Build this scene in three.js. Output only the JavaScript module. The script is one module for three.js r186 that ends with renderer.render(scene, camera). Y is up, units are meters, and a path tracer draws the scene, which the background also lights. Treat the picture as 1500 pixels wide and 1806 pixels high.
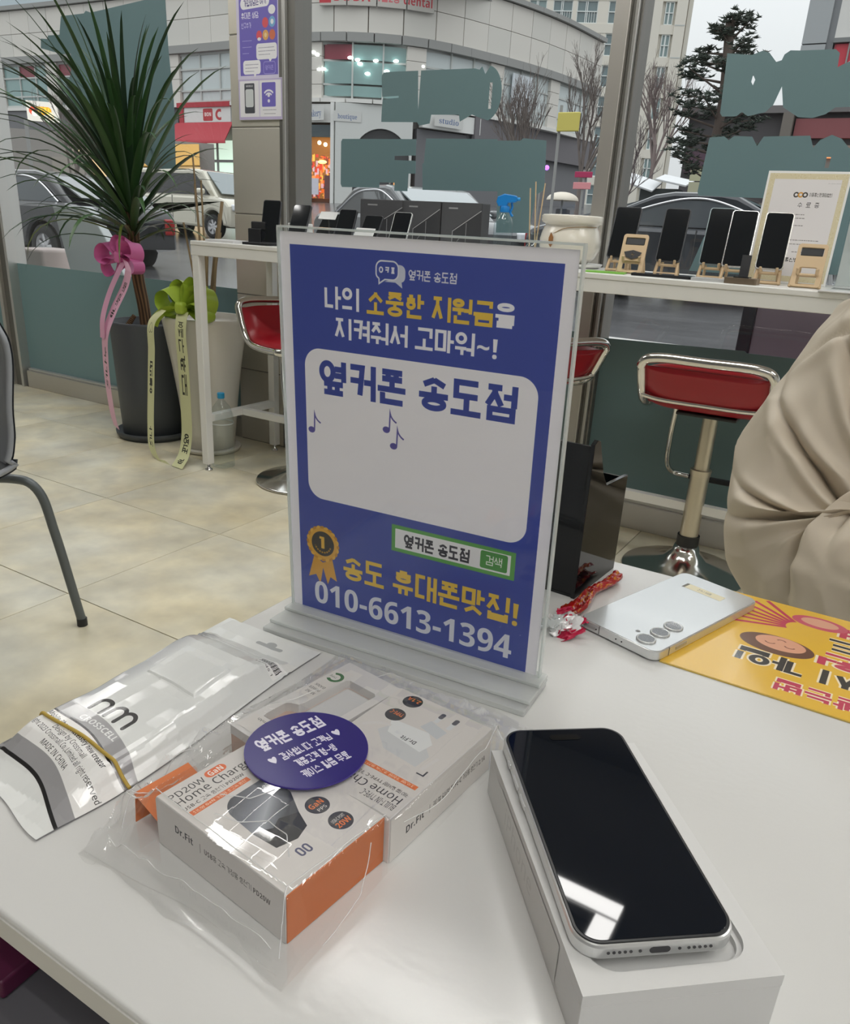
import * as THREE from 'three';
import { RoundedBoxGeometry } from 'three/addons/geometries/RoundedBoxGeometry.js';
import { mergeGeometries, mergeVertices, toCreasedNormals } from 'three/addons/utils/BufferGeometryUtils.js';
import { MarchingCubes } from 'three/addons/objects/MarchingCubes.js';
import { ImprovedNoise } from 'three/addons/math/ImprovedNoise.js';
import { RectAreaLightUniformsLib } from 'three/addons/lights/RectAreaLightUniformsLib.js';

// ---------------------------------------------------------------- camera
const scene = new THREE.Scene();
const FOCAL = 1382.3, PY = 945.24;
const camera = new THREE.PerspectiveCamera(2 * Math.atan(PY / FOCAL) * 180 / Math.PI, 1500 / (2 * PY), 0.02, 400);
camera.position.set(0, 1.043, 0);
camera.rotation.set(-0.37574, 0.5275, 0.05778, 'YXZ');
camera.setViewOffset(1500, 2 * PY, 0, 0, 1500, 1806);
scene.add(camera);

// ---------------------------------------------------------------- overcast sky
const SKY_ZENITH = 2.0;
{
  const W = 128, H = 64, data = new Float32Array(W * H * 4);
  for (let j = 0; j < H; j++) {
    const s = Math.sin(((j + 0.5) / H - 0.5) * Math.PI);
    const l = s > 0 ? SKY_ZENITH * (1 + 2 * s) / 3 : SKY_ZENITH * 0.2;
    for (let i = 0; i < W; i++) data.set([l * 0.975, l * 0.995, l * 1.02, 1], (j * W + i) * 4);
  }
  const t = new THREE.DataTexture(data, W, H, THREE.RGBAFormat, THREE.FloatType);
  t.mapping = THREE.EquirectangularReflectionMapping; t.magFilter = THREE.LinearFilter; t.needsUpdate = true;
  scene.background = t; scene.environment = t;
}
RectAreaLightUniformsLib.init();
const EXPOSURE = 1.0, LAMP = 22.5;

// ---------------------------------------------------------------- helpers
let seedState = 20240117;
const rnd = () => { seedState = (seedState + 0x6d2b79f5) | 0; let t = Math.imul(seedState ^ (seedState >>> 15), 1 | seedState); t = (t + Math.imul(t ^ (t >>> 7), 61 | t)) ^ t; return ((t ^ (t >>> 14)) >>> 0) / 4294967296; };
const rr = (a, b) => a + (b - a) * rnd();
const V = (x, y, z) => new THREE.Vector3(x, y, z);
const V2 = (x, y) => new THREE.Vector2(x, y);
const noise = new ImprovedNoise();
const clamp = (x, a, b) => Math.min(b, Math.max(a, x));
const smooth = (a, b, x) => { const t = clamp((x - a) / (b - a), 0, 1); return t * t * (3 - 2 * t); };
const used = {};
const numbered = (n) => { used[n] = (used[n] ?? -1) + 1; return used[n] ? n + '_' + String(used[n]).padStart(3, '0') : n; };
function mat(color, rough = 0.5, metal = 0, extra = {}) {
  const m = new THREE.MeshPhysicalMaterial({ roughness: rough, metalness: metal, ...extra });
  if (Array.isArray(color)) m.color.setRGB(...color); else m.color.set(color);
  return m;
}
function mesh(name, geo, m, parent = scene, p = [0, 0, 0], r = [0, 0, 0]) {
  const o = new THREE.Mesh(geo, m); o.name = parent === scene ? numbered(name) : name;
  o.position.set(...p); o.rotation.set(...r); parent.add(o); return o;
}
function tag(o, label, category, group) { o.userData.label = label; o.userData.category = category; if (group) o.userData.group = group; return o; }
function thing(name, label, category, p = [0, 0, 0], turn = 0, group) {
  const g = new THREE.Group(); g.name = numbered(name); g.position.set(...p); g.rotation.y = turn; scene.add(g);
  return tag(g, label, category, group);
}
function structure(name, geo, m, parent = scene, p, r) { const o = mesh(name, geo, m, parent, p, r); if (parent === scene) o.userData.kind = 'structure'; return o; }
function sgroup(name) { const g = new THREE.Group(); g.name = name; g.userData.kind = 'structure'; scene.add(g); return g; }
function copyOf(src, label, p, turn = src.rotation.y) {
  const c = src.clone(); c.name = numbered(src.name.replace(/_\d{3}$/, '')); scene.add(c);
  c.userData = { ...src.userData, label }; c.position.set(...p); c.rotation.y = turn; return c;
}
const rbox = (w, h, d, r = 0.002, s = 2) => r > 0 ? new RoundedBoxGeometry(w, h, d, s, Math.min(r, w / 2.01, h / 2.01, d / 2.01)) : new THREE.BoxGeometry(w, h, d);
const _m = new THREE.Matrix4(), _q = new THREE.Quaternion(), _e = new THREE.Euler();
function at(g, p = [0, 0, 0], r = [0, 0, 0], s = [1, 1, 1]) { _m.compose(V(...p), _q.setFromEuler(_e.set(...r)), V(...s)); g.applyMatrix4(_m); return g; }
function merge(list) {
  return mergeGeometries(list.map((g) => { const n = g.index ? g.toNonIndexed() : g.clone(); for (const k of Object.keys(n.attributes)) if (!['position', 'normal', 'uv'].includes(k)) n.deleteAttribute(k);
    if (!n.attributes.uv) n.setAttribute('uv', new THREE.BufferAttribute(new Float32Array(n.attributes.position.count * 2), 2)); return n; }));
}
const bbox = (x0, x1, y0, y1, z0, z1, r = 0) => at(rbox(x1 - x0, y1 - y0, z1 - z0, r), [(x0 + x1) / 2, (y0 + y1) / 2, (z0 + z1) / 2]);
const tube = (pts, r, seg = 24, rad = 10, closed = false) => new THREE.TubeGeometry(new THREE.CatmullRomCurve3(pts.map((q) => V(...q)), closed, 'centripetal'), seg, r, rad, closed);
function rod(a, b, r0, r1 = r0, n = 10) {
  const A = V(...a), B = V(...b), d = B.clone().sub(A), g = new THREE.CylinderGeometry(r1, r0, d.length(), n);
  g.applyQuaternion(_q.setFromUnitVectors(V(0, 1, 0), d.clone().normalize())); g.translate((A.x + B.x) / 2, (A.y + B.y) / 2, (A.z + B.z) / 2); return g;
}
const lathe = (pts, n = 40) => new THREE.LatheGeometry(pts.map((q) => V2(...q)), n);
function ext(pts, depth, bevel = 0, holes = []) {
  const s = pts instanceof THREE.Shape ? pts : new THREE.Shape(pts.map((q) => V2(...q))); for (const h of holes) s.holes.push(h instanceof THREE.Path ? h : new THREE.Path(h.map((q) => V2(...q))));
  return new THREE.ExtrudeGeometry(s, { depth, bevelEnabled: bevel > 0, bevelThickness: bevel, bevelSize: bevel, bevelOffset: -bevel, bevelSegments: 2, curveSegments: 10 });
}
function rrect(w, h, r, T = THREE.Shape, cx = 0, cy = 0) {
  const s = new T(), x = cx - w / 2, y = cy - h / 2; s.moveTo(x + r, y); s.lineTo(x + w - r, y); s.absarc(x + w - r, y + r, r, -Math.PI / 2, 0); s.lineTo(x + w, y + h - r);
  s.absarc(x + w - r, y + h - r, r, 0, Math.PI / 2); s.lineTo(x + r, y + h); s.absarc(x + r, y + h - r, r, Math.PI / 2, Math.PI); s.lineTo(x, y + r); s.absarc(x + r, y + r, r, Math.PI, 1.5 * Math.PI); return s;
}
// grid surface from f(u, v) -> [x, y, z]
function surf(f, nu, nv, closeU = false) {
  const pos = [], uv = [], idx = [], w = nu + 1;
  for (let j = 0; j <= nv; j++) for (let i = 0; i <= nu; i++) { const u = i / nu, v = j / nv; pos.push(...f(closeU && i === nu ? 0 : u, v)); uv.push(u, v); }
  for (let j = 0; j < nv; j++) for (let i = 0; i < nu; i++) { const a = j * w + i; idx.push(a, a + 1, a + w, a + 1, a + w + 1, a + w); }
  const g = new THREE.BufferGeometry(); g.setAttribute('position', new THREE.Float32BufferAttribute(pos, 3)); g.setAttribute('uv', new THREE.Float32BufferAttribute(uv, 2)); g.setIndex(idx); g.computeVertexNormals(); return g;
}
// strip of given width along points with side vectors, with a little thickness
function ribbon(pts, width, side, thick = 0.0006, seg = 40) {
  const c = new THREE.CatmullRomCurve3(pts.map((q) => V(...q))), n = seg, a = surf((u, v) => { const q = c.getPoint(v), s = (typeof side === 'function' ? side(v) : V(...side)).clone().normalize().multiplyScalar((u - 0.5) * width); return [q.x + s.x, q.y + s.y, q.z + s.z]; }, 4, n);
  return shell(a, thick);
}
function shell(g, t) { // thicken an open sheet along its normals
  const p = g.attributes.position, nn = g.attributes.normal, b = g.clone(), q = b.attributes.position, m = b.attributes.normal;
  for (let i = 0; i < p.count; i++) { q.setXYZ(i, p.getX(i) - nn.getX(i) * t, p.getY(i) - nn.getY(i) * t, p.getZ(i) - nn.getZ(i) * t); m.setXYZ(i, -nn.getX(i), -nn.getY(i), -nn.getZ(i)); }
  const ix = Array.from(b.index.array); for (let i = 0; i < ix.length; i += 3) { const k = ix[i]; ix[i] = ix[i + 1]; ix[i + 1] = k; } b.setIndex(ix);
  return merge([g, b]);
}
function noiseTex(size, fn, srgb = false) {
  const d = new Uint8Array(size * size * 4);
  for (let j = 0; j < size; j++) for (let i = 0; i < size; i++) { const c = fn(i / size, j / size); for (let k = 0; k < 3; k++) d[(j * size + i) * 4 + k] = clamp(Math.round((Array.isArray(c) ? c[k] : c) * 255), 0, 255); d[(j * size + i) * 4 + 3] = 255; }
  const t = new THREE.DataTexture(d, size, size); t.wrapS = t.wrapT = THREE.RepeatWrapping; t.magFilter = THREE.LinearFilter; t.minFilter = THREE.LinearMipmapLinearFilter; t.generateMipmaps = true; if (srgb) t.colorSpace = THREE.SRGBColorSpace; t.needsUpdate = true; return t;
}
const tn = (u, v, f, o = 0) => { // tiling noise
  const a = Math.PI * 2; return noise.noise(Math.cos(u * a) * f + o, Math.sin(u * a) * f + Math.cos(v * a) * f * 1.3, Math.sin(v * a) * f + o * 1.7);
};
const fbm = (x, y, z, n = 4) => { let s = 0, a = 0.5; for (let i = 0; i < n; i++) { s += a * noise.noise(x, y, z); x *= 2.03; y *= 2.03; z *= 2.03; a *= 0.5; } return s; };
function canvasTex(w, h, draw) {
  const c = document.createElement('canvas'); c.width = w; c.height = h; draw(c.getContext('2d'), w, h);
  const t = new THREE.CanvasTexture(c); t.colorSpace = THREE.SRGBColorSpace; t.anisotropy = 8; return t;
}
const printMat = (tex, rough = 0.45, extra = {}) => new THREE.MeshPhysicalMaterial({ map: tex, roughness: rough, ...extra });
// a flat print: centre, right and up directions
function print(name, w, h, m, parent, c, right = [1, 0, 0], up = [0, 1, 0]) {
  const o = mesh(name, new THREE.PlaneGeometry(w, h), m, parent), X = V(...right).normalize(), Y = V(...up).normalize(); o.quaternion.setFromRotationMatrix(new THREE.Matrix4().makeBasis(X, Y, X.clone().cross(Y))); o.position.set(...c); return o;
}

// ---------------------------------------------------------------- Hangul lettering drawn as strokes
const LEAD = 'ㄱㄲㄴㄷㄸㄹㅁㅂㅃㅅㅆㅇㅈㅉㅊㅋㅌㅍㅎ', VOW = 'ㅏㅐㅑㅒㅓㅔㅕㅖㅗㅘㅙㅚㅛㅜㅝㅞㅟㅠㅡㅢㅣ', TAIL = ' ㄱㄲ-ㄴ--ㄷㄹ-------ㅁㅂ-ㅅㅆㅇㅈㅊㅋㅌㅍㅎ';
const JAMO = {
  ㄱ: [[0, 0, 1, 0, 1, 1]], ㄴ: [[0, 0, 0, 1, 1, 1]], ㄷ: [[1, 0, 0, 0, 0, 1, 1, 1]], ㄹ: [[0, 0, 1, 0, 1, 0.5, 0, 0.5, 0, 1, 1, 1]], ㅁ: [[0, 0, 1, 0, 1, 1, 0, 1, 0, 0, 0.3, 0]],
  ㅂ: [[0, 0, 0, 1, 1, 1, 1, 0], [0, 0.48, 1, 0.48]], ㅅ: [[0.5, 0, 0.5, 0.25, 0, 1], [0.5, 0, 0.5, 0.25, 1, 1]], ㅇ: ['o', 0.5, 0.5, 0.5, 0.5], ㅈ: [[0, 0, 1, 0], [0.5, 0, 0.5, 0.3, 0, 1], [0.5, 0.3, 1, 1]],
  ㅊ: [[0.35, -0.05, 0.65, -0.05], [0, 0.25, 1, 0.25], [0.5, 0.25, 0, 1], [0.5, 0.45, 1, 1]], ㅋ: [[0, 0, 1, 0, 0.8, 1], [0, 0.48, 0.95, 0.48]], ㅌ: [[1, 0, 0, 0, 0, 1, 1, 1], [0, 0.5, 1, 0.5]],
  ㅍ: [[0, 0, 1, 0], [0, 1, 1, 1], [0.3, 0, 0.3, 1], [0.7, 0, 0.7, 1]], ㅎ: [[0.25, -0.05, 0.75, -0.05], [0, 0.24, 1, 0.24], 'o', 0.5, 0.72, 0.4, 0.28],
};
for (const [d, s] of [['ㄲ', 'ㄱ'], ['ㄸ', 'ㄷ'], ['ㅃ', 'ㅂ'], ['ㅆ', 'ㅅ'], ['ㅉ', 'ㅈ']]) JAMO[d] = [...JAMO[s].map((l) => l.map((q, i) => (i % 2 ? q : q * 0.42))), ...JAMO[s].map((l) => l.map((q, i) => (i % 2 ? q : q * 0.42 + 0.58)))];
function stroke(ctx, list, x, y, w, h) {
  for (let i = 0; i < list.length; i++) {
    const l = list[i];
    if (l === 'o') { ctx.beginPath(); ctx.ellipse(x + list[i + 1] * w, y + list[i + 2] * h, Math.max(0.5, list[i + 3] * w), Math.max(0.5, list[i + 4] * h), 0, 0, 7); ctx.stroke(); i += 4; continue; }
    ctx.beginPath(); for (let k = 0; k < l.length; k += 2) ctx[k ? 'lineTo' : 'moveTo'](x + l[k] * w, y + l[k + 1] * h); ctx.stroke();
  }
}
function syllable(ctx, ch, x, y, w, h, t) {
  const c = ch.charCodeAt(0) - 0xac00, L = LEAD[Math.floor(c / 588)], vi = Math.floor((c % 588) / 28), T = TAIL[c % 28], m = t / 2;
  x += m; y += m; w -= t; h -= t;
  const vname = VOW[vi], mh = T !== ' ' ? h * 0.58 : h;
  const combo = { ㅘ: 'ㅗㅏ', ㅙ: 'ㅗㅐ', ㅚ: 'ㅗㅣ', ㅝ: 'ㅜㅓ', ㅞ: 'ㅜㅔ', ㅟ: 'ㅜㅣ', ㅢ: 'ㅡㅣ' }[vname];
  const hz = combo ? combo[0] : 'ㅗㅛㅜㅠㅡ'.includes(vname) ? vname : '', vt = combo ? combo[1] : hz ? '' : vname;
  const right = vt ? ('ㅐㅒㅔㅖ'.includes(vt) ? 0.58 : 0.66) : 1;
  ctx.lineWidth = t; ctx.lineJoin = 'miter'; ctx.lineCap = 'butt'; ctx.miterLimit = 3;
  const lw = vt ? (right - 0.14) * w : 0.84 * w, lx = x + (vt ? 0 : 0.08 * w), lh = hz ? mh * 0.5 - m * 0.6 : mh, top = 'ㅊㅎ'.includes(L) ? 0.06 * h : 0;
  stroke(ctx, JAMO[L], lx, y + top, lw, lh - top - (vt && !hz && T === ' ' ? h * 0.06 : 0));
  if (hz) {
    const hw = vt ? right * w + m * 0.2 : w, by = hz === 'ㅗ' || hz === 'ㅛ' ? y + mh : hz === 'ㅡ' ? y + mh * 0.93 : y + mh * 0.74;
    stroke(ctx, [[0, 0, 1, 0]], x - m, by, hw + m * 1.6 - (vt ? m * 1.4 : 0), 1);
    const ticks = hz === 'ㅛ' || hz === 'ㅠ' ? [0.32, 0.68] : hz === 'ㅡ' ? [] : [0.5], up = hz === 'ㅗ' || hz === 'ㅛ';
    for (const k of ticks) stroke(ctx, [[0, 0, 0, 1]], x + k * hw, up ? y + lh + m * 0.4 : by, 1, up ? by - (y + lh) : y + mh * 1.0 + m - by);
  }
  if (vt) {
    const vx = x + right * w, x2 = x + w, vb = y + mh + m * (T !== ' ' ? 0.2 : 1), bar = (q) => stroke(ctx, [[0, 0, 0, 1]], q, y - m, 1, vb - y + m), tick = (q, k) => stroke(ctx, [[0, 0, 1, 0]], q, y + mh * k, (x2 - vx) * 0.9 + m, 1), lt = (q, k, len) => stroke(ctx, [[0, 0, 1, 0]], q - len, y + mh * k, len, 1);
    const g = (x2 - vx);
    if (vt === 'ㅣ') bar(x2);
    else if (vt === 'ㅏ' || vt === 'ㅑ') { bar(vx + g * 0.35); for (const k of vt === 'ㅏ' ? [0.48] : [0.3, 0.66]) stroke(ctx, [[0, 0, 1, 0]], vx + g * 0.35, y + mh * k, g * 0.65 + m, 1); }
    else if (vt === 'ㅓ' || vt === 'ㅕ') { bar(x2); for (const k of combo ? [0.78] : vt === 'ㅓ' ? [0.48] : [0.3, 0.68]) lt(x2, k, g + 0.06 * w); }
    else if (vt === 'ㅐ' || vt === 'ㅒ') { bar(vx + g * 0.2); bar(x2); for (const k of vt === 'ㅐ' ? [0.48] : [0.3, 0.66]) stroke(ctx, [[0, 0, 1, 0]], vx + g * 0.2, y + mh * k, g * 0.8, 1); }
    else { bar(vx + g * 0.35); bar(x2); for (const k of vt === 'ㅔ' ? [0.48] : [0.3, 0.66]) lt(vx + g * 0.35, k, g * 0.5); }
  }
  if (T !== ' ' && JAMO[T]) { const ty = y + h * 0.7, tt = 'ㅊㅎ'.includes(T) ? 0.04 * h : 0; stroke(ctx, JAMO[T], x + (T === 'ㅇ' ? 0.12 : 0.1) * w, ty + tt, (T === 'ㅇ' ? 0.78 : 0.86) * w, h * 0.3 - tt); }
}
// text with top-left x, y, glyph height h; fit = total width
function ktext(ctx, str, x, y, h, color, { fit = 0, weight = 0.13, wide = 0.9, gap = 0.06, space = 0.3, outline = null } = {}) {
  const font = (q) => `bold ${q}px sans-serif`; ctx.save(); ctx.font = font(h * 1.18);
  const widths = [...str].map((c) => (c >= '가' && c <= '힣' ? (wide + gap) * h : c >= 'ㄱ' && c <= 'ㅎ' ? (wide * 0.75 + gap * 2) * h : c === ' ' ? space * h : ctx.measureText(c).width + gap * h * 0.6));
  const total = widths.reduce((a, b) => a + b, 0) - gap * h; ctx.translate(x, y); if (fit) ctx.scale(fit / total, 1);
  for (const pass of outline ? [1, 0] : [0]) {
    let cx = 0; ctx.fillStyle = ctx.strokeStyle = pass ? outline : color; const add = pass ? h * 0.12 : 0;
    [...str].forEach((c, i) => {
      if (c >= '가' && c <= '힣') { if (pass) { ctx.save(); ctx.translate(cx, 0); const s = weight * h; syllableAt(ctx, c, wide * h, h, s, s + add); ctx.restore(); } else syllable(ctx, c, cx, 0, wide * h, h, weight * h); }
      else if (c >= 'ㄱ' && c <= 'ㅎ') { const t = weight * h; ctx.lineWidth = t; stroke(ctx, JAMO[c], cx + t, t, wide * 0.75 * h - t, h - 2 * t); }
      else if (c !== ' ') { if (pass) { ctx.lineWidth = add * 1.4; ctx.lineJoin = 'round'; ctx.strokeText(c, cx, h * 0.97); } else ctx.fillText(c, cx, h * 0.97); }
      cx += widths[i];
    });
  }
  ctx.restore(); return total;
}
function syllableAt(ctx, c, w, h, t, lw) { const p = Object.getOwnPropertyDescriptor(ctx, 'lineWidth'); const o = { lw }; const fake = new Proxy(ctx, { get: (q, k) => { const v = q[k]; return typeof v === 'function' ? v.bind(q) : v; }, set: (q, k, v) => { q[k] = k === 'lineWidth' ? o.lw : v; return true; } }); syllable(fake, c, 0, 0, w, h, t); }
function ltext(ctx, str, x, y, px, color, { bold = false, fit = 0, align = 'left', font = 'sans-serif' } = {}) {
  ctx.save(); ctx.font = `${bold ? 'bold ' : ''}${px}px ${font}`; ctx.fillStyle = color; const w = ctx.measureText(str).width, s = fit ? fit / w : 1; ctx.translate(x, y); ctx.scale(s, 1); ctx.fillText(str, align === 'center' ? -w / 2 : align === 'right' ? -w : 0, 0); ctx.restore();
}
function rpath(ctx, x, y, w, h, r) { ctx.beginPath(); ctx.moveTo(x + r, y); ctx.arcTo(x + w, y, x + w, y + h, r); ctx.arcTo(x + w, y + h, x, y + h, r); ctx.arcTo(x, y + h, x, y, r); ctx.arcTo(x, y, x + w, y, r); ctx.closePath(); }
const disc = (ctx, x, y, rx, c, ry = rx) => { ctx.fillStyle = c; ctx.beginPath(); ctx.ellipse(x, y, rx, ry, 0, 0, 7); ctx.fill(); };
const dashes = (ctx, x, y, w, n, gap, h, c) => { ctx.fillStyle = c; for (let i = 0; i < n; i++) for (let q = 0; q < w * (i % 3 === 2 ? 0.7 : 1);) { const l = 3 + rnd() * h * 3; ctx.fillRect(x + q, y + i * gap, l, h); q += l + h * 0.6; } };
// ---------------------------------------------------------------- materials of the room
const steel = mat([0.56, 0.54, 0.5], 0.36, 0.7), steelDark = mat([0.2, 0.195, 0.18], 0.45, 0.6), chrome = mat([0.82, 0.82, 0.82], 0.08, 1), whitePaint = mat([0.78, 0.78, 0.75], 0.35), plasterWhite = mat([0.8, 0.8, 0.78], 0.9);
const glassPane = new THREE.MeshPhysicalMaterial({ color: new THREE.Color(0.95, 0.98, 0.97), roughness: 0, transmission: 1, thickness: 0, ior: 1.5 });
const filmMat = mat([0.19, 0.315, 0.335], 0.4), decalMat = mat([0.135, 0.22, 0.235], 0.5);
const black = mat([0.012, 0.013, 0.015], 0.35), white = mat([0.82, 0.82, 0.8], 0.4), darkGrey = mat([0.05, 0.052, 0.058], 0.5);
const screenGlass = mat([0.003, 0.005, 0.01], 0.025, 0, { specularIntensity: 0.7 }), alu = mat([0.72, 0.73, 0.73], 0.28, 0.7);
const stoneMaps = [0, 1, 2].map((k) => noiseTex(256, (u, v) => {
  const a = fbm(u * 3 + k * 9.1, v * 3, k * 3.3, 5), b = fbm(u * 12 + 5, v * 12 + k, 7.7, 3), s = 1 + a * 0.22 + b * 0.05, w = fbm(u * 2 + 3 * k, v * 2 + 8, 2.2, 3) * 0.09;
  return [0.88 * s + w * 0.5, 0.855 * s, 0.765 * s - w];
}, true));
const stone = stoneMaps.map((t) => new THREE.MeshPhysicalMaterial({ map: t, roughness: 0.34 }));
const Z_WIN = -2.9, ROOM = { x0: -6.2, x1: 3.2, z1: 2.9, top: 2.62 };

// ---------------------------------------------------------------- floor of square stone tiles
const floor = structure('floor', bbox(ROOM.x0 - 0.15, ROOM.x1 + 0.15, -0.16, -0.005, Z_WIN - 0.2, ROOM.z1 + 0.15), mat([0.27, 0.24, 0.2], 0.9));
{
  const full = rbox(0.5972, 0.012, 0.5972, 0.0012, 1), short = rbox(0.5972, 0.012, 0.42, 0.0012, 1);
  for (const g of [full, short]) { const p = g.attributes.position, u = g.attributes.uv; for (let i = 0; i < p.count; i++) u.setXY(i, p.getX(i) / 0.6 + 0.5, p.getZ(i) / 0.6 + 0.5); }
  for (let i = -7; i < 8; i++) for (let j = -2; j < 8; j++) {
    const x = -1.907 + (i + 0.5) * 0.6, z = -1.838 + (j + 0.5) * 0.6, first = j === -2;
    const t = mesh('tile', first ? short : full, stone[Math.floor(rnd() * 3)], floor, [x, -0.006 + rr(-0.0003, 0.0003), first ? -2.438 - 0.21 - 0.001 : z]); if (!first) t.rotation.y = Math.floor(rnd() * 4) * Math.PI / 2;
  }
}
structure('ceiling', bbox(ROOM.x0 - 0.15, ROOM.x1 + 0.15, ROOM.top, ROOM.top + 0.15, Z_WIN - 0.3, ROOM.z1 + 0.15), mat([0.5, 0.5, 0.5], 0.9));
structure('wall_left', bbox(ROOM.x0 - 0.15, ROOM.x0, 0, ROOM.top, Z_WIN - 0.1, ROOM.z1), mat([0.6, 0.6, 0.6], 0.8));
structure('wall_right', bbox(ROOM.x1, ROOM.x1 + 0.15, 0, ROOM.top, Z_WIN - 0.1, ROOM.z1), mat([0.6, 0.6, 0.6], 0.8));
structure('wall_back', bbox(ROOM.x0 - 0.15, ROOM.x1 + 0.15, 0, ROOM.top, ROOM.z1, ROOM.z1 + 0.15), mat([0.3, 0.3, 0.33], 0.8));
structure('wall_front', bbox(ROOM.x0, ROOM.x1, 2.44, ROOM.top, Z_WIN - 0.08, Z_WIN + 0.06), steel);
structure('baseboard_front', bbox(-4.53, -2.765, 0, 0.1, Z_WIN - 0.06, Z_WIN + 0.045, 0.004), steel);
structure('trim_1', merge([bbox(-4.53, -2.765, 0.1, 0.112, Z_WIN - 0.03, Z_WIN + 0.03, 0.002), bbox(-2.4, -0.975, 0.1, 0.112, Z_WIN - 0.03, Z_WIN + 0.03, 0.002), bbox(-0.975, ROOM.x1, 0.1, 0.112, Z_WIN - 0.03, Z_WIN + 0.03, 0.002)]), mat([0.6, 0.6, 0.58], 0.35, 0.5));
structure('baseboard_right', bbox(-2.4, ROOM.x1, 0, 0.1, Z_WIN - 0.06, Z_WIN + 0.045, 0.004), mat([0.62, 0.6, 0.55], 0.45));
structure('baseboard_left', bbox(ROOM.x0, -4.68, 0, 0.1, Z_WIN - 0.06, Z_WIN + 0.045, 0.004), steel);

// column clad in brushed sheets, one above the other
const column = structure('column', bbox(-2.762, -2.493, 0, 2.44, Z_WIN - 0.06, Z_WIN + 0.047), mat([0.25, 0.24, 0.22], 0.5));
for (let k = 0; k < 7; k++) mesh('panel', bbox(-2.765, -2.49, 0.004 + k * 0.35, 0.35 + k * 0.35 - 0.0015, Z_WIN - 0.062, Z_WIN + 0.05, 0.002), mat([0.66 + (k % 3) * 0.012, 0.63 + (k % 3) * 0.01, 0.56], 0.4, 0.45), column);
// posts: [x0, x1, front z, name]
const post = (n, x0, x1, parts) => { const g = sgroup(n); for (const [nm, a, b, z0, z1, m] of parts) mesh(nm, bbox(x0 + a, x0 + b, 0, 2.44, z0, z1, 0.003), m, g); return g; };
post('trim_2', -2.487, 0, [['frame', 0, 0.03, -2.96, -2.846, steelDark], ['frame', 0.03, 0.046, -2.96, -2.83, mat([0.6, 0.6, 0.58], 0.3, 0.7)], ['frame', 0.046, 0.084, -2.96, -2.85, steelDark]]);
post('trim_3', -1.06, 0, [['frame', 0, 0.052, -2.97, -2.84, steel], ['frame', 0.052, 0.068, -2.96, -2.862, steelDark], ['frame', 0.068, 0.08, -2.96, -2.845, mat([0.5, 0.5, 0.48], 0.3, 0.7)], ['frame', 0.08, 0.09, -2.96, -2.862, steelDark]]);
post('trim_4', -4.68, 0, [['frame', 0, 0.03, -2.96, -2.84, steel], ['frame', 0.03, 0.108, -2.96, -2.86, steelDark], ['frame', 0.108, 0.13, -2.96, -2.84, mat([0.56, 0.56, 0.54], 0.3, 0.7)]]);

// windows: pane, matt film along the bottom, backs of the lettering stuck on the glass
function makeWindow(n, x0, x1, film, decals = []) {
  const g = sgroup('window_' + n), w = x1 - x0;
  mesh('glass', new THREE.PlaneGeometry(w, 2.34), glassPane, g, [(x0 + x1) / 2, 0.1 + 1.17, Z_WIN]);
  if (film) mesh('film', bbox(x0, x1, 0.112, film, Z_WIN + 0.002, Z_WIN + 0.0035), filmMat, g);
  for (const [pts, holes = []] of decals) mesh('decal', ext(pts, 0.0016, 0, holes), decalMat, g, [0, 0, Z_WIN + 0.003]);
}
const hole = (x, y, w, h) => [[x - w / 2, y - h / 2], [x + w / 2, y - h / 2], [x + w / 2, y + h / 2], [x - w / 2, y + h / 2]];
const arc = (cx, cy, r, a0, a1, n = 8, ry = r) => Array.from({ length: n + 1 }, (_, i) => [cx + r * Math.cos(a0 + (a1 - a0) * i / n), cy + ry * Math.sin(a0 + (a1 - a0) * i / n)]);
makeWindow(1, -4.55, -2.765, 0.715, [
  [[[-3.925, 1.905], [-3.75, 1.905], [-3.735, 1.915], [-3.7, 1.905], [-3.3, 1.93], [-3.27, 1.96], [-3.25, 1.935], [-3.22, 1.99], [-3.19, 1.97], [-3.186, 1.723], [-3.17, 1.517], [-3.182, 1.235], [-3.351, 1.23], [-3.56, 1.345], [-3.83, 1.44], [-3.93, 1.53], [-3.935, 1.6], [-3.89, 1.66], [-3.876, 1.744], [-3.95, 1.745], [-4.108, 1.778], [-4.1, 1.82], [-4.05, 1.815], [-4.04, 1.83], [-3.95, 1.828]]]]);
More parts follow.
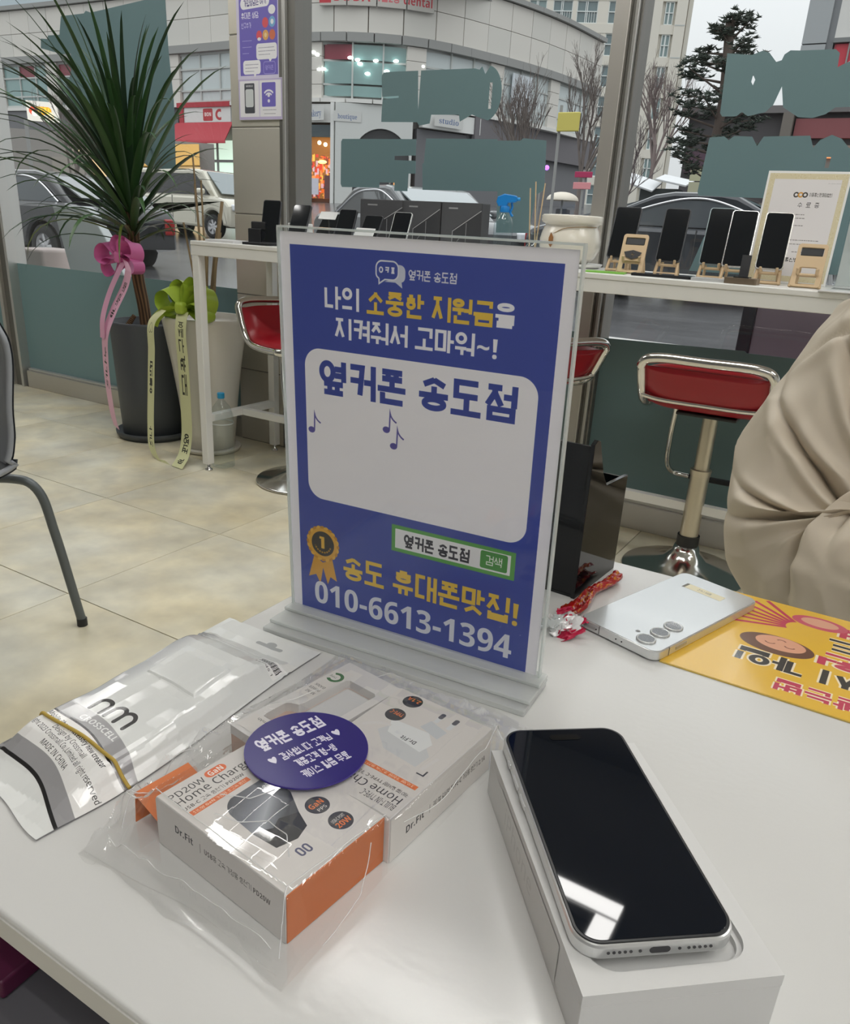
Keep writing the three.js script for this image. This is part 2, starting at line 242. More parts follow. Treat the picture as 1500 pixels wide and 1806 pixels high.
makeWindow(2, -2.405, -1.055, 0.705, [
  [[...arc(-1.985, 1.575, 0.018, Math.PI, Math.PI / 2, 3), [-1.836, 1.592], [-1.828, 1.45], [-1.822, 1.592], [-1.59, 1.59], [-1.57, 1.585], [-1.56, 1.595], [-1.545, 1.57], [-1.53, 1.59], ...arc(-1.535, 1.507, 0.062, 1.5, -1.35, 14, 0.09), [-1.56, 1.43], [-1.59, 1.44], [-1.64, 1.417], [-1.645, 1.44], [-1.768, 1.442], [-1.773, 1.412], [-1.82, 1.405], [-1.83, 1.417], [-1.999, 1.42], [-1.998, 1.46], [-1.995, 1.5], [-1.92, 1.503], [-1.92, 1.51], [-1.998, 1.508]],
    [hole(-1.518, 1.5, 0.012, 0.085)]],
  [[[-2.19, 1.36], [-1.83, 1.358], [-1.83, 1.3], [-1.93, 1.298], [-1.93, 1.283], [-1.828, 1.281], [-1.827, 1.235], [-1.86, 1.235], [-1.862, 1.17], [-1.925, 1.17], [-1.925, 1.2], [-2.0, 1.2], [-2.0, 1.18], [-2.19, 1.178], [-2.197, 1.19], [-2.197, 1.35]]],
  [[[-1.785, 1.36], [-1.475, 1.357], [-1.475, 1.352], [-1.38, 1.352], [-1.37, 1.36], [-1.278, 1.352], [-1.268, 1.19], [-1.3, 1.17], [-1.312, 1.04], [-1.45, 1.035], [-1.457, 1.18], [-1.79, 1.177], [-1.797, 1.27], [-1.79, 1.275]]],
  [[...arc(-2.03, 1.075, 0.035, 0, Math.PI, 10), [-2.065, 0.95], [-1.995, 0.95]]], [[...arc(-1.945, 1.06, 0.04, 0, Math.PI, 10), [-1.985, 0.95], [-1.905, 0.95]]]]);
makeWindow(3, -0.972, ROOM.x1, 0, [
  [[[-0.695, 1.596], [-0.62, 1.588], [-0.59, 1.598], [-0.57, 1.592], [-0.545, 1.566], [-0.53, 1.57], [-0.525, 1.585], [-0.51, 1.595], [-0.48, 1.593], [-0.385, 1.592], [-0.372, 1.582], [-0.37, 1.545], [-0.35, 1.555], [-0.335, 1.56], [-0.315, 1.54], [-0.18, 1.54], [-0.18, 1.44], [-0.352, 1.44], [-0.375, 1.422], [-0.41, 1.412], [-0.451, 1.415], [-0.5, 1.443], [-0.515, 1.5], [-0.53, 1.45], [-0.55, 1.43], [-0.6, 1.42], [-0.62, 1.432], [-0.635, 1.42], [-0.678, 1.42], [-0.686, 1.43]], [[[-0.606, 1.535], [-0.597, 1.52], [-0.601, 1.505], [-0.608, 1.515]]]],
  [[[-0.706, 1.36], [-0.66, 1.363], [-0.645, 1.352], [-0.63, 1.364], [-0.575, 1.362], [-0.555, 1.335], [-0.54, 1.362], [-0.405, 1.364], [-0.39, 1.33], [-0.375, 1.352], [-0.345, 1.366], [-0.315, 1.355], [-0.29, 1.33], [-0.1, 1.35], [-0.1, 0.97], [-0.44, 0.97], [-0.5, 1.185], [-0.55, 1.185], [-0.712, 1.187], [-0.716, 1.2]], [hole(-0.34, 1.29, 0.012, 0.03)]],
  [[[-0.972, 0.112], [0.9, 0.112], [0.9, 0.708], [-0.462, 0.7], [-0.47, 0.706], [-0.972, 0.694]]],
  [[[-0.7, 0.95], [-0.5, 0.95], [-0.51, 1.06], [-0.53, 1.11], [-0.6, 1.11], [-0.67, 1.06]]]]);
makeWindow(4, ROOM.x0, -4.68, 0.715);

// posters on the column
{
  const t = canvasTex(512, 600, (c, w, h) => {
    c.fillStyle = '#d9d3ea'; c.fillRect(0, 0, w, h); c.fillStyle = '#7a70c4'; c.fillRect(34, 0, w - 50, h - 22);
    c.save(); c.translate(0, 0); c.rotate(-0.035); rpath(c, 50, 40, 350, 78, 39); c.fillStyle = '#f2f2f8'; c.fill(); ktext(c, '가입상담은 여기', 90, 55, 46, '#5d5690', { fit: 270 }); c.restore();
    ktext(c, '휴대폰 상담', 60, 135, 44, '#e9e6f7', { fit: 210 }); ktext(c, '친구추가', 60, 205, 40, '#cfcaf0', { fit: 120 });
    disc(c, 430, 130, 42, '#f1f1f6', 32); disc(c, 350, 215, 36, '#e0626a'); disc(c, 432, 212, 38, '#7fb4dc'); disc(c, 275, 300, 34, '#e3606a'); disc(c, 352, 300, 36, '#e8b16c'); disc(c, 432, 300, 36, '#d97d5e'); disc(c, 275, 325, 22, '#f4f2f4', 12); disc(c, 432, 212, 18, '#eef2f6'); disc(c, 352, 300, 16, '#f3d8a4');
    dashes(c, 66, 330, 110, 3, 44, 3, '#d8d3f2');
    for (const [x, y, a, b] of [[236, 356, 250, 112], [70, 470, 215, 100]]) { rpath(c, x, y, a, b, 26); c.fillStyle = '#f3f3f7'; c.fill(); c.beginPath(); c.moveTo(x + a * 0.6, y + b - 2); c.lineTo(x + a * 0.66, y + b + 22); c.lineTo(x + a * 0.76, y + b - 2); c.fill(); dashes(c, x + 26, y + 28, a - 60, 3, 24, 4, '#8c8aa0'); }
    rpath(c, 322, 486, 140, 84, 18); c.lineWidth = 6; c.strokeStyle = '#a79fe0'; c.stroke(); ktext(c, '옆커폰', 342, 510, 34, '#a79fe0', { fit: 100 });
  });
  const o = thing('poster', 'purple messenger poster with white speech bubbles on the steel column', 'poster', [-2.6, 1.74, -2.848]);
  mesh('sheet', rbox(0.232, 0.31, 0.0012, 0), white, o); print('front_print', 0.232, 0.31, printMat(t, 0.3), o, [0, 0, 0.0008]);
  const t2 = canvasTex(512, 340, (c, w, h) => {
    c.fillStyle = '#c9bfe0'; c.fillRect(0, 0, w, h); c.fillStyle = '#efeef2'; c.fillRect(14, 16, w - 28, h - 40); c.fillStyle = '#dcd7ea'; c.fillRect(240, 16, 14, h - 40);
    c.fillStyle = '#55575e'; rpath(c, 70, 36, 120, 250, 10); c.fill(); c.fillStyle = '#d4d9da'; rpath(c, 80, 84, 96, 150, 18); c.fill(); ltext(c, 'MOBILE', 130, 66, 22, '#d8d8dc', { bold: true, align: 'center' });
    c.fillStyle = '#7c73c6'; rpath(c, 276, 34, 160, 200, 10); c.fill(); c.strokeStyle = '#f2f1f8'; c.lineCap = 'round'; for (const [r, l] of [[66, 15], [42, 13]]) { c.lineWidth = l; c.beginPath(); c.arc(356, 165, r, -2.35, -0.79); c.stroke(); } disc(c, 356, 140, 15, '#f2f1f8'); disc(c, 356, 186, 14, '#f2f1f8');
    dashes(c, 286, 258, 150, 1, 20, 4, '#77737f'); dashes(c, 300, 290, 120, 1, 20, 4, '#77737f');
  });
  const b = thing('wifi_sign', 'white two panel wifi notice under the purple poster on the column', 'sign', [-2.587, 1.506, -2.844]);
  mesh('board', rbox(0.246, 0.156, 0.005, 0.001), white, b); print('front_print', 0.244, 0.154, printMat(t2, 0.3), b, [0, 0, 0.0028]);
}

// ceiling lights: square outlines of LED bars
{
  const frameM = mat([0.7, 0.7, 0.7], 0.4), glow = new THREE.MeshStandardMaterial({ color: 0xffffff, emissive: new THREE.Color(1, 0.985, 0.955), emissiveIntensity: 3, roughness: 0.6 });
  const S = 0.62, D = 0.3, B = 0.08;
  const spots = [[-1.02, -1.74, 'above the front table'], [-3.5, -1.74, 'above the potted palm'], [1.5, -1.74, 'above the seated person'], [0.55, 0.5, 'above and behind the camera'], [1.9, 1.7, 'at the back of the room']];
  spots.forEach(([x, z, where]) => {
    const g = thing('ceiling_light', `rectangular outline ceiling light of four white LED bars ${where}`, 'ceiling light', [x, ROOM.top, z], 0, 'LED ceiling lights');
    for (const [px, pz, w, d] of [[0, -D, 2 * S + B, B], [0, D, 2 * S + B, B], [-S, 0, B, 2 * D - B], [S, 0, B, 2 * D - B]]) {
      mesh('frame', rbox(w, 0.04, d, 0.004), frameM, g, [px, -0.02, pz]); mesh('diffuser', rbox(w - 0.012, 0.012, d - 0.012, 0.003), glow, g, [px, -0.045, pz]);
      const l = new THREE.RectAreaLight(new THREE.Color(1, 0.985, 0.955), LAMP, w - 0.012, d - 0.012); l.name = 'lamp_light'; l.position.set(px, -0.054, pz); l.rotation.x = -Math.PI / 2; g.add(l);
    }
  });
}
// ================================================================ the street outside
const gyK = [[-2.9, -0.04], [-6, 0.05], [-11.6, 0.3], [-15, 0.5], [-32, 1.85], [-60, 3.2], [-140, 4.5]];
const gy = (z) => { for (let i = 1; i < gyK.length; i++) if (z >= gyK[i][0]) { const [a, p] = gyK[i - 1], [b, q] = gyK[i]; return p + (q - p) * (z - a) / (b - a); } return 4.5; };
{
  const wet = noiseTex(256, (u, v) => { const n = 0.3 + 0.12 * fbm(u * 6, v * 6, 1, 5) + 0.05 * fbm(u * 40, v * 40, 2, 2); return [n * 1.2, n * 1.2, n * 1.22]; }, true); wet.repeat.set(14, 14);
  structure('ground', surf((u, v) => { const z = -3.0 - 137 * v * v; return [-110 + 170 * u, gy(z), z]; }, 40, 60), mat([1, 1, 1], 0.2, 0, { map: wet }));
  const pave = sgroup('pavement'), tones = [[0.56, 0.5, 0.45], [0.5, 0.46, 0.43], [0.58, 0.47, 0.42], [0.62, 0.57, 0.52]].map((c) => mat(c, 0.22)), g = rbox(0.49, 0.05, 0.24, 0.004, 1);
  mesh('slab', bbox(-8.1, 1, -0.12, -0.012, -6.2, -3.02), mat([0.2, 0.19, 0.18], 0.7), pave);
  for (let i = 0; i < 18; i++) for (let j = 0; j < (i > 6 ? 17 : 9); j++) { const x = -7.8 + i * 0.5 + (j % 2) * 0.25, z = -3.2 - j * 0.25; mesh('paver', g, tones[Math.floor(rnd() * 4)], pave, [x, gy(z) - 0.012 + rr(0, 0.003), z]); }
  const kerb = structure('kerb', bbox(-40, 12, -0.05, 0.16, -7.5, -7.3, 0.02), mat([0.5, 0.49, 0.47], 0.6));
}
// ---- the curved shop building
const stoneWall = mat([0.66, 0.63, 0.58], 0.8), stoneWall2 = mat([0.62, 0.6, 0.555], 0.8), eaveGrey = mat([0.3, 0.3, 0.29], 0.7), tealGlass = mat([0.2, 0.33, 0.32], 0.08, 0, { clearcoat: 1 }), paleGlass = mat([0.55, 0.6, 0.6], 0.15), frameGrey = mat([0.5, 0.52, 0.5], 0.5), darkVoid = mat([0.03, 0.03, 0.032], 0.6);
const glowMat = (c, i, tex) => new THREE.MeshStandardMaterial({ color: new THREE.Color(...c), emissive: new THREE.Color(...c), emissiveIntensity: i, roughness: 0.6, ...(tex ? { emissiveMap: tex, map: tex, color: new THREE.Color(1, 1, 1), emissive: new THREE.Color(1, 1, 1) } : {}) });
{
  const FP = new THREE.CatmullRomCurve3([[-58, -31], [-45, -31.9], [-36, -32.2], [-31, -32.15], [-26.2, -31.8], [-23.6, -32.5], [-21.6, -34.2], [-20, -38], [-18.9, -42.5], [-18.4, -48]].map(([x, z]) => V(x, 0, z)), false, 'centripetal');
  FP.arcLengthDivisions = 400; const LEN = FP.getLength(), P = (s) => FP.getPointAt(clamp(s / LEN, 0, 1));
  const sOfX = (x) => { let a = 0, b = LEN; for (let i = 0; i < 40; i++) { const m = (a + b) / 2; if (P(m).x < x) a = m; else b = m; } return a; };
  // a box standing on the facade line between s0 and s1
  function face(s0, s1, y0, y1, out = 0.1, depth = 0.3) { const a = P(s0), b = P(s1), d = b.clone().sub(a), w = d.length(), g = new THREE.BoxGeometry(w, y1 - y0, depth); g.translate(0, (y0 + y1) / 2, out - depth / 2); g.rotateY(-Math.atan2(d.z, d.x)); g.translate((a.x + b.x) / 2, 0, (a.z + b.z) / 2); return g; }
  const seq = (s0, s1, n, f) => { for (let i = 0; i < n; i++) f(s0 + (s1 - s0) * i / n, s0 + (s1 - s0) * (i + 1) / n, i); };
  const b = thing('shop_building', 'beige stone curved shop building across the street with teal window strip', 'building');
  const core = []; seq(0, LEN, 44, (p, q) => core.push(face(p, q, 1.2, 11.1, -0.5, 1.2))); mesh('wall', merge(core), mat([0.4, 0.38, 0.36], 0.8), b);
  const nP = 34; seq(0, LEN, nP, (p, q, i) => { for (let k = 0; k < 2; k++) mesh('panel', face(p + 0.012, q - 0.012, 8.75 + k * 1.13, 8.75 + (k + 1) * 1.13 - 0.025, 0.12 + (i % 3) * 0.004, 0.3), (i + k) % 3 ? stoneWall : stoneWall2, b); });
  const ev = [], co = []; seq(0, LEN, 44, (p, q) => { ev.push(face(p, q, 8.4, 8.74, 0.28, 0.6)); co.push(face(p, q, 11.02, 11.22, 0.3, 0.7)); }); mesh('eave', merge(ev), eaveGrey, b); mesh('cornice', merge(co), eaveGrey, b);
  const nB = 11; seq(0, LEN, nB, (p, q, i) => {
    const pier = 0.9, w = mesh('window', merge([face(p, q - pier, 6.2, 6.32, 0.02, 0.3), face(p, q - pier, 8.3, 8.4, 0.02, 0.3), face(p, q - pier, 6.72, 6.8, 0.04, 0.2), face(p, q - pier, 7.66, 7.74, 0.04, 0.2), face(p + (q - pier - p) * 0.36, p + (q - pier - p) * 0.36 + 0.07, 6.2, 8.4, 0.05, 0.2), face(p + (q - pier - p) * 0.72, p + (q - pier - p) * 0.72 + 0.07, 6.2, 8.4, 0.05, 0.2)]), frameGrey, b);
    const e = q - pier; [[0, 0.36], [0.36, 0.72], [0.72, 1]].forEach(([u, v], k) => { for (const [y0, y1] of [[6.3, 6.72], [6.8, 7.66], [7.74, 8.32]]) mesh('pane', face(p + (e - p) * u + 0.06, p + (e - p) * v, y0, y1, -0.02, 0.06), (() => { const x = P(p).x; return x > -21.8 || (x > -39 && x < -32.5); })() ? paleGlass : (k + i) % 4 === 3 && y0 > 7 ? mat([0.25, 0.05, 0.07], 0.3) : tealGlass, w); });
    seq(e, q, 1, (a, c) => { for (let k = 0; k < 4; k++) mesh('panel', face(a, c, 6.2 + k * 0.55, 6.2 + (k + 1) * 0.55 - 0.02, 0.14, 0.3), stoneWall, b); });
  });
  const cor2 = []; seq(0, LEN, 44, (p, q) => cor2.push(face(p, q, 6.02, 6.18, 0.3, 0.5))); mesh('ledge', merge(cor2), mat([0.7, 0.69, 0.66], 0.7), b);
  // lamps hung inside the upper floor
  const lampM = glowMat([0.9, 1, 0.97], 5); const lamps = []; for (const x of [-25.7, -25.4, -25.5, -25.2, -24.0, -23.7, -23.3, -23.0, -23.6, -22.6, -22.3, -21.5]) { const p = P(sOfX(x)); lamps.push(at(new THREE.SphereGeometry(0.09, 12, 8), [p.x, 7.0 + rnd() * 1.1, p.z + 0.1], [0, 0, 0], [1.5, 0.7, 1])); } lamps.forEach((g) => mesh('lamp', g, lampM, b));
  // ground-floor fronts
  const X = (x) => sOfX(x), white2 = mat([0.72, 0.72, 0.7], 0.6);
  const goods = (hue, n) => canvasTex(256, 256, (c, w, h) => { c.fillStyle = hue[0]; c.fillRect(0, 0, w, h); for (let i = 0; i < n; i++) { c.fillStyle = hue[1 + Math.floor(rnd() * (hue.length - 1))]; c.fillRect(rnd() * w, (0.25 + rnd() * 0.75) * h, 6 + rnd() * 26, 4 + rnd() * 22); } });
  const shop = (x0, x1, y0, y1, m) => mesh('shop_window', face(X(x0), X(x1), y0, y1, 0.06, 0.1), m, b);
  mesh('ground_floor', merge([face(X(-58), X(-35), 1.2, 6.0, 0, 0.3), face(X(-31), X(-26.2), 1.2, 6.0, 0, 0.3), face(X(-21.6), X(-20.4), 1.2, 5.2, 0, 0.3), face(X(-20.4), LEN, 1.2, 6, 0.05, 0.3)]), mat([0.16, 0.16, 0.17], 0.6), b);
  // red awning shop
  mesh('sign_board', face(X(-34.3), X(-31), 5.3, 6.0, 0.25, 0.3), mat([0.7, 0.7, 0.68], 0.5), b); const red = mat([0.42, 0.035, 0.05], 0.6);
  mesh('red_frame', merge([face(X(-34.7), X(-31), 5.98, 6.2, 0.34, 0.5), face(X(-34.6), X(-34.3), 2, 6.0, 0.3, 0.5)]), red, b);
  const aw = new THREE.BufferGeometry(); { const a = P(X(-34.8)), c = P(X(-30.8)); const q = [[a.x, 5.3, a.z + 0.3], [c.x, 5.3, c.z + 0.3], [a.x - 0.4, 4.4, a.z + 1.3], [c.x + 0.4, 4.4, c.z + 1.3], [a.x - 0.4, 4.25, a.z + 1.3], [c.x + 0.4, 4.25, c.z + 1.3]]; aw.setAttribute('position', new THREE.Float32BufferAttribute(q.flat(), 3)); aw.setIndex([0, 2, 1, 1, 2, 3, 2, 4, 3, 3, 4, 5]); aw.computeVertexNormals(); }
  mesh('awning', shell(aw, 0.03), red, b);
  shop(-34.2, -31, 2.2, 4.5, glowMat([0.75, 0.95, 0.78], 0.75)); mesh('shop_frame', merge([face(X(-34.3), X(-31), 3.5, 3.62, 0.14, 0.1), face(X(-33.0), X(-32.9), 2.1, 4.5, 0.14, 0.1), face(X(-32.2), X(-32.1), 2.1, 4.5, 0.14, 0.1), face(X(-34.3), X(-31), 2.0, 2.25, 0.16, 0.1)]), eaveGrey, b);
  const lt = canvasTex(512, 128, (c, w, h) => { c.fillStyle = '#d9d8d5'; c.fillRect(0, 0, w, h); c.fillStyle = '#b53b40'; rpath(c, 212, 14, 110, 104, 12); c.fill(); ltext(c, 'BON', 267, 78, 44, '#efe7e2', { bold: true, align: 'center', fit: 80 }); c.strokeStyle = '#b53b40'; c.lineWidth = 22; c.beginPath(); c.arc(400, 66, 36, 0, 7); c.stroke(); });
  { const a = P(X(-34.2)), c = P(X(-31.05)); print('sign_print', 3.1, 0.68, printMat(lt), b, [(a.x + c.x) / 2, 5.65, (a.z + c.z) / 2 + 0.27]); }
  // lit delicatessen and the white arch shop
  const blueSign = (str) => canvasTex(512, 160, (c, w, h) => { c.fillStyle = '#c9c9c6'; c.fillRect(0, 0, w, h); ltext(c, str, 256, 118, 96, '#5a6b93', { bold: true, align: 'center', fit: 360, font: 'serif' }); });
  mesh('sign_board', face(X(-26.2), X(-24.75), 5.2, 5.95, 0.2, 0.3), white2, b); { const a = P(X(-25.5)); print('sign_print', 1.3, 0.6, printMat(blueSign('bakery')), b, [a.x, 5.56, a.z + 0.3], [1, 0, 0.2]); }
  mesh('shutter_box', face(X(-26.2), X(-24.75), 4.6, 5.1, 0.2, 0.3), mat([0.06, 0.08, 0.09], 0.4), b);
  shop(-26.2, -24.75, 2.0, 4.6, glowMat([1, 1, 1], 0.85, goods(['#8c5a2a', '#e2672a', '#f0b24a', '#c8402e', '#c9a0a8', '#6d3b30', '#e4884a'], 190)));
  for (const [dx, y] of [[-25.25, 4.35], [-24.95, 4.28]]) { const p = P(X(dx)); mesh('lamp', at(new THREE.SphereGeometry(0.09, 12, 10), [p.x, y, p.z + 0.3]), glowMat([1, 0.8, 0.4], 4), b); }
  { const p = P(X(-25.1)); mesh('lamp', at(new THREE.SphereGeometry(0.1, 12, 10), [p.x, 3.55, p.z + 0.3], [0, 0, 0], [2.6, 0.8, 1]), glowMat([1, 0.62, 0.2], 2.5), b); const pp = P(X(-25.45)); mesh('menu_poster', at(rbox(0.45, 0.7, 0.03, 0), [pp.x, 2.5, pp.z + 0.35]), mat([0.66, 0.64, 0.72], 0.6), b); mesh('door_panel', face(X(-25.1), X(-24.8), 2.0, 3.0, 0.2, 0.1), mat([0.16, 0.07, 0.07], 0.5), b); }
  mesh('post', merge([face(X(-24.78), X(-24.62), 1.6, 6.0, 0.34, 0.4)]), white2, b);
  { const a = P(X(-24.6)), c = P(X(-21.7)), d = c.clone().sub(a), w = d.length(), arch = new THREE.Path(); const ac = w * 0.6; arch.moveTo(ac - 1.3, 1.6); arch.lineTo(ac - 1.3, 3.75); arch.absarc(ac, 3.75, 1.3, Math.PI, 0, true); arch.lineTo(ac + 1.3, 1.6); arch.closePath();
    const g = ext([[0, 1.5], [w, 1.5], [w, 6.0], [0, 6.0]], 0.35, 0, [arch]); g.rotateY(-Math.atan2(d.z, d.x)); g.translate(a.x, 0, a.z + 0.1); mesh('arch_wall', g, mat([0.6, 0.61, 0.59], 0.85), b);
    const bk = new THREE.PlaneGeometry(2.6, 3.6); bk.rotateY(-Math.atan2(d.z, d.x)); bk.translate(a.x + d.x * 0.6, 3.3, a.z + d.z * 0.6 + 0.16); mesh('shop_window', bk, mat([0.055, 0.055, 0.058], 0.12), b);
    const u = d.clone().normalize(), nn = V(-u.z, 0, u.x).multiplyScalar(-1); const q = (t, o) => [a.x + u.x * w * t + 0.08, 0, a.z + u.z * w * t + o];
    const pl = q(0.2, 0.5); print('sign_print', 1.25, 0.42, printMat(blueSign('boutique')), b, [pl[0], 5.45, pl[2] + 0.0], [u.x, 0, u.z]);
    mesh('shop_frame', merge([-0.5, 0.5].map((k) => at(rbox(0.06, 3, 0.06, 0), [a.x + u.x * (ac + k), 3.1, a.z + u.z * (ac + k) + 0.2]))), eaveGrey, b);
    mesh('lit_shelf', at(rbox(0.7, 0.5, 0.05, 0), [a.x + u.x * (ac + 0.8), 3.0, a.z + u.z * (ac + 0.8) + 0.22]), glowMat([1, 0.45, 0.15], 0.5), b); }
  mesh('sign_board', face(X(-21.55), LEN * 0.79, 5.25, 5.95, 0.3, 0.3), white2, b);
  { const p = P(X(-20.9)), q = P(X(-20.4)), d = q.clone().sub(p).normalize(); print('sign_print', 1.7, 0.5, printMat(blueSign('studio')), b, [p.x + 0.36, 5.6, p.z + 0.2], [d.x, 0, d.z]); }
  mesh('dark_band', face(X(-20.35), LEN, 4.7, 6.1, 0.35, 0.2), mat([0.14, 0.13, 0.14], 0.5), b);
  mesh('banner', face(LEN * 0.83, LEN * 0.86, 6.4, 8.2, 0.16, 0.05), mat([0.62, 0.66, 0.7], 0.5), b);
  // red roof-line sign
  const st = canvasTex(1024, 128, (c, w, h) => { c.fillStyle = '#b9b5ae'; c.fillRect(0, 0, w, h); c.fillStyle = '#b8343f'; c.fillRect(0, 0, 112, 112); dashes(c, 16, 26, 70, 3, 26, 7, '#e9c9c8'); ltext(c, 'BODA', 130, 100, 104, '#b8343f', { bold: true, fit: 330 }); ktext(c, '1급2종', 500, 34, 62, '#c9646a', { fit: 210 }); ltext(c, 'dental', 740, 96, 84, '#b8343f', { bold: true, fit: 270 }); });
  { const pts = []; for (let i = 0; i < 4; i++) { const s0 = X(-25.35) + i * 1.24, g = face(s0, s0 + 1.24, 9.72, 10.42, 0.3, 0.12); const m = mesh('sign_board', g, mat([0.5, 0.49, 0.47], 0.6), b); const a = P(s0), c = P(s0 + 1.24), d = c.clone().sub(a).normalize(), n = V(-d.z, 0, d.x).multiplyScalar(-1), tt = st.clone(); tt.repeat.set(0.25, 1); tt.offset.set(i * 0.25, 0); n.z = Math.abs(n.z); print('sign_print', 1.24, 0.7, printMat(tt), b, [(a.x + c.x) / 2 + d.z * -0.31, 10.07, (a.z + c.z) / 2 + d.x * 0.31], [d.x, 0, d.z]); } }
  mesh('roof', at(rbox(40, 0.2, 16, 0), [-40, 10.9, -41]), eaveGrey, b);
}
// ---- apartment tower far behind
{
  const t = thing('apartment_tower', 'tall cream apartment tower with teal windows rising behind the curved building', 'building', [-37.2, 0, -82], 0.378), cream = mat([0.72, 0.68, 0.6], 0.8), wf = mat([0.74, 0.77, 0.75], 0.6), wg = mat([0.2, 0.29, 0.29], 0.1, 0, { clearcoat: 1 }), wg2 = mat([0.13, 0.19, 0.2], 0.1, 0, { clearcoat: 1 });
  mesh('wall', merge([bbox(-6, 13, 0, 30, -12, -0.25), bbox(9, 10.6, 0, 30, -0.3, 0.1), bbox(11.9, 12.9, 0, 30, -0.3, 0.25)]), cream, t);
  mesh('side_wall', bbox(13, 13.4, 0, 30, -12, 0), mat([0.6, 0.57, 0.5], 0.8), t);
  for (let f = 0; f < 11; f++) {
    const y = 1.35 + f * 2.68; mesh('spandrel', bbox(-6, 11.9, y - 0.78, y, -0.3, 0.06), cream, t); mesh('joint', bbox(11.95, 12.85, y - 0.1, y, 0.2, 0.27), frameGrey, t);
    for (const [a, c] of [[-5.2, -2.6], [-2, -0.3], [0.3, 2.2], [2.6, 4.6], [5.6, 8.2], [10.9, 11.7]]) {
      const w = mesh('window', merge([bbox(a, c, y, y + 0.09, -0.2, -0.06), bbox(a, c, y + 0.95, y + 1.03, -0.2, -0.02), bbox(a, c, y + 1.82, y + 1.9, -0.2, -0.06), ...[0, 0.42, 0.5, 1].map((k) => bbox(a + (c - a - 0.08) * k, a + (c - a - 0.08) * k + 0.08, y, y + 1.9, -0.2, -0.04)), ...(c - a > 1 ? [0.6, 0.72, 0.84].map((k) => bbox(a + (c - a) * k, a + (c - a) * k + 0.04, y, y + 0.95, -0.1, -0.03)) : [])]), wf, t);
      mesh('pane', bbox(a, c, y, y + 1.9, -0.24, -0.18), (f * 3 + Math.round(a)) % 3 ? wg : wg2, w);
    }
    for (const [a, c] of [[-2.6, -2], [-0.3, 0.3], [2.2, 2.6], [4.6, 5.6], [8.2, 9]]) mesh('pier', bbox(a, c, y - 0.02, y + 1.92, -0.3, 0.02), cream, t);
  }
}
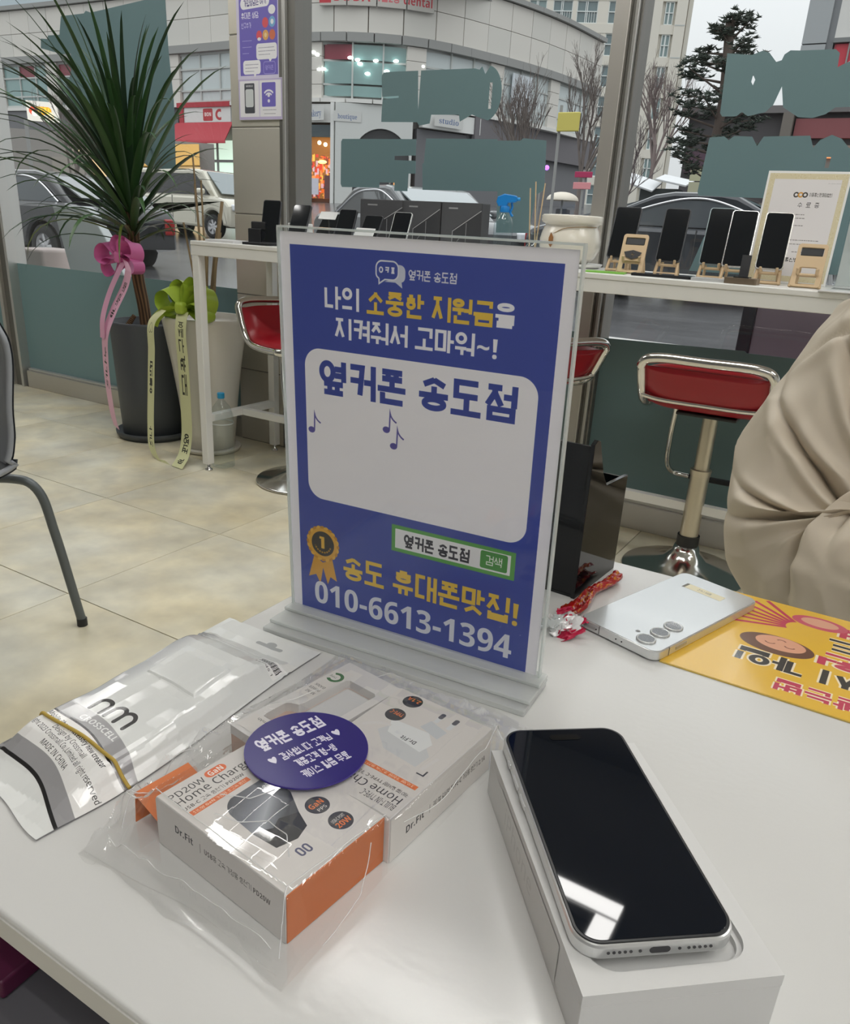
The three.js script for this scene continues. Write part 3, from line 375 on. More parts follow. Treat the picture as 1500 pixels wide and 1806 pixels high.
// ---- building on the right edge, low dark shops, kiosk
{
  const b = thing('corner_building', 'grey concrete corner building with a white front and red sign at top right', 'building'), conc = mat([0.38, 0.4, 0.41], 0.8);
  for (let k = 0; k < 6; k++) mesh('panel', bbox(-5.75, -4.95, 1.4 + k * 1.6, 1.4 + (k + 1) * 1.6 - 0.04, -36, -34.5), conc, b); mesh('corner_post', bbox(-4.95, -4.72, 1.4, 11, -35.5, -34.6), mat([0.2, 0.21, 0.22], 0.6), b);
  mesh('wall', merge([bbox(-4.72, 9, 7.9, 11, -36, -34.6)]), mat([0.68, 0.67, 0.64], 0.7), b); mesh('lower_wall', bbox(-4.72, 9, 1.4, 7.0, -36, -34.9), mat([0.3, 0.28, 0.27], 0.7), b); mesh('ledge', bbox(-4.72, 9, 7.78, 7.92, -36, -34.45), mat([0.2, 0.21, 0.21], 0.6), b);
  const t = canvasTex(512, 128, (c, w, h) => { c.fillStyle = '#c43c4a'; c.fillRect(0, 0, w, h); c.fillStyle = '#e3e7ec'; c.beginPath(); c.moveTo(0, 128); c.bezierCurveTo(30, 60, 60, 40, 130, 50); c.lineTo(512, 60); c.lineTo(512, 128); c.fill(); ltext(c, 'VIVA', 60, 118, 60, '#c43c4a', { bold: true }); });
  mesh('sign_board', bbox(-4.66, 6, 6.6, 7.76, -34.95, -34.6), mat([0.4, 0.05, 0.07], 0.5), b); print('sign_print', 6, 1.1, printMat(t), b, [-1.6, 7.2, -34.58]); mesh('sign_frame', merge([bbox(-4.2, -4.15, 6.6, 7.78, -34.6, -34.5), bbox(-3.7, -3.65, 6.6, 7.78, -34.6, -34.5)]), eaveGrey, b);
  const s = thing('low_shops', 'dark low row of shops behind the pine tree with a maroon sign band', 'building'), dk = mat([0.075, 0.068, 0.072], 0.6);
  mesh('wall', bbox(-7.6, 9, 1.2, 4.75, -31, -28.2), dk, s); mesh('roof', bbox(-7.8, 9.2, 4.75, 4.95, -31, -27.9), mat([0.16, 0.15, 0.15], 0.7), s); mesh('sign_band', bbox(-4.4, 9, 4.08, 4.6, -28.2, -28), mat([0.24, 0.07, 0.075], 0.5), s); mesh('sign_band', bbox(-7.5, -4.7, 3.1, 3.75, -28.2, -28.02), mat([0.1, 0.055, 0.08], 0.5), s);
  mesh('pillar', bbox(-4.75, -4.45, 1.2, 4.75, -28.2, -27.8), mat([0.17, 0.15, 0.13], 0.7), s); mesh('shop_window', bbox(-4.3, 3, 1.8, 3.9, -28.2, -28.1), mat([0.24, 0.22, 0.2], 0.2), s); mesh('lit_sign', bbox(-3.5, -1.5, 3.55, 3.8, -28.1, -28), glowMat([1, 0.35, 0.12], 0.7), s);
  const notice = thing('notice_board', 'pale vertical notice board standing in front of the dark low shops', 'notice board', [-5.95, gy(-24), -24]); mesh('post', bbox(-0.2, 0.2, 0, 0.8, -0.05, 0.05), eaveGrey, notice); for (let k = 0; k < 4; k++) mesh('panel', bbox(-0.24, 0.24, 0.3 + k * 0.36, 0.3 + k * 0.36 + 0.33, 0.05, 0.09), mat([0.4 + 0.04 * k, 0.39 + 0.04 * k, 0.33], 0.6), notice);
  const k = thing('kiosk', 'small street kiosk with white sloping canopy behind the bare trees', 'kiosk', [-7.3, gy(-24.8), -24.8]); mesh('walls', bbox(-0.5, 0.6, 0, 1.15, -0.6, 0), mat([0.06, 0.07, 0.07], 0.5), k); mesh('counter', bbox(-0.9, 0.7, 0, 0.5, 0, 0.1), mat([0.32, 0.29, 0.26], 0.6), k);
  mesh('canopy', merge([at(rbox(0.95, 0.05, 0.9, 0.01), [-0.45, 1.3, 0.1], [0.3, 0, -0.28]), at(rbox(0.9, 0.05, 0.9, 0.01), [0.45, 1.38, -0.1], [0.2, 0, -0.18])]), mat([0.72, 0.73, 0.74], 0.6), k);
  const bl = thing('office_block', 'pale bluish office block rising above the curved roof at top left', 'building', [-66, 0, -52], 0.5); mesh('wall', bbox(-14, 16, 0, 26, -8, 0), mat([0.42, 0.48, 0.52], 0.6), bl); for (let f = 0; f < 7; f++) mesh('window_band', bbox(-13.5, 15.5, 4 + f * 3, 5.8 + f * 3, 0, 0.08), mat([0.5, 0.58, 0.62], 0.15), bl);
}
// ---- lit signs and street furniture
{
  const ls = thing('lit_sign', 'glowing round yellow and white shop sign at far left', 'sign', [-21.35, 3.35, -14.9], 0.85);
  const t = canvasTex(256, 160, (c, w, h) => { c.fillStyle = '#cfcac0'; c.fillRect(0, 0, w, h); c.fillStyle = '#e8a52a'; rpath(c, 60, 40, 140, 66, 30); c.fill(); disc(c, 52, 78, 34, '#d9563c'); disc(c, 62, 96, 24, '#f4efe6'); disc(c, 190, 110, 30, '#f3dcb6'); ktext(c, '빵집', 86, 48, 48, '#f6e04c', { fit: 96 }); });
  mesh('case', rbox(0.8, 0.5, 0.12, 0.05), mat([0.5, 0.49, 0.46], 0.5), ls); print('sign_face', 0.78, 0.48, glowMat([1, 1, 1], 0.8, t), ls, [0, 0, 0.062]); mesh('bracket', bbox(-0.5, -0.4, -2.3, -0.2, -0.1, 0), eaveGrey, ls);
  const nb = thing('neon_light', 'small blue and violet neon light among the leaves of the palm', 'neon light', [-18.6, 2.75, -14.6]); mesh('blue_bulb', new THREE.SphereGeometry(0.12, 14, 10), glowMat([0.1, 0.1, 1], 2.5), nb); mesh('violet_bulb', at(new THREE.SphereGeometry(0.09, 14, 10), [-0.11, -0.02, 0.03]), glowMat([0.7, 0.1, 0.9], 2), nb); mesh('pole', rod([0, -2.5, -0.05], [0, 0, -0.05], 0.03), eaveGrey, nb);
  const fr = thing('cafe_front', 'cafe front with glowing warm windows and ochre awning at far left', 'building', [-22.5, gy(-17.5), -17.5], 0.8), warm = glowMat([1, 0.72, 0.38], 0.4);
  mesh('wall', bbox(-7, 3.4, 0, 2.4, -2, -0.1), mat([0.3, 0.28, 0.26], 0.7), fr); for (let k = 0; k < 4; k++) { mesh('window', bbox(-1.4 + k * 1.15, -0.5 + k * 1.15, 0.2, 1.7, -0.12, -0.04), k % 2 ? warm : mat([0.35, 0.32, 0.28], 0.3), fr); } mesh('awning', at(rbox(1.9, 0.05, 1, 0.01), [2.0, 1.95, 0.3], [0.7, 0, 0.1]), mat([0.6, 0.34, 0.08], 0.7), fr); for (const x of [-0.6, 0.1]) mesh('lamp', at(new THREE.SphereGeometry(0.07, 10, 8), [x, 1.95, 0.1], [0, 0, 0], [1, 1.8, 1]), glowMat([1, 0.75, 0.4], 3), fr);
  const sg = thing('street_sign', 'crimson and pink small street signs on a thin post beyond the glass', 'sign', [-6.5, gy(-16.8), -16.8]); mesh('post', rod([0, 0, 0], [0, 1.65, 0], 0.025), eaveGrey, sg); mesh('sign_plate', rbox(0.38, 0.11, 0.03, 0.01), mat([0.45, 0.03, 0.11], 0.5), sg, [0, 1.56, 0.03]); mesh('sign_plate', rbox(0.38, 0.13, 0.03, 0.01), mat([0.75, 0.3, 0.32], 0.5), sg, [-0.01, 1.35, 0.03]);
  const ye = thing('yellow_sign', 'yellow shop sign hanging behind the bare branches', 'sign', [-6.72, 3.1, -16.2]); mesh('board', rbox(0.46, 0.34, 0.06, 0.02), mat([0.6, 0.52, 0.12], 0.5), ye); mesh('pole', rod([-0.2, -2.6, -0.05], [-0.2, 0.3, -0.05], 0.03), eaveGrey, ye);
  const um = thing('patio_umbrella', 'cream domed patio umbrella standing by the street beyond the glass', 'umbrella', [-7.0, gy(-17), -17]); mesh('canopy', at(new THREE.SphereGeometry(0.34, 20, 8, 0, Math.PI * 2, 0, Math.PI / 2), [0, 1.05, 0], [0, 0, 0], [1, 0.5, 1]), mat([0.74, 0.68, 0.58], 0.7), um); mesh('pole', rod([0, 0, 0], [0, 1.1, 0], 0.02), eaveGrey, um); mesh('bin', bbox(-0.22, 0.05, 0, 0.9, -0.4, -0.2, 0.03), mat([0.1, 0.1, 0.11], 0.5), um);
  const lm = thing('street_lantern', 'white tall oval street lantern with violet glow by the road', 'lantern', [-7.55, gy(-17), -17]); mesh('globe', at(new THREE.SphereGeometry(0.075, 14, 12), [0, 1.5, 0], [0, 0, 0], [1, 2.2, 1]), glowMat([0.95, 0.95, 1], 1.6), lm); mesh('violet_bulb', at(new THREE.SphereGeometry(0.05, 12, 10), [0.12, 1.68, 0]), glowMat([0.4, 0.15, 1], 2), lm); mesh('pole', rod([0, 0, 0], [0, 1.4, 0], 0.02), eaveGrey, lm);
  const bd = thing('standing_board', 'pale grey slanted board standing outside behind the palm', 'board', [0, gy(-3.4), -3.4]); mesh('panel', ext([[-4.8, 1.06], [-4.5, 1.07], [-4.45, 1.05], [-4.33, 0.91], [-4.18, 0.7], [-3.95, 0.02], [-4.5, 0.02]], 0.05, 0.008), mat([0.5, 0.53, 0.54], 0.5), bd); mesh('foot', bbox(-4.5, -3.95, 0, 0.03, -0.15, 0.2), eaveGrey, bd);
  const pl = thing('planter_block', 'pale pink stone block standing outside the left window', 'block', [-4.98, gy(-3.35), -3.4]); mesh('block', rbox(0.3, 0.8, 0.3, 0.02), mat([0.55, 0.47, 0.45], 0.8), pl, [0, 0.4, 0]);
  const mv = thing('mauve_board', 'mauve panel board standing outside below the counter at right', 'board', [0.15, gy(-3.1), -3.1]); mesh('panel', bbox(-0.64, 0.9, 0, 0.9, -0.03, 0, 0.004), mat([0.28, 0.2, 0.25], 0.6), mv); mesh('frame', bbox(-0.685, -0.64, 0, 0.91, -0.03, 0.012, 0.004), mat([0.03, 0.025, 0.035], 0.5), mv); 
}
// ---- trees
function bareTree(label, x, z, h, spread, seed, col = [0.2, 0.17, 0.155]) {
  const keep = seedState; seedState = seed; const parts = [], trunk = [], t = thing('bare_tree', label, 'tree', [x, gy(z), z]);
  const grow = (p, d, len, r, lv) => { const q = p.clone().addScaledVector(d, len); (lv ? parts : trunk).push(rod(p.toArray(), q.toArray(), r, r * 0.7, lv > 1 ? 3 : 5)); if (lv > 4 || r < 0.004) return; const n = lv === 0 ? 6 : lv < 3 ? 4 : 3; for (let i = 0; i < n; i++) { const e = d.clone().add(V(rr(-1, 1) * spread, rr(0.05, 0.8), rr(-1, 1) * spread)).normalize(); grow(p.clone().lerp(q, rr(0.45, 1)), e, len * rr(0.5, 0.72), r * 0.55, lv + 1); } };
  grow(V(0, 0, 0), V(0, 1, 0), h * 0.42, h * 0.014, 0); const m = mat(col, 0.9); mesh('trunk', merge(trunk), m, t); mesh('branches', merge(parts), m, t); seedState = keep; return t;
}
bareTree('bare street tree growing at far left behind the palm leaves', -15.6, -11.4, 3.2, 0.7, 11);
bareTree('bare tree growing in front of the right end of the curved building', -8.2, -17.6, 4.6, 0.55, 23);
bareTree('bare tree growing beneath the cream apartment tower', -8.6, -22, 5.2, 0.55, 37);
bareTree('bare tree with low bushy twigs just right of the window mullion', -7.2, -21.5, 3.6, 0.7, 41, [0.17, 0.14, 0.14]);
bareTree('bare tree with fine reddish twigs just left of the pine', -8.2, -27, 5.6, 0.6, 53, [0.24, 0.19, 0.18]);
{
  const t = thing('pine_tree', 'large dark green pine tree with layered crown against the pale sky', 'tree', [-4.75, gy(-19.6), -19.6]), bark = mat([0.13, 0.1, 0.085], 0.9), lv = mat([0.05, 0.065, 0.05], 0.8);
  const br = [], tufts = []; const trunkPts = [[0.1, 0, 0], [0.02, 1.4, 0], [0.15, 2.8, 0.1], [0, 4.5, 0]]; mesh('trunk', tube(trunkPts, 0.1, 16, 8), bark, t);
  const tuft = (p, s) => { for (let i = 0; i < 9; i++) { const a = rnd() * 6.3, e = rr(-0.35, 0.9), l = s * rr(0.6, 1.2), d = V(Math.cos(a) * Math.cos(e), Math.sin(e) * 0.8, Math.sin(a) * Math.cos(e)); tufts.push(rod(p.toArray(), p.clone().addScaledVector(d, l).toArray(), 0.02, 0.002, 3)); } };
  for (let i = 0; i < 46; i++) {
    const y = 1.55 + 2.95 * (i / 45), k = (y - 1.55) / 2.95, R = (0.55 + 0.55 * Math.sin(k * 2.6 + 0.55)) * rr(0.75, 1.15) * (k > 0.86 ? 0.62 : 1), a = i * 2.4 + rr(-0.3, 0.3), tip = V(Math.cos(a) * R + 0.05, y + rr(-0.12, 0.25), Math.sin(a) * R), b0 = V(0.08, y - 0.15, 0);
    br.push(rod(b0.toArray(), tip.toArray(), 0.03, 0.008, 4)); for (let j = 0; j < 20; j++) { const f = Math.sqrt(rr(0.12, 1)), p = b0.clone().lerp(tip, f).add(V(rr(-0.17, 0.17), rr(-0.04, 0.1), rr(-0.17, 0.17))); tuft(p, 0.12); }
  }
  mesh('branches', merge(br), bark, t); const f = mesh('foliage', merge(tufts), lv, t); f.userData.kind = 'stuff';
}
// ---- cars, length along x; nose = +1 to the right
function car(label, cat, { L, H, W = 1.75, nose = 1, col, belt, cabin, hood, glassCol = [0.03, 0.035, 0.04], chromeTrim = 0, wheelR = 0.31 }, x, z, turn = 0) {
  const g = thing('car', label, cat, [x, gy(z), z], turn), paint = mat(col, 0.22, 0.2, { clearcoat: 1, clearcoatRoughness: 0.05 }), gl = mat(glassCol, 0.05, 0, { clearcoat: 1 }), S = new THREE.Shape(), h = L / 2, wr = wheelR + 0.05, wx = L * 0.345;
  const [c0, c1, c2, c3] = cabin; // rear base, rear top, front top, front base as fractions of L from the middle
  S.moveTo(-h, 0.32); S.lineTo(-wx - wr, 0.26); S.absarc(-wx, 0.3, wr, Math.PI, 0, true); S.lineTo(wx - wr, 0.24); S.absarc(wx, 0.3, wr, Math.PI, 0, true); S.lineTo(h - 0.05, 0.28); S.quadraticCurveTo(h, 0.4, h - 0.02, hood - 0.18); S.quadraticCurveTo(h - 0.12, hood - 0.02, h - 0.35, hood); S.lineTo(c3 * L, belt); S.lineTo(c0 * L, belt + 0.02); S.quadraticCurveTo(-h + 0.02, belt, -h, belt - 0.2); S.closePath();
  const flip = (q) => { if (nose < 0) { q.rotateY(Math.PI); } return q; };
  mesh('body', flip(at(ext(S, W - 0.12, 0.06), [0, 0, -W / 2 + 0.06])), paint, g);
  const cw = W * 0.82, C = (ins, top) => [[c0 * L + ins * 1.4, belt - 0.03], [c1 * L + ins, top - 0.04], [c1 * L + ins + 0.25, top], [c2 * L - ins - 0.2, top], [c2 * L - ins, top - 0.03], [c3 * L - ins * 1.4, belt - 0.03]];
  mesh('roof', flip(at(ext(C(0, H), cw - 0.1, 0.05), [0, 0, -cw / 2 + 0.05])), paint, g);
  const gw = merge([1, -1].map((s) => at(ext([[c0 * L + 0.3, belt + 0.03], [c1 * L + 0.16, H - 0.13], [c1 * L + 0.42, H - 0.1], [c2 * L - 0.24, H - 0.1], [c3 * L - 0.22, belt + 0.03]], 0.02), [0, 0, s * (cw / 2 + 0.005) - 0.01]))); mesh('side_window', flip(gw), gl, g);
  if (chromeTrim) mesh('window_trim', flip(merge([1, -1].map((s) => at(tube([[c0 * L + 0.3, belt + 0.03, 0], [c1 * L + 0.2, H - 0.12, 0], [(c1 + c2) / 2 * L, H - 0.075, 0], [c2 * L - 0.24, H - 0.1, 0], [c3 * L - 0.22, belt + 0.03, 0]], 0.014, 50, 6), [0, 0, s * (cw / 2 + 0.02)])))), mat([0.8, 0.8, 0.82], 0.15, 1), g);
  const pane = (a, b, s) => { const A = V(a[0], a[1], 0), B = V(b[0], b[1], 0), q = new THREE.BoxGeometry(A.distanceTo(B), 0.02, cw - 0.24); q.rotateZ(Math.atan2(B.y - A.y, B.x - A.x)); q.translate((A.x + B.x) / 2 + s * 0.052, (A.y + B.y) / 2 + 0.03, 0); return q; };
  mesh('windscreen', flip(pane([c3 * L - 0.02, belt + 0.04], [c2 * L - 0.03, H - 0.08], 1)), mat([0.16, 0.2, 0.21], 0.05, 0, { clearcoat: 1 }), g); mesh('rear_window', flip(pane([c0 * L + 0.02, belt + 0.06], [c1 * L + 0.03, H - 0.1], -1)), gl, g);
  const tyre = lathe([[wheelR * 0.62, -0.1], [wheelR * 0.9, -0.1], [wheelR, -0.07], [wheelR, 0.07], [wheelR * 0.9, 0.1], [wheelR * 0.62, 0.1]], 28), rim = merge([lathe([[0, 0.06], [0.06, 0.065], [0.07, 0.04], [0.08, 0.02], [wheelR * 0.6, 0.02], [wheelR * 0.62, 0.09]], 28), ...Array.from({ length: 7 }, (_, i) => at(rbox(wheelR * 0.58, 0.03, 0.05, 0.01, 1), [Math.cos(i * 0.898) * wheelR * 0.32, 0.055, -Math.sin(i * 0.898) * wheelR * 0.32], [0, i * 0.898, 0]))]);
  for (const [px, s] of [[-wx, 1], [wx, 1], [-wx, -1], [wx, -1]]) { const w = mesh('wheel', tyre, mat([0.02, 0.02, 0.02], 0.8), g, [px * nose, wheelR, s * (W / 2 - 0.1)], [s * Math.PI / 2, 0, 0]); mesh('rim', rim, mat([0.55, 0.55, 0.56], 0.3, 0.7), w); }
  for (const s of [1, -1]) { const m = mesh('mirror', flip(at(rbox(0.16, 0.13, 0.18, 0.05), [c3 * L - 0.35, belt + 0.1, s * (W / 2 + 0.03)])), paint, g); }
  mesh('headlight', flip(merge([1, -1].map((s) => at(rbox(0.22, 0.14, 0.4, 0.04), [h - 0.06, hood - 0.2, s * (W / 2 - 0.3)])))), mat([0.7, 0.72, 0.75], 0.1), g); mesh('tail_light', flip(merge([1, -1].map((s) => at(rbox(0.1, 0.24, 0.2, 0.03), [-h + 0.03, belt - 0.25, s * (W / 2 - 0.14)])))), mat([0.3, 0.02, 0.02], 0.2), g);
  mesh('door_gap', merge([1, -1].map((s) => merge([bbox(-0.03, -0.018, 0.34, belt, s * W / 2 - 0.004, s * W / 2 + 0.004), bbox(L * 0.2, L * 0.2 + 0.012, 0.34, belt, s * W / 2 - 0.004, s * W / 2 + 0.004)]))), mat([0.05, 0.05, 0.05], 0.8), g);
  return g;
}
car('beige boxy hatchback parked across the road by the red awning', 'car', { L: 3.65, H: 1.5, W: 1.62, col: [0.6, 0.57, 0.47], belt: 0.92, cabin: [-0.49, -0.45, 0.24, 0.36], hood: 0.9, wheelR: 0.27, glassCol: [0.02, 0.02, 0.022] }, -15.75, -15.0);
car('black estate car parked close outside the left window', 'car', { L: 4.8, H: 1.34, W: 1.85, col: [0.012, 0.013, 0.016], belt: 0.9, cabin: [-0.46, -0.34, 0.12, 0.28], hood: 0.88, nose: -1, chromeTrim: 1, glassCol: [0.06, 0.075, 0.085] }, -12.7, -8.4);
car('dark grey car parked behind the row of black boxes', 'car', { L: 4.6, H: 1.3, W: 1.85, col: [0.1, 0.105, 0.11], belt: 0.85, cabin: [-0.4, -0.2, 0.1, 0.27], hood: 0.84, chromeTrim: 1, glassCol: [0.12, 0.13, 0.135] }, -7.5, -12.0, -0.5);
car('black saloon with chrome window trim beyond the phone stands', 'car', { L: 4.7, H: 1.32, W: 1.85, col: [0.03, 0.033, 0.04], belt: 0.88, cabin: [-0.36, -0.14, 0.08, 0.27], hood: 0.86, chromeTrim: 1, glassCol: [0.1, 0.11, 0.12] }, -2.55, -11.6);
// ================================================================ white window counters and what stands on them
const CT = 0.942;
function counterTable(label, x0, x1, bars) {
  const w = x1 - x0, t = thing('counter_table', label, 'table', [(x0 + x1) / 2, 0, -2.565]), zf = 0.235, h = w / 2, L = 0.036;
  mesh('table_top', rbox(w, 0.016, 0.47, 0.003), whitePaint, t, [0, CT - 0.008, 0]);
  mesh('apron', merge([bbox(-h, h, CT - 0.054, CT - 0.016, zf - 0.03, zf - 0.002, 0.002), bbox(-h, h, CT - 0.054, CT - 0.016, -zf + 0.002, -zf + 0.03, 0.002), bbox(-h, -h + 0.03, CT - 0.054, CT - 0.016, -zf + 0.03, zf - 0.03), bbox(h - 0.03, h, CT - 0.054, CT - 0.016, -zf + 0.03, zf - 0.03)]), whitePaint, t);
  for (const sx of bars) for (const sz of [-1, 1]) { const l = mesh('leg', bbox(-L / 2, L / 2, 0.03, CT - 0.05, -L / 2, L / 2, 0.003), whitePaint, t, [sx * (h - L / 2 - 0.003), 0, sz * (zf - L / 2 - 0.003)]); mesh('foot', lathe([[0, 0], [0.016, 0], [0.016, 0.006], [0.006, 0.012], [0.006, 0.03], [0, 0.03]], 20), chrome, l); }
  for (const sx of bars) mesh('stretcher', bbox(-L / 2, L / 2, 0.215, 0.245, -zf + L, zf - L, 0.002), whitePaint, t, [sx * (h - L / 2 - 0.003), 0, 0]);
  mesh('stretcher', bbox(-h + L, h - L, 0.215, 0.245, -0.015, 0.015, 0.002), whitePaint, t);
  return t;
}
counterTable('white bar counter table on the left with black boxes on top', -2.505, -1.405, [-1, 1]);
counterTable('white bar counter table on the right with phone stands on top', -1.395, 0.95, [-1, 1]);

const wood = mat([0.62, 0.46, 0.28], 0.6), woodDark = mat([0.3, 0.2, 0.1], 0.6), phoneGlass = mat([0.006, 0.008, 0.011], 0.06);
// tilted phone: centre-bottom of the phone at the local origin, leaning back by `lean`
function phoneGeo(w, l, t = 0.008) { return { frame: at(ext(rrect(w, l, 0.009), t - 0.002, 0.001), [0, l / 2, 0]), screen: at(ext(rrect(w - 0.006, l - 0.006, 0.007), 0.0004, 0.0001), [0, l / 2, t]) }; }
function standingPhone(label, p, turn, lean, { w = 0.071, l = 0.15, frameM = darkGrey, screenM = phoneGlass, lift = 0.004, prop = true, group } = {}) {
  const g = thing('display_phone', label, 'phone', p, turn, group), q = phoneGeo(w, l), r = [-lean, 0, 0];
  mesh('frame', q.frame, frameM, g, [0, lift, 0], r); mesh('screen', q.screen, screenM, g, [0, lift, 0], r);
  if (prop) mesh('kickstand', merge([rod([0, lift + l * 0.62 * Math.cos(lean), -l * 0.62 * Math.sin(lean) - 0.004], [0, 0.002, -l * 0.62 * Math.sin(lean) - 0.06], 0.004), bbox(-0.03, 0.03, 0, 0.004, -l * 0.62 * Math.sin(lean) - 0.07, 0.014)]), black, g);
  return g;
}
function woodStand(label, p, turn, group, panel = 0) {
  const g = thing('phone_stand', label, 'phone stand', p, turn, group), H = 0.108, ln = 0.42;
  const bar = (a, b, r = 0.0042) => { const q = rod(a, b, r, r, 4); return q; };
  mesh('back_leg', merge([bar([-0.026, 0.002, -0.05], [-0.02, 0.07, -0.022]), bar([0.026, 0.002, -0.05], [0.02, 0.07, -0.022]), bar([-0.026, 0.004, -0.05], [0.026, 0.004, -0.05])]), wood, g);
  for (const s of [-1, 1]) { mesh('front_leg', bar([s * 0.033, 0.002, 0.03], [s * 0.028, 0.05, 0.002], 0.005), wood, g); mesh('hook', merge([bar([s * 0.022, 0.03, 0.006], [s * 0.022, 0.034, 0.026], 0.004), bar([s * 0.022, 0.033, 0.026], [s * 0.022, 0.046, 0.03], 0.004)]), wood, g); }
  mesh('crossbar', merge([bar([-0.03, 0.03, 0.013], [0.03, 0.03, 0.013]), bar([-0.032, 0.005, 0.028], [0.032, 0.005, 0.028])]), wood, g);
  if (panel) { const slot = rrect(0.052, 0.021, 0.003, THREE.Path, 0, 0.088), low = rrect(0.044, panel > 1 ? 0.03 : 0.046, 0.008, THREE.Path, 0, panel > 1 ? 0.018 : 0.026); mesh('back_panel', at(ext(rrect(0.068, 0.108, 0.008, THREE.Shape, 0, 0.054), 0.005, 0.0006, [slot, low]), [0, 0.002, 0.03], [-ln, 0, 0]), wood, g);
    mesh('rubber_pad', at(rbox(0.05, 0.019, 0.003, 0.002), [0, 0.088 * Math.cos(ln) + 0.003, 0.031 - 0.088 * Math.sin(ln)], [-ln, 0, 0]), black, g); if (panel > 1) mesh('logo', at(ext([[0, 0.012], [0.024, 0.006], [0.017, -0.008], [0, -0.014], [-0.017, -0.008], [-0.024, 0.006]], 0.001, 0, [[[0, 0.009], [-0.005, -0.002], [0.002, -0.001], [-0.002, -0.01], [0.006, 0.002], [-0.001, 0.001]]]), [0, 0.05 * Math.cos(ln) + 0.005, 0.037 - 0.05 * Math.sin(ln)], [-ln, 0, 0]), black, g); }
  return g;
}
{ // phones on wooden stands, right counter (stand and phone are separate things)
  const rows = [[-0.845, -2.58, 'leftmost on the right counter, beside the white jar', darkGrey, 0.0735, 0.152], [-0.685, -2.56, 'behind the black flat phone, between the stands', darkGrey, 0.068, 0.152], [-0.552, -2.55, 'left of the silver-rimmed phone', mat([0.2, 0.25, 0.26], 0.3, 0.6), 0.067, 0.158], [-0.477, -2.5, 'with wide silver rim', mat([0.75, 0.75, 0.74], 0.2, 0.8), 0.066, 0.152], [-0.384, -2.5, 'before the gold-bordered certificate', mat([0.7, 0.69, 0.66], 0.25, 0.7), 0.068, 0.15]];
  rows.forEach(([x, z, where, m, w, l]) => {
    const s = woodStand(`pale wooden stand holding the dark phone ${where}`.split(' ').slice(0, 16).join(' '), [x, CT, z], 0.1, 'wooden phone stands on the right counter');
    standingPhone(`black display phone ${where}`, [x, CT + 0.037, z + 0.012], 0.1, 0.41, { w: w * 1.1, l: l * 1.09, frameM: m, lift: 0.001, prop: false, group: 'phones on wooden stands' });
  });
  woodStand('empty wooden phone stand with black emblem left of the second phone', [-0.775, CT, -2.49], 0.12, 'empty wooden phone stands', 2).scale.setScalar(1.1);
  woodStand('empty wooden phone stand at the right end before the certificate', [-0.278, CT, -2.46], 0.05, 'empty wooden phone stands', 1).scale.setScalar(1.1);
}
{ // flat things on the right counter
  const flat = (name, label, cat, x, z, w, d, h, m, turn, topM) => { const g = thing(name, label, cat, [x, CT, z], turn); mesh('body', at(ext(rrect(w, d, 0.006), h - 0.001, 0.0005), [0, 0.0005, 0], [-Math.PI / 2, 0, 0]), m, g); if (topM) mesh('screen', at(ext(rrect(w - 0.006, d - 0.006, 0.005), 0.0004, 0), [0, h, 0], [-Math.PI / 2, 0, 0]), topM, g); return g; };
  flat('green_card', 'bright green card lying flat on the right counter', 'card', -0.83, -2.415, 0.12, 0.085, 0.004, mat([0.2, 0.5, 0.06], 0.4), 0.2);
  flat('flat_phone', 'black phone lying flat beside the green card', 'phone', -0.66, -2.43, 0.17, 0.09, 0.008, black, 0.08, phoneGlass);
  flat('flat_phone', 'silver phone lying flat on the counter edge', 'phone', -0.505, -2.41, 0.13, 0.075, 0.008, alu, 0.15, mat([0.6, 0.62, 0.64], 0.2));
  const b = flat('bronze_block', 'small bronze block carrying an upright dark strip', 'stand', -0.432, -2.395, 0.085, 0.06, 0.016, mat([0.22, 0.17, 0.12], 0.35, 0.6), 0.0); mesh('strip', bbox(-0.012, 0.012, 0.016, 0.075, -0.012, -0.006), darkGrey, b); mesh('pad', bbox(-0.02, 0.02, 0.016, 0.019, -0.02, 0.022), black, b);
  flat('white_sheet', 'thin white sheet lying at the right end of the counter', 'sheet', -0.13, -2.37, 0.2, 0.1, 0.003, mat([0.7, 0.7, 0.7], 0.3), 0);
}
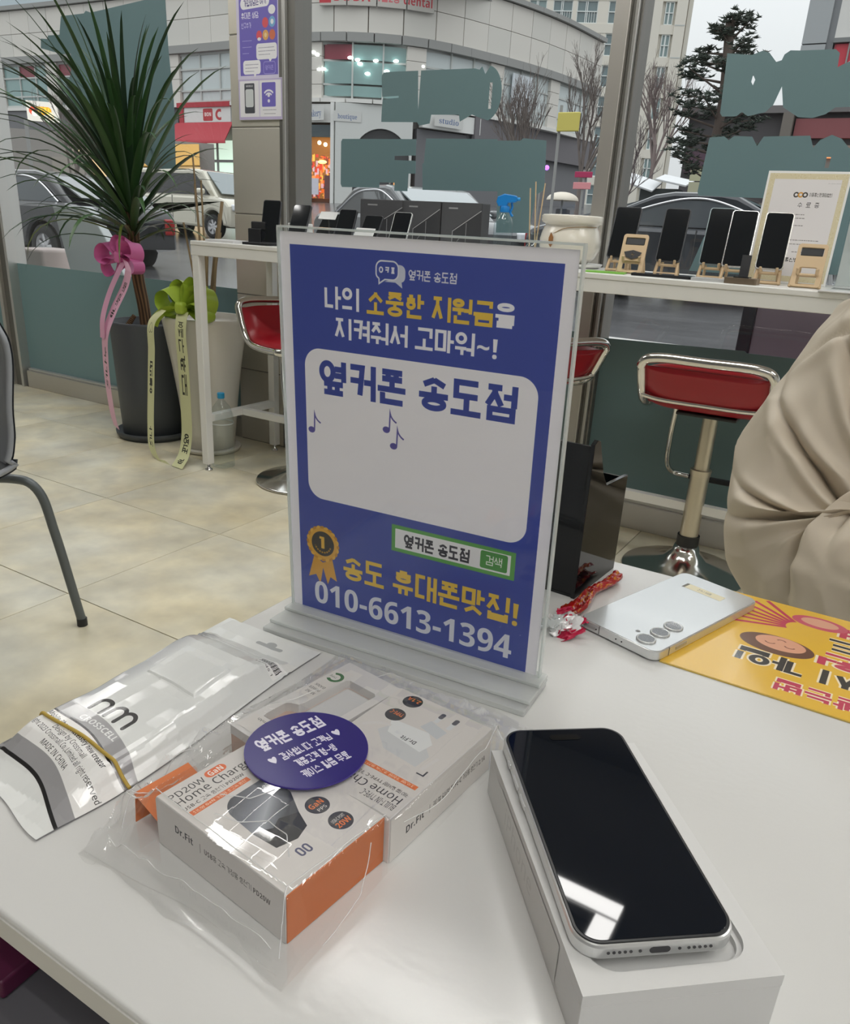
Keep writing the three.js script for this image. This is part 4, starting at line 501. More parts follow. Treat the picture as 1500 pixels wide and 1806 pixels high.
{ // certificate and clear stand
  const t = canvasTex(840, 1188, (c, w, h) => {
    c.fillStyle = '#d9cfae'; c.fillRect(0, 0, w, h); for (let i = 0; i < 900; i++) disc(c, rnd() * w, rnd() * h, 5, rnd() < 0.5 ? '#cdbf94' : '#e4dcc0'); c.fillStyle = '#e3e0e0'; c.fillRect(62, 62, w - 124, h - 124);
    ltext(c, '— —— ——', 640, 110, 24, '#8a8785'); disc(c, 330, 230, 30, '#4c4a48'); disc(c, 330, 230, 15, '#e3e0e0'); disc(c, 378, 230, 30, '#d29a4a'); disc(c, 378, 230, 15, '#e3e0e0'); disc(c, 426, 230, 30, '#4c4a48'); disc(c, 426, 230, 15, '#e3e0e0');
    ktext(c, '이동통신판매점협회', 470, 206, 42, '#6f6c6a', { fit: 240 }); ['수', '료', '증'].forEach((k, i) => ktext(c, k, 370 + i * 90, 310, 56, '#4b4948', { weight: 0.1 }));
    dashes(c, 160, 440, 300, 4, 40, 9, '#8c8987'); dashes(c, 330, 720, 330, 2, 44, 9, '#8c8987'); dashes(c, 420, 850, 120, 1, 40, 9, '#8c8987'); ktext(c, '한국통신협회장', 250, 920, 46, '#4b4948', { fit: 380, weight: 0.13 }); disc(c, 660, 920, 34, '#d9b9b4');
  });
  const g = thing('certificate', 'gold-bordered white certificate leaning behind the phones at right', 'certificate', [-0.355, CT, -2.63], 0.0); const r = [-0.16, 0, 0];
  mesh('board', at(rbox(0.222, 0.31, 0.006, 0.001), [0, 0.155, 0]), white, g, [0, 0, 0], r); const s = print('sheet_print', 0.21, 0.297, printMat(t, 0.25, { clearcoat: 0.5 }), g, [0, 0.155 * Math.cos(0.16) + 0.0006, -0.155 * Math.sin(0.16) + 0.0034]); s.rotation.set(...r); mesh('prop', bbox(-0.02, 0.02, 0, 0.15, -0.075, -0.07), white, g);
  const a = thing('clear_stand', 'clear acrylic stand with white sheet at right edge of counter', 'stand', [-0.135, CT, -2.52], 0.0), ac = mat([0.95, 0.97, 0.97], 0.02, 0, { transmission: 1, thickness: 0 }); mesh('panel', at(rbox(0.16, 0.2, 0.003, 0.0008), [0, 0.1, 0]), ac, a); mesh('sheet', bbox(-0.075, 0.075, 0.01, 0.19, -0.004, -0.0025), mat([0.68, 0.7, 0.7], 0.5), a); mesh('base', bbox(-0.08, 0.08, 0, 0.003, -0.05, 0.05), ac, a);
}
{ // ceramic jar, diffuser, spray bottle
  const cer = mat([0.76, 0.72, 0.63], 0.25, 0, { clearcoat: 0.6, clearcoatRoughness: 0.15 });
  const j = thing('ceramic_jar', 'cream ceramic jar with brown leaf tag on the counter beside the mullion', 'jar', [-1.035, CT, -2.62]);
  mesh('saucer', lathe([[0, 0], [0.1, 0], [0.112, 0.008], [0.114, 0.014], [0.1, 0.012], [0, 0.012]]), white, j); mesh('body', lathe([[0, 0.012], [0.062, 0.013], [0.085, 0.03], [0.1, 0.06], [0.101, 0.085], [0.094, 0.112], [0.086, 0.126], [0.088, 0.132], [0.098, 0.136], [0.1, 0.142], [0.1, 0.156], [0.096, 0.16], [0.086, 0.157], [0.084, 0.13], [0, 0.12]], 56), cer, j);
  mesh('cord', tube([[-0.09, 0.122, 0.02], [-0.06, 0.112, 0.07], [-0.028, 0.102, 0.091], [0.01, 0.118, 0.094], [0.06, 0.125, 0.072], [0.092, 0.126, 0.02]], 0.0013, 40, 6), woodDark, j); mesh('leaf_tag', at(ext([[0, 0.022], [0.009, 0.008], [0.008, -0.012], [0, -0.022], [-0.009, -0.01], [-0.008, 0.008]], 0.002, 0.0006), [-0.028, 0.082, 0.098], [-0.1, -0.3, 0.1]), mat([0.3, 0.13, 0.04], 0.5), j);
  const clear = new THREE.MeshPhysicalMaterial({ color: new THREE.Color(0.92, 0.97, 0.98), roughness: 0.03, transmission: 1, thickness: 0, ior: 1.45 });
  const d = thing('reed_diffuser', 'small glass reed diffuser with three thin sticks beside the jar', 'diffuser', [-1.165, CT, -2.62]); mesh('bottle', lathe([[0, 0], [0.03, 0], [0.036, 0.01], [0.038, 0.03], [0.03, 0.055], [0.014, 0.072], [0.012, 0.095], [0.015, 0.1], [0.013, 0.1], [0.01, 0.094]], 32), clear, d); for (const [a, b] of [[-0.012, -0.03], [0.008, -0.012], [0.004, 0.022]]) mesh('reed', rod([a, 0.01, 0], [b, 0.25 + a, 0.005], 0.0022, 0.0022, 6), wood, d);
  const s = thing('spray_bottle', 'clear spray bottle with bright blue trigger head on the counter', 'bottle', [-1.285, CT, -2.62], 0.3), blue = mat([0.01, 0.22, 0.62], 0.35);
  mesh('bottle', lathe([[0, 0], [0.03, 0], [0.033, 0.006], [0.033, 0.12], [0.028, 0.14], [0.014, 0.158], [0.013, 0.172]], 36), clear, s); mesh('label', at(new THREE.CylinderGeometry(0.0334, 0.0334, 0.022, 24, 1, true, -0.8, 1.2), [0, 0.045, 0]), white, s);
  mesh('collar', lathe([[0.012, 0.16], [0.017, 0.16], [0.017, 0.178], [0.01, 0.182], [0, 0.182]], 24), blue, s); mesh('head', at(ext([[-0.022, 0], [0.006, 0], [0.01, 0.012], [0.034, 0.014], [0.04, 0.018], [0.04, 0.032], [0.034, 0.036], [-0.004, 0.04], [-0.026, 0.03], [-0.03, 0.014]], 0.02, 0.003), [0, 0.178, -0.01]), blue, s); mesh('trigger', tube([[0.022, 0.192, 0], [0.025, 0.176, 0], [0.02, 0.16, 0], [0.028, 0.148, 0]], 0.004, 16, 8), blue, s); mesh('nozzle', rod([0.04, 0.203, 0], [0.05, 0.203, 0], 0.006), mat([0.02, 0.3, 0.7], 0.3), s);
}
{ // three dark boxes with slanted silver line
  const t = canvasTex(512, 512, (c, w, h) => { c.fillStyle = '#56575a'; c.fillRect(0, 0, w, h); c.fillStyle = '#424346'; c.beginPath(); c.moveTo(150, h); c.lineTo(150, 250); c.lineTo(w, 60); c.lineTo(w, h); c.fill(); c.strokeStyle = '#b9bbbd'; c.lineWidth = 7; c.beginPath(); c.moveTo(150, h); c.lineTo(155, 262); c.lineTo(w, 64); c.stroke(); c.lineWidth = 4; c.beginPath(); c.moveTo(330, h); c.lineTo(330, 180); c.moveTo(200, h); c.quadraticCurveTo(190, 360, 250, 330); c.stroke(); c.fillStyle = '#9d9fa1'; c.fillRect(90, 42, 120, 14); });
  const m = printMat(t, 0.35); const names = ['left, half behind the tilted phones', 'in the middle of three', 'right, beside the spray bottle'];
  [[-1.79, 0.195], [-1.615, 0.165], [-1.448, 0.165]].forEach(([x, w], i) => { const b = thing('display_box', `dark grey box with slanted silver line, ${names[i]}`, 'box', [x, CT, -2.64], -0.02, 'dark boxes on the left counter'); mesh('carton', rbox(w, 0.185, 0.06, 0.003), mat([0.05, 0.05, 0.053], 0.4), b, [0, 0.0925, 0], [-0.0, 0, 0]); print('front_print', w - 0.004, 0.181, m, b, [0, 0.0925, 0.0303]); });
}
{ // tilted phones on the left counter
  const rim = darkGrey, glareWhite = mat([0.75, 0.76, 0.76], 0.12, 0, { clearcoat: 1 });
  standingPhone('black display phone leaning back beside the steel post', [-2.075, CT, -2.45], 0.2, 0.5, { w: 0.075, l: 0.165 });
  standingPhone('black phone with its upper half under a painted white reflection, second from the steel post', [-1.965, CT, -2.46], 0.1, 0.75, { w: 0.078, l: 0.16 });
  standingPhone('upright black phone, third from the steel post', [-1.865, CT, -2.46], 0.1, 0.45, { w: 0.074, l: 0.152 });
  standingPhone('black phone with a painted reflection strip before the left dark box', [-1.745, CT, -2.44], 0.1, 0.6, { w: 0.075, l: 0.145 });
  standingPhone('grey-rimmed small phone before the middle dark box', [-1.625, CT, -2.46], 0.15, 0.5, { w: 0.07, l: 0.155, frameM: alu });
  for (const [x, z, y, w, label] of [[-1.945, -2.49, 0.118, 0.074, 'painted white sky reflection on the second tilted phone'], [-1.735, -2.43, 0.07, 0.078, 'painted white sky reflection on the phone before the left dark box'], [-1.645, -2.41, 0.03, 0.075, 'painted white sky reflection under the grey-rimmed phone']]) { const g = thing('painted_glare', label, 'card', [x, CT, z], 0.1); mesh('card', at(rbox(w, 0.034, 0.004, 0.0018), [0, y, 0], [-0.7, 0, 0]), glareWhite, g); mesh('prop', rod([0, 0, -0.012], [0, y, -0.004], 0.003), darkGrey, g); }  // added white plates, painted stand-ins for sky glare on the phone glass
  const s = thing('display_phone', 'tall black display phone with black stand box at the left end', 'phone', [-2.245, CT, -2.5], 0.35); const q = phoneGeo(0.074, 0.165, 0.009); mesh('frame', q.frame, darkGrey, s, [0, 0.005, 0.0], [-0.32, 0, 0]); mesh('screen', q.screen, phoneGlass, s, [0, 0.005, 0], [-0.32, 0, 0]); mesh('stand_box', merge([at(rbox(0.05, 0.055, 0.06, 0.004), [-0.055, 0.03, 0.0], [0, 0.2, 0]), at(rbox(0.055, 0.03, 0.05, 0.004), [-0.05, 0.068, -0.02], [0, 0.3, 0])]), black, s);
  const tr = (name, label, x, z, w, d, m, turn) => { const g = thing(name, label, name === 'note_pad' ? 'pad' : 'phone', [x, CT, z], turn); mesh('body', at(ext(rrect(w, d, 0.006), 0.007, 0.001), [0, 0.001, 0], [-Math.PI / 2, 0, 0]), m, g); return g; };
  tr('note_pad', 'white pad lying at the left end of the counter', -2.385, -2.42, 0.15, 0.11, mat([0.66, 0.66, 0.66], 0.4), 0.05); tr('flat_phone', 'black phone lying flat by the left end of the counter', -2.2, -2.4, 0.12, 0.075, black, 0.1);
  const w = thing('white_block', 'small white block standing behind the left display phone', 'block', [-2.17, CT, -2.6]); mesh('block', rbox(0.09, 0.085, 0.05, 0.004), white, w, [0, 0.0425, 0]);
}
// ================================================================ planters, stools, bottle, chair
{
  const potG = mat([0.075, 0.085, 0.095], 0.55), soil = mat([0.12, 0.085, 0.06], 0.95);
  const p = thing('potted_palm', 'tall dragon tree with strap leaves in a dark grey floor pot', 'plant', [-3.115, 0, -2.6]);
  mesh('saucer', lathe([[0, 0], [0.165, 0], [0.178, 0.02], [0.18, 0.035], [0.172, 0.035], [0.16, 0.02], [0, 0.02]], 56), potG, p); mesh('pot', lathe([[0, 0.021], [0.146, 0.021], [0.156, 0.25], [0.168, 0.53], [0.172, 0.545], [0.17, 0.555], [0.158, 0.555], [0.155, 0.52], [0, 0.51]], 64), potG, p); mesh('soil', lathe([[0, 0.53], [0.1, 0.525], [0.157, 0.515]], 40), soil, p);
  const bark = noiseTex(64, (u, v) => { const n = 0.33 + 0.13 * Math.sin(v * 60 + 3 * noise.noise(u * 4, v * 4, 1)) + 0.1 * fbm(u * 9, v * 20, 1, 2); return [n * 1.1, n * 0.85, n * 0.6]; }, true);
  mesh('trunk', tube([[0.0, 0.5, 0], [-0.012, 0.62, 0], [-0.03, 0.75, 0.005], [-0.045, 0.9, 0], [-0.045, 1.27, 0]], 0.028, 30, 14), printMat(bark, 0.9), p);
  mesh('stub', merge([rod([-0.05, 0.52, 0.08], [-0.02, 0.58, 0.05], 0.014, 0.01)]), printMat(bark, 0.9), p);
  const leafTones = [[0.022, 0.062, 0.018], [0.03, 0.085, 0.024], [0.045, 0.11, 0.03], [0.018, 0.048, 0.02], [0.1, 0.13, 0.02]].map((c) => mat(c, 0.4, 0, { side: THREE.DoubleSide }));
  const leaf = (L, w, a, el, droop, y0, roll = 0) => { // a: azimuth, el: start elevation
    const d = V(Math.cos(a), 0, Math.sin(a)), s0 = V(-Math.sin(a), 0, Math.cos(a)), up = V(-Math.cos(a) * Math.sin(el * 0.6), Math.cos(el * 0.6), -Math.sin(a) * Math.sin(el * 0.6)), s = s0.multiplyScalar(Math.cos(roll)).addScaledVector(up, Math.sin(roll)); let p0 = V(-0.047 + d.x * 0.022, y0, d.z * 0.022), e = el; const c = [p0.clone()]; const n = 11;
    for (let i = 0; i < n; i++) { p0 = p0.clone().addScaledVector(d, Math.cos(e) * L / n).add(V(0, Math.sin(e) * L / n, 0)); e -= droop * (i / n) / n * 2.2; c.push(p0); }
    return surf((u, v) => { const k = Math.min(n - 0.001, v * n), i = Math.floor(k), q = c[i].clone().lerp(c[i + 1], k - i), ww = w * Math.min(1, 0.45 + v * 2.4) * Math.pow(1 - v, 0.55) + 0.0004; const t = u - 0.5; return [q.x + s.x * t * ww, q.y + Math.abs(t) * ww * 0.35, q.z + s.z * t * ww]; }, 2, n);
  };
  for (let i = 0; i < 132; i++) {
    const k = i / 132, y0 = 0.9 + 0.32 * Math.pow(k, 0.9), el = 0.25 + 1.12 * Math.pow(k, 0.85) + rr(-0.15, 0.15), L = (k < 0.18 ? rr(0.45, 0.66) : rr(0.62, 0.88)) * (k > 0.8 ? 0.72 : 1), a = i * 2.39996 + rr(-0.25, 0.25);
    let az = a; if (Math.sin(az) < -0.35) az = -az * 0.6; // few leaves press against the glass
    mesh('leaf', leaf(L * (Math.sin(az) < -0.1 ? 0.55 : 1), rr(0.03, 0.045), az, Math.min(el, 1.5), rr(0.6, 1.7) * (1.3 - k * 0.65), y0, rr(-1.0, 1.0)), k < 0.07 && i % 3 === 0 ? leafTones[4] : leafTones[Math.floor(rnd() * 4)], p);
  }
  // pink bow: tied to the trunk, a thing of its own
  const pink = mat([0.78, 0.2, 0.48], 0.35, 0, { sheen: 0.5 }), pinkL = mat([0.78, 0.4, 0.57], 0.45), b = thing('ribbon_bow', 'shiny pink bow with two long printed tails on the palm trunk', 'ribbon', [-3.12, 0.84, -2.55]);
  const loop = (a, r, w, tilt, z = 0.05) => at(ribbon([[0, 0, 0], [r * 0.45, r * 0.42, 0.01], [r, r * 0.35, 0.012], [r * 1.08, 0, 0.012], [r * 0.8, -r * 0.28, 0.01], [r * 0.3, -r * 0.12, 0], [0, 0, 0]], w, [0, 0.25, 1], 0.0008, 36), [0, 0, z], [tilt, 0, a]);
  for (const [a, r, w, t] of [[0.25, 0.095, 0.06, 0.1], [2.85, 0.1, 0.07, -0.1], [-0.5, 0.09, 0.06, 0.2], [3.5, 0.095, 0.055, 0.1], [1.2, 0.06, 0.055, -0.5], [1.9, 0.07, 0.055, -0.5]]) mesh('loop', loop(a, r * 1.2, w * 1.15, t), pink, b);
  mesh('knot', at(rbox(0.04, 0.05, 0.03, 0.012), [0, 0, 0.075]), pink, b);
  const tailTex = (bg, list) => canvasTex(128, 1024, (c, w, h) => { c.fillStyle = bg; c.fillRect(0, 0, w, h); for (const [s, y, z] of list) { if (s === '♥') { c.strokeStyle = '#4a4a32'; c.lineWidth = 3; c.beginPath(); c.moveTo(64, y + 60); c.quadraticCurveTo(10, y, 50, y); c.quadraticCurveTo(64, y + 4, 64, y + 14); c.quadraticCurveTo(70, y - 4, 96, y + 6); c.quadraticCurveTo(110, y + 20, 64, y + 60); c.stroke(); } else [...s].forEach((k, i) => ktext(c, k, 64 - z * 0.45, y + i * (z + 8), z, '#2b2d22', { weight: 0.13 })); } });
  const pt = printMat(tailTex('#efbcd4', [['친구가', 250, 58], ['축하해', 600, 58]]), 0.45);
  mesh('tail', ribbon([[0.05, -0.01, 0.08], [0.115, -0.05, 0.12], [0.1, -0.11, 0.13], [0.07, -0.22, 0.18], [0.055, -0.32, 0.222], [0.04, -0.42, 0.222], [0.03, -0.56, 0.215], [0.04, -0.7, 0.21], [0.05, -0.75, 0.205]], 0.058, [1, -0.25, 0.25], 0.0005, 70), pt, b); mesh('tail', ribbon([[0.03, -0.02, 0.075], [0.06, -0.06, 0.13], [0.035, -0.155, 0.17], [0.035, -0.26, 0.215], [0.04, -0.34, 0.228]], 0.042, [1, -0.1, 0.2], 0.0005, 40), pinkL, b);

  // white planter with dry branches, and its green ribbon
  const potW = mat([0.74, 0.71, 0.64], 0.3, 0, { clearcoat: 0.4 }), w = thing('dried_branch_planter', 'waisted cream floor planter with thin dried branches', 'planter', [-2.725, 0, -2.6]);
  mesh('saucer', lathe([[0, 0], [0.13, 0], [0.14, 0.016], [0.137, 0.024], [0.12, 0.02], [0, 0.02]], 56), potW, w); mesh('pot', lathe([[0, 0.021], [0.112, 0.021], [0.12, 0.1], [0.135, 0.25], [0.155, 0.4], [0.174, 0.52], [0.186, 0.595], [0.188, 0.61], [0.183, 0.616], [0.17, 0.614], [0.165, 0.59], [0, 0.56]], 64), potW, w); mesh('soil', lathe([[0, 0.585], [0.167, 0.575]], 40), soil, w);
  const twig = mat([0.3, 0.22, 0.13], 0.9); for (let i = 0; i < 9; i++) { const a = rr(0, 6.28), r = rr(0.02, 0.05), h = rr(0.35, 0.72), l = rr(0.02, 0.1); mesh('branch', tube([[Math.cos(a) * r, 0.57, Math.sin(a) * r * 0.5], [Math.cos(a) * (r + l * 0.3), 0.57 + h * 0.45, Math.sin(a) * 0.03], [Math.cos(a) * (r + l), 0.57 + h, Math.sin(a) * 0.04]], rr(0.003, 0.0075), 14, 6), twig, w); }
  const green = mat([0.4, 0.54, 0.06], 0.35), gb = thing('ribbon_bow', 'lime green bow with long printed pale ribbon on the cream planter', 'ribbon', [-2.665, 0.63, -2.47]);
  for (const [a, r, ww, t, y] of [[0.3, 0.12, 0.06, 0, 0.03], [2.7, 0.11, 0.06, 0.1, 0.03], [1.1, 0.09, 0.06, -0.4, 0.03], [2.0, 0.09, 0.06, -0.4, 0.03], [-0.2, 0.1, 0.05, 0.4, 0.03], [3.3, 0.09, 0.05, 0.4, 0.03]]) mesh('loop', at(loop(a, r * 1.25, ww * 1.2, t, 0.0), [0, y, 0.02]), green, gb); mesh('knot', at(rbox(0.05, 0.05, 0.04, 0.014), [0, 0.035, 0.06]), green, gb);
  mesh('side_tail', ribbon([[-0.02, 0.03, 0.05], [-0.09, 0.02, 0.06], [-0.14, -0.02, 0.075], [-0.155, -0.05, 0.08]], 0.05, [0, 0.5, 1], 0.0006, 24), green, gb);
  const gt = printMat(tailTex('#d9dbac', [['축', 40, 70], ['번영', 160, 70], ['대박나세요', 480, 66]]), 0.5), gt2 = printMat(tailTex('#d9dbac', [['친구', 300, 60], ['올림', 560, 60], ['♥', 820, 1]]), 0.5);
  mesh('tail', ribbon([[0.0, 0.02, 0.05], [0.02, -0.008, 0.08], [0.02, -0.06, 0.088], [0.01, -0.19, 0.075], [0.0, -0.39, 0.065], [0.005, -0.52, 0.075], [0.03, -0.59, 0.12], [0.06, -0.6275, 0.19]], 0.074, [1, 0, 0.1], 0.0006, 80), gt, gb); mesh('tail', ribbon([[-0.09, 0.02, 0.08], [-0.105, -0.03, 0.13], [-0.12, -0.15, 0.13], [-0.14, -0.31, 0.13], [-0.155, -0.48, 0.135], [-0.14, -0.58, 0.15], [-0.09, -0.624, 0.165], [-0.01, -0.626, 0.175]], 0.056, (v) => V(1, v > 0.75 ? (v - 0.75) * -1 : 0, 0.2), 0.0006, 80), gt2, gb);
}
{ // water bottle
  const pet = new THREE.MeshPhysicalMaterial({ color: new THREE.Color(0.9, 0.93, 0.93), roughness: 0.12, transmission: 1, thickness: 0, ior: 1.5 }), pr = [[0, 0.004], [0.035, 0], [0.048, 0.006]]; for (let i = 0; i < 10; i++) pr.push([0.05, 0.015 + i * 0.018], [0.0475, 0.024 + i * 0.018]); pr.push([0.05, 0.205], [0.049, 0.235], [0.038, 0.268], [0.02, 0.292], [0.013, 0.3], [0.013, 0.315]);
  const b = thing('water_bottle', 'empty clear plastic water bottle with blue cap by the counter leg', 'bottle', [-2.475, 0, -2.432]); mesh('bottle', lathe(pr, 48), pet, b); mesh('cap', lathe([[0, 0.33], [0.014, 0.33], [0.0155, 0.327], [0.0155, 0.308], [0.013, 0.306]], 28), mat([0.02, 0.3, 0.55], 0.4), b); mesh('label_ring', at(new THREE.CylinderGeometry(0.0505, 0.0505, 0.004, 40, 1, true), [0, 0.2, 0]), mat([0.7, 0.75, 0.75], 0.3), b);
}
{ // bar stools with red vinyl pads in chrome tube
  const redV = mat([0.33, 0.006, 0.016], 0.32), chromeD = mat([0.72, 0.71, 0.68], 0.14, 1), post = mat([0.55, 0.5, 0.4], 0.3, 0.8);
  function stool(label, p, turn) { // faces +z, back towards -z
    const g = thing('bar_stool', label, 'stool', p, turn, 'red and chrome bar stools'), W = 0.185;
    mesh('base', lathe([[0, 0], [0.2, 0], [0.205, 0.006], [0.2, 0.014], [0.13, 0.03], [0.07, 0.05], [0.045, 0.08], [0.038, 0.1], [0, 0.1]], 56), chromeD, g); mesh('collar', new THREE.CylinderGeometry(0.036, 0.036, 0.035, 28), black, g, [0, 0.118, 0]); mesh('post', merge([at(new THREE.CylinderGeometry(0.03, 0.03, 0.22, 28), [0, 0.245, 0]), at(new THREE.CylinderGeometry(0.024, 0.024, 0.2, 28), [0, 0.45, 0]), at(new THREE.CylinderGeometry(0.034, 0.032, 0.02, 28), [0, 0.352, 0])]), post, g);
    mesh('seat_plate', merge([bbox(-0.09, 0.09, 0.545, 0.556, -0.1, 0.1, 0.004)]), black, g);
    const prof = [[0.17, 0.575], [0.1, 0.57], [0, 0.566], [-0.1, 0.572], [-0.15, 0.596], [-0.185, 0.636], [-0.212, 0.682], [-0.222, 0.698]], c = new THREE.CatmullRomCurve3(prof.map(([z, y]) => V(0, y, z)));
    const pad = (t0, t1, off, th, w) => { const top = surf((u, v) => { const t = t0 + (t1 - t0) * v, q = c.getPoint(t), tg = c.getTangent(t), n = V(0, -tg.z, tg.y), e = Math.pow(Math.abs(u * 2 - 1), 6), b = smooth(0, 0.06, v) * smooth(1, 0.94, v); return [(u - 0.5) * 2 * w, q.y + n.y * (off + th * b * (1 - e)), q.z + n.z * (off + th * b * (1 - e))]; }, 20, 50); return top; };
    mesh('seat_pad', merge([pad(0.02, 0.985, 0.004, 0.03, W - 0.012), at(pad(0.02, 0.985, 0.003, -0.014, W - 0.012), [0, 0, 0])]), redV, g);
    const rail = []; for (let i = 0; i <= 18; i++) { const q = c.getPoint(i / 18); rail.push([W, q.y, q.z]); } const end = c.getPoint(1), st = c.getPoint(0), left = rail.map(([x, y, z]) => [-x, y, z]).reverse();
    mesh('frame', tube([...rail, [W - 0.012, end.y + 0.018, end.z - 0.006], [W - 0.045, end.y + 0.027, end.z - 0.008], [0, end.y + 0.028, end.z - 0.008], [-W + 0.045, end.y + 0.027, end.z - 0.008], [-W + 0.012, end.y + 0.018, end.z - 0.006], ...left, [-W + 0.02, st.y, st.z + 0.018], [0, st.y, st.z + 0.022], [W - 0.02, st.y, st.z + 0.018]], 0.0145, 260, 12, true), chromeD, g);
    mesh('back_rail', tube([[W, 0.606, -0.175], [W - 0.05, 0.598, -0.172], [0, 0.596, -0.17], [-W + 0.05, 0.598, -0.172], [-W, 0.606, -0.175]], 0.008, 40, 8), chromeD, g);
    mesh('footrest', merge([tube([[0.12, 0.55, 0.05], [0.135, 0.42, 0.1], [0.14, 0.32, 0.15], [0.125, 0.285, 0.19], [0.08, 0.278, 0.2], [-0.08, 0.278, 0.2], [-0.125, 0.285, 0.19], [-0.14, 0.32, 0.15], [-0.135, 0.42, 0.1], [-0.12, 0.55, 0.05]], 0.009, 90, 10)]), chromeD, g); mesh('foot_grip', tube([[-0.07, 0.278, 0.2], [0, 0.278, 0.2], [0.07, 0.278, 0.2]], 0.0105, 12, 10), black, g);
    return g;
  }
  const s = stool('red and chrome bar stool facing the window at right, backrest towards the viewer', [-0.475, 0, -2.56], Math.PI + 0.02);
  copyOf(s, 'red and chrome bar stool seen from the side under the left counter end', [-2.07, 0, -2.5], 2.0);
  copyOf(s, 'red and chrome bar stool half hidden behind the blue sign', [-1.125, 0, -2.5], Math.PI / 2 + 0.5 + Math.PI);
}
{ // grey shell chair at the left edge
  const grey = mat([0.27, 0.285, 0.31], 0.34), greyM = mat([0.12, 0.135, 0.14], 0.4, 0.3), g = thing('grey_chair', 'grey moulded shell chair with tubular legs at the left edge', 'chair', [-1.95, 0, -0.89], 0);
  const pr = new THREE.CatmullRomCurve3([[-0.19, 0.79], [-0.195, 0.72], [-0.175, 0.6], [-0.165, 0.52], [-0.14, 0.46], [-0.08, 0.435], [0.05, 0.43], [0.2, 0.44], [0.25, 0.43]].map(([z, y]) => V(0, y, z)), false, 'centripetal');
  const sh = surf((u, v) => { const q = pr.getPoint(v), t = (u - 0.5) * 2, w = 0.205 + 0.02 * Math.sin(v * 3.1) - (v < 0.06 ? 0.018 * (1 - v / 0.06) : 0) - (v > 0.94 ? 0.04 * (v - 0.94) / 0.06 : 0), cup = Math.pow(Math.abs(t), 3) * 0.03, tg = pr.getTangent(v); return [t * w, q.y + -tg.z * -cup * (v > 0.35 ? 0.6 : 0), q.z + (v < 0.5 ? cup : 0)]; }, 24, 60);
  mesh('shell', toCreasedNormals(shell(sh, -0.011), 0.6), grey, g); mesh('shell_edge', merge([0, 1].map((s) => { const pts = []; for (let i = 0; i <= 30; i++) { const k = i / 30, p = sh.attributes.position, row = Math.round(k * 60) * 25 + (s ? 24 : 0); pts.push([p.getX(row), p.getY(row), p.getZ(row)]); } return tube(pts, 0.0075, 60, 8); })), grey, g);
  mesh('shell_lip', tube(Array.from({ length: 13 }, (_, i) => { const p = sh.attributes.position, k = i * 2; return [p.getX(k), p.getY(k), p.getZ(k)]; }), 0.0075, 30, 8), grey, g);
  for (const sx of [-1, 1]) for (const sz of [-1, 1]) { const fx = sx * 0.238, fz = sz > 0 ? 0.24 : -0.253; const l = mesh('leg', tube([[sx * 0.08, 0.41, sz * 0.12], [sx * 0.15, 0.412, sz * 0.17], [sx * 0.185, 0.405, sz * 0.19], [sx * 0.203, 0.375, sz * 0.205], [sx * 0.215, 0.27, sz * 0.222], [fx, 0.012, fz]], 0.0115, 50, 12), greyM, g); mesh('rubber_foot', at(new THREE.CylinderGeometry(0.0135, 0.0135, 0.02, 16), [fx, 0.0105, fz]), black, l); }
  mesh('under_frame', rod([-0.18, 0.41, 0], [0.18, 0.41, 0], 0.011), greyM, g);
}
// ================================================================ the white table and what lies on it
const TY = 0.74;
{
  const peel = noiseTex(256, (u, v) => 0.5 + 0.5 * fbm(u * 34, v * 34, 3.1, 2)); peel.repeat.set(9, 4);
  const top = mat([0.66, 0.66, 0.645], 0.17, 0, { bumpMap: peel, bumpScale: 0.00009 });
  const t = thing('table', 'large glossy white table in front holding the sign, phones and boxes', 'table', [0.4, 0, -0.4325]);
  mesh('table_top', rbox(1.61, 0.0185, 0.589, 0.0022, 3), top, t, [0, TY - 0.00925, 0]);
  mesh('edge_band', bbox(-0.8055, 0.8055, TY - 0.0165, TY - 0.0035, -0.295, 0.2952), mat([0.62, 0.61, 0.58], 0.4), t);
  for (const [x, z] of [[-0.3, -0.24], [-0.3, 0.24], [0.74, -0.24], [0.74, 0.24]]) mesh('leg', rbox(0.045, TY - 0.0185, 0.045, 0.004), whitePaint, t, [x, (TY - 0.0185) / 2, z]);
  mesh('apron', bbox(-0.76, 0.76, 0.66, TY - 0.0185, -0.262, -0.244), whitePaint, t);
  mesh('shelf', bbox(-0.76, 0.76, 0.4, 0.416, -0.26, 0.27, 0.002), whitePaint, t);
  const b = thing('storage_box', 'dark grey storage carton on the shelf under the table edge', 'box', [-0.235, 0.416, -0.276]);
  mesh('carton', rbox(0.34, 0.25, 0.29, 0.004), mat([0.075, 0.073, 0.085], 0.6), b, [0, 0.125, 0]); mesh('lid', rbox(0.348, 0.05, 0.298, 0.004), mat([0.085, 0.083, 0.095], 0.6), b, [0, 0.24, 0]);
  const tx = canvasTex(256, 200, (c, w, h) => { c.fillStyle = '#4a0e33'; c.fillRect(0, 0, w, h); ltext(c, 'DYNAMIX +', 20, 120, 46, '#c9b7c4', { bold: true, fit: 210 }); });
  const k = thing('leaflet_pack', 'dark magenta packet with pale lettering under the table edge', 'packet', [-0.352, 0.6815, -0.162], 0.05);
  mesh('packet', rbox(0.1, 0.012, 0.06, 0.002), mat([0.07, 0.006, 0.035], 0.5), k, [0, 0.006, 0]); print('front_print', 0.098, 0.058, printMat(tx), k, [0, 0.0123, 0], [1, 0, 0], [0, 0, -1]);
}

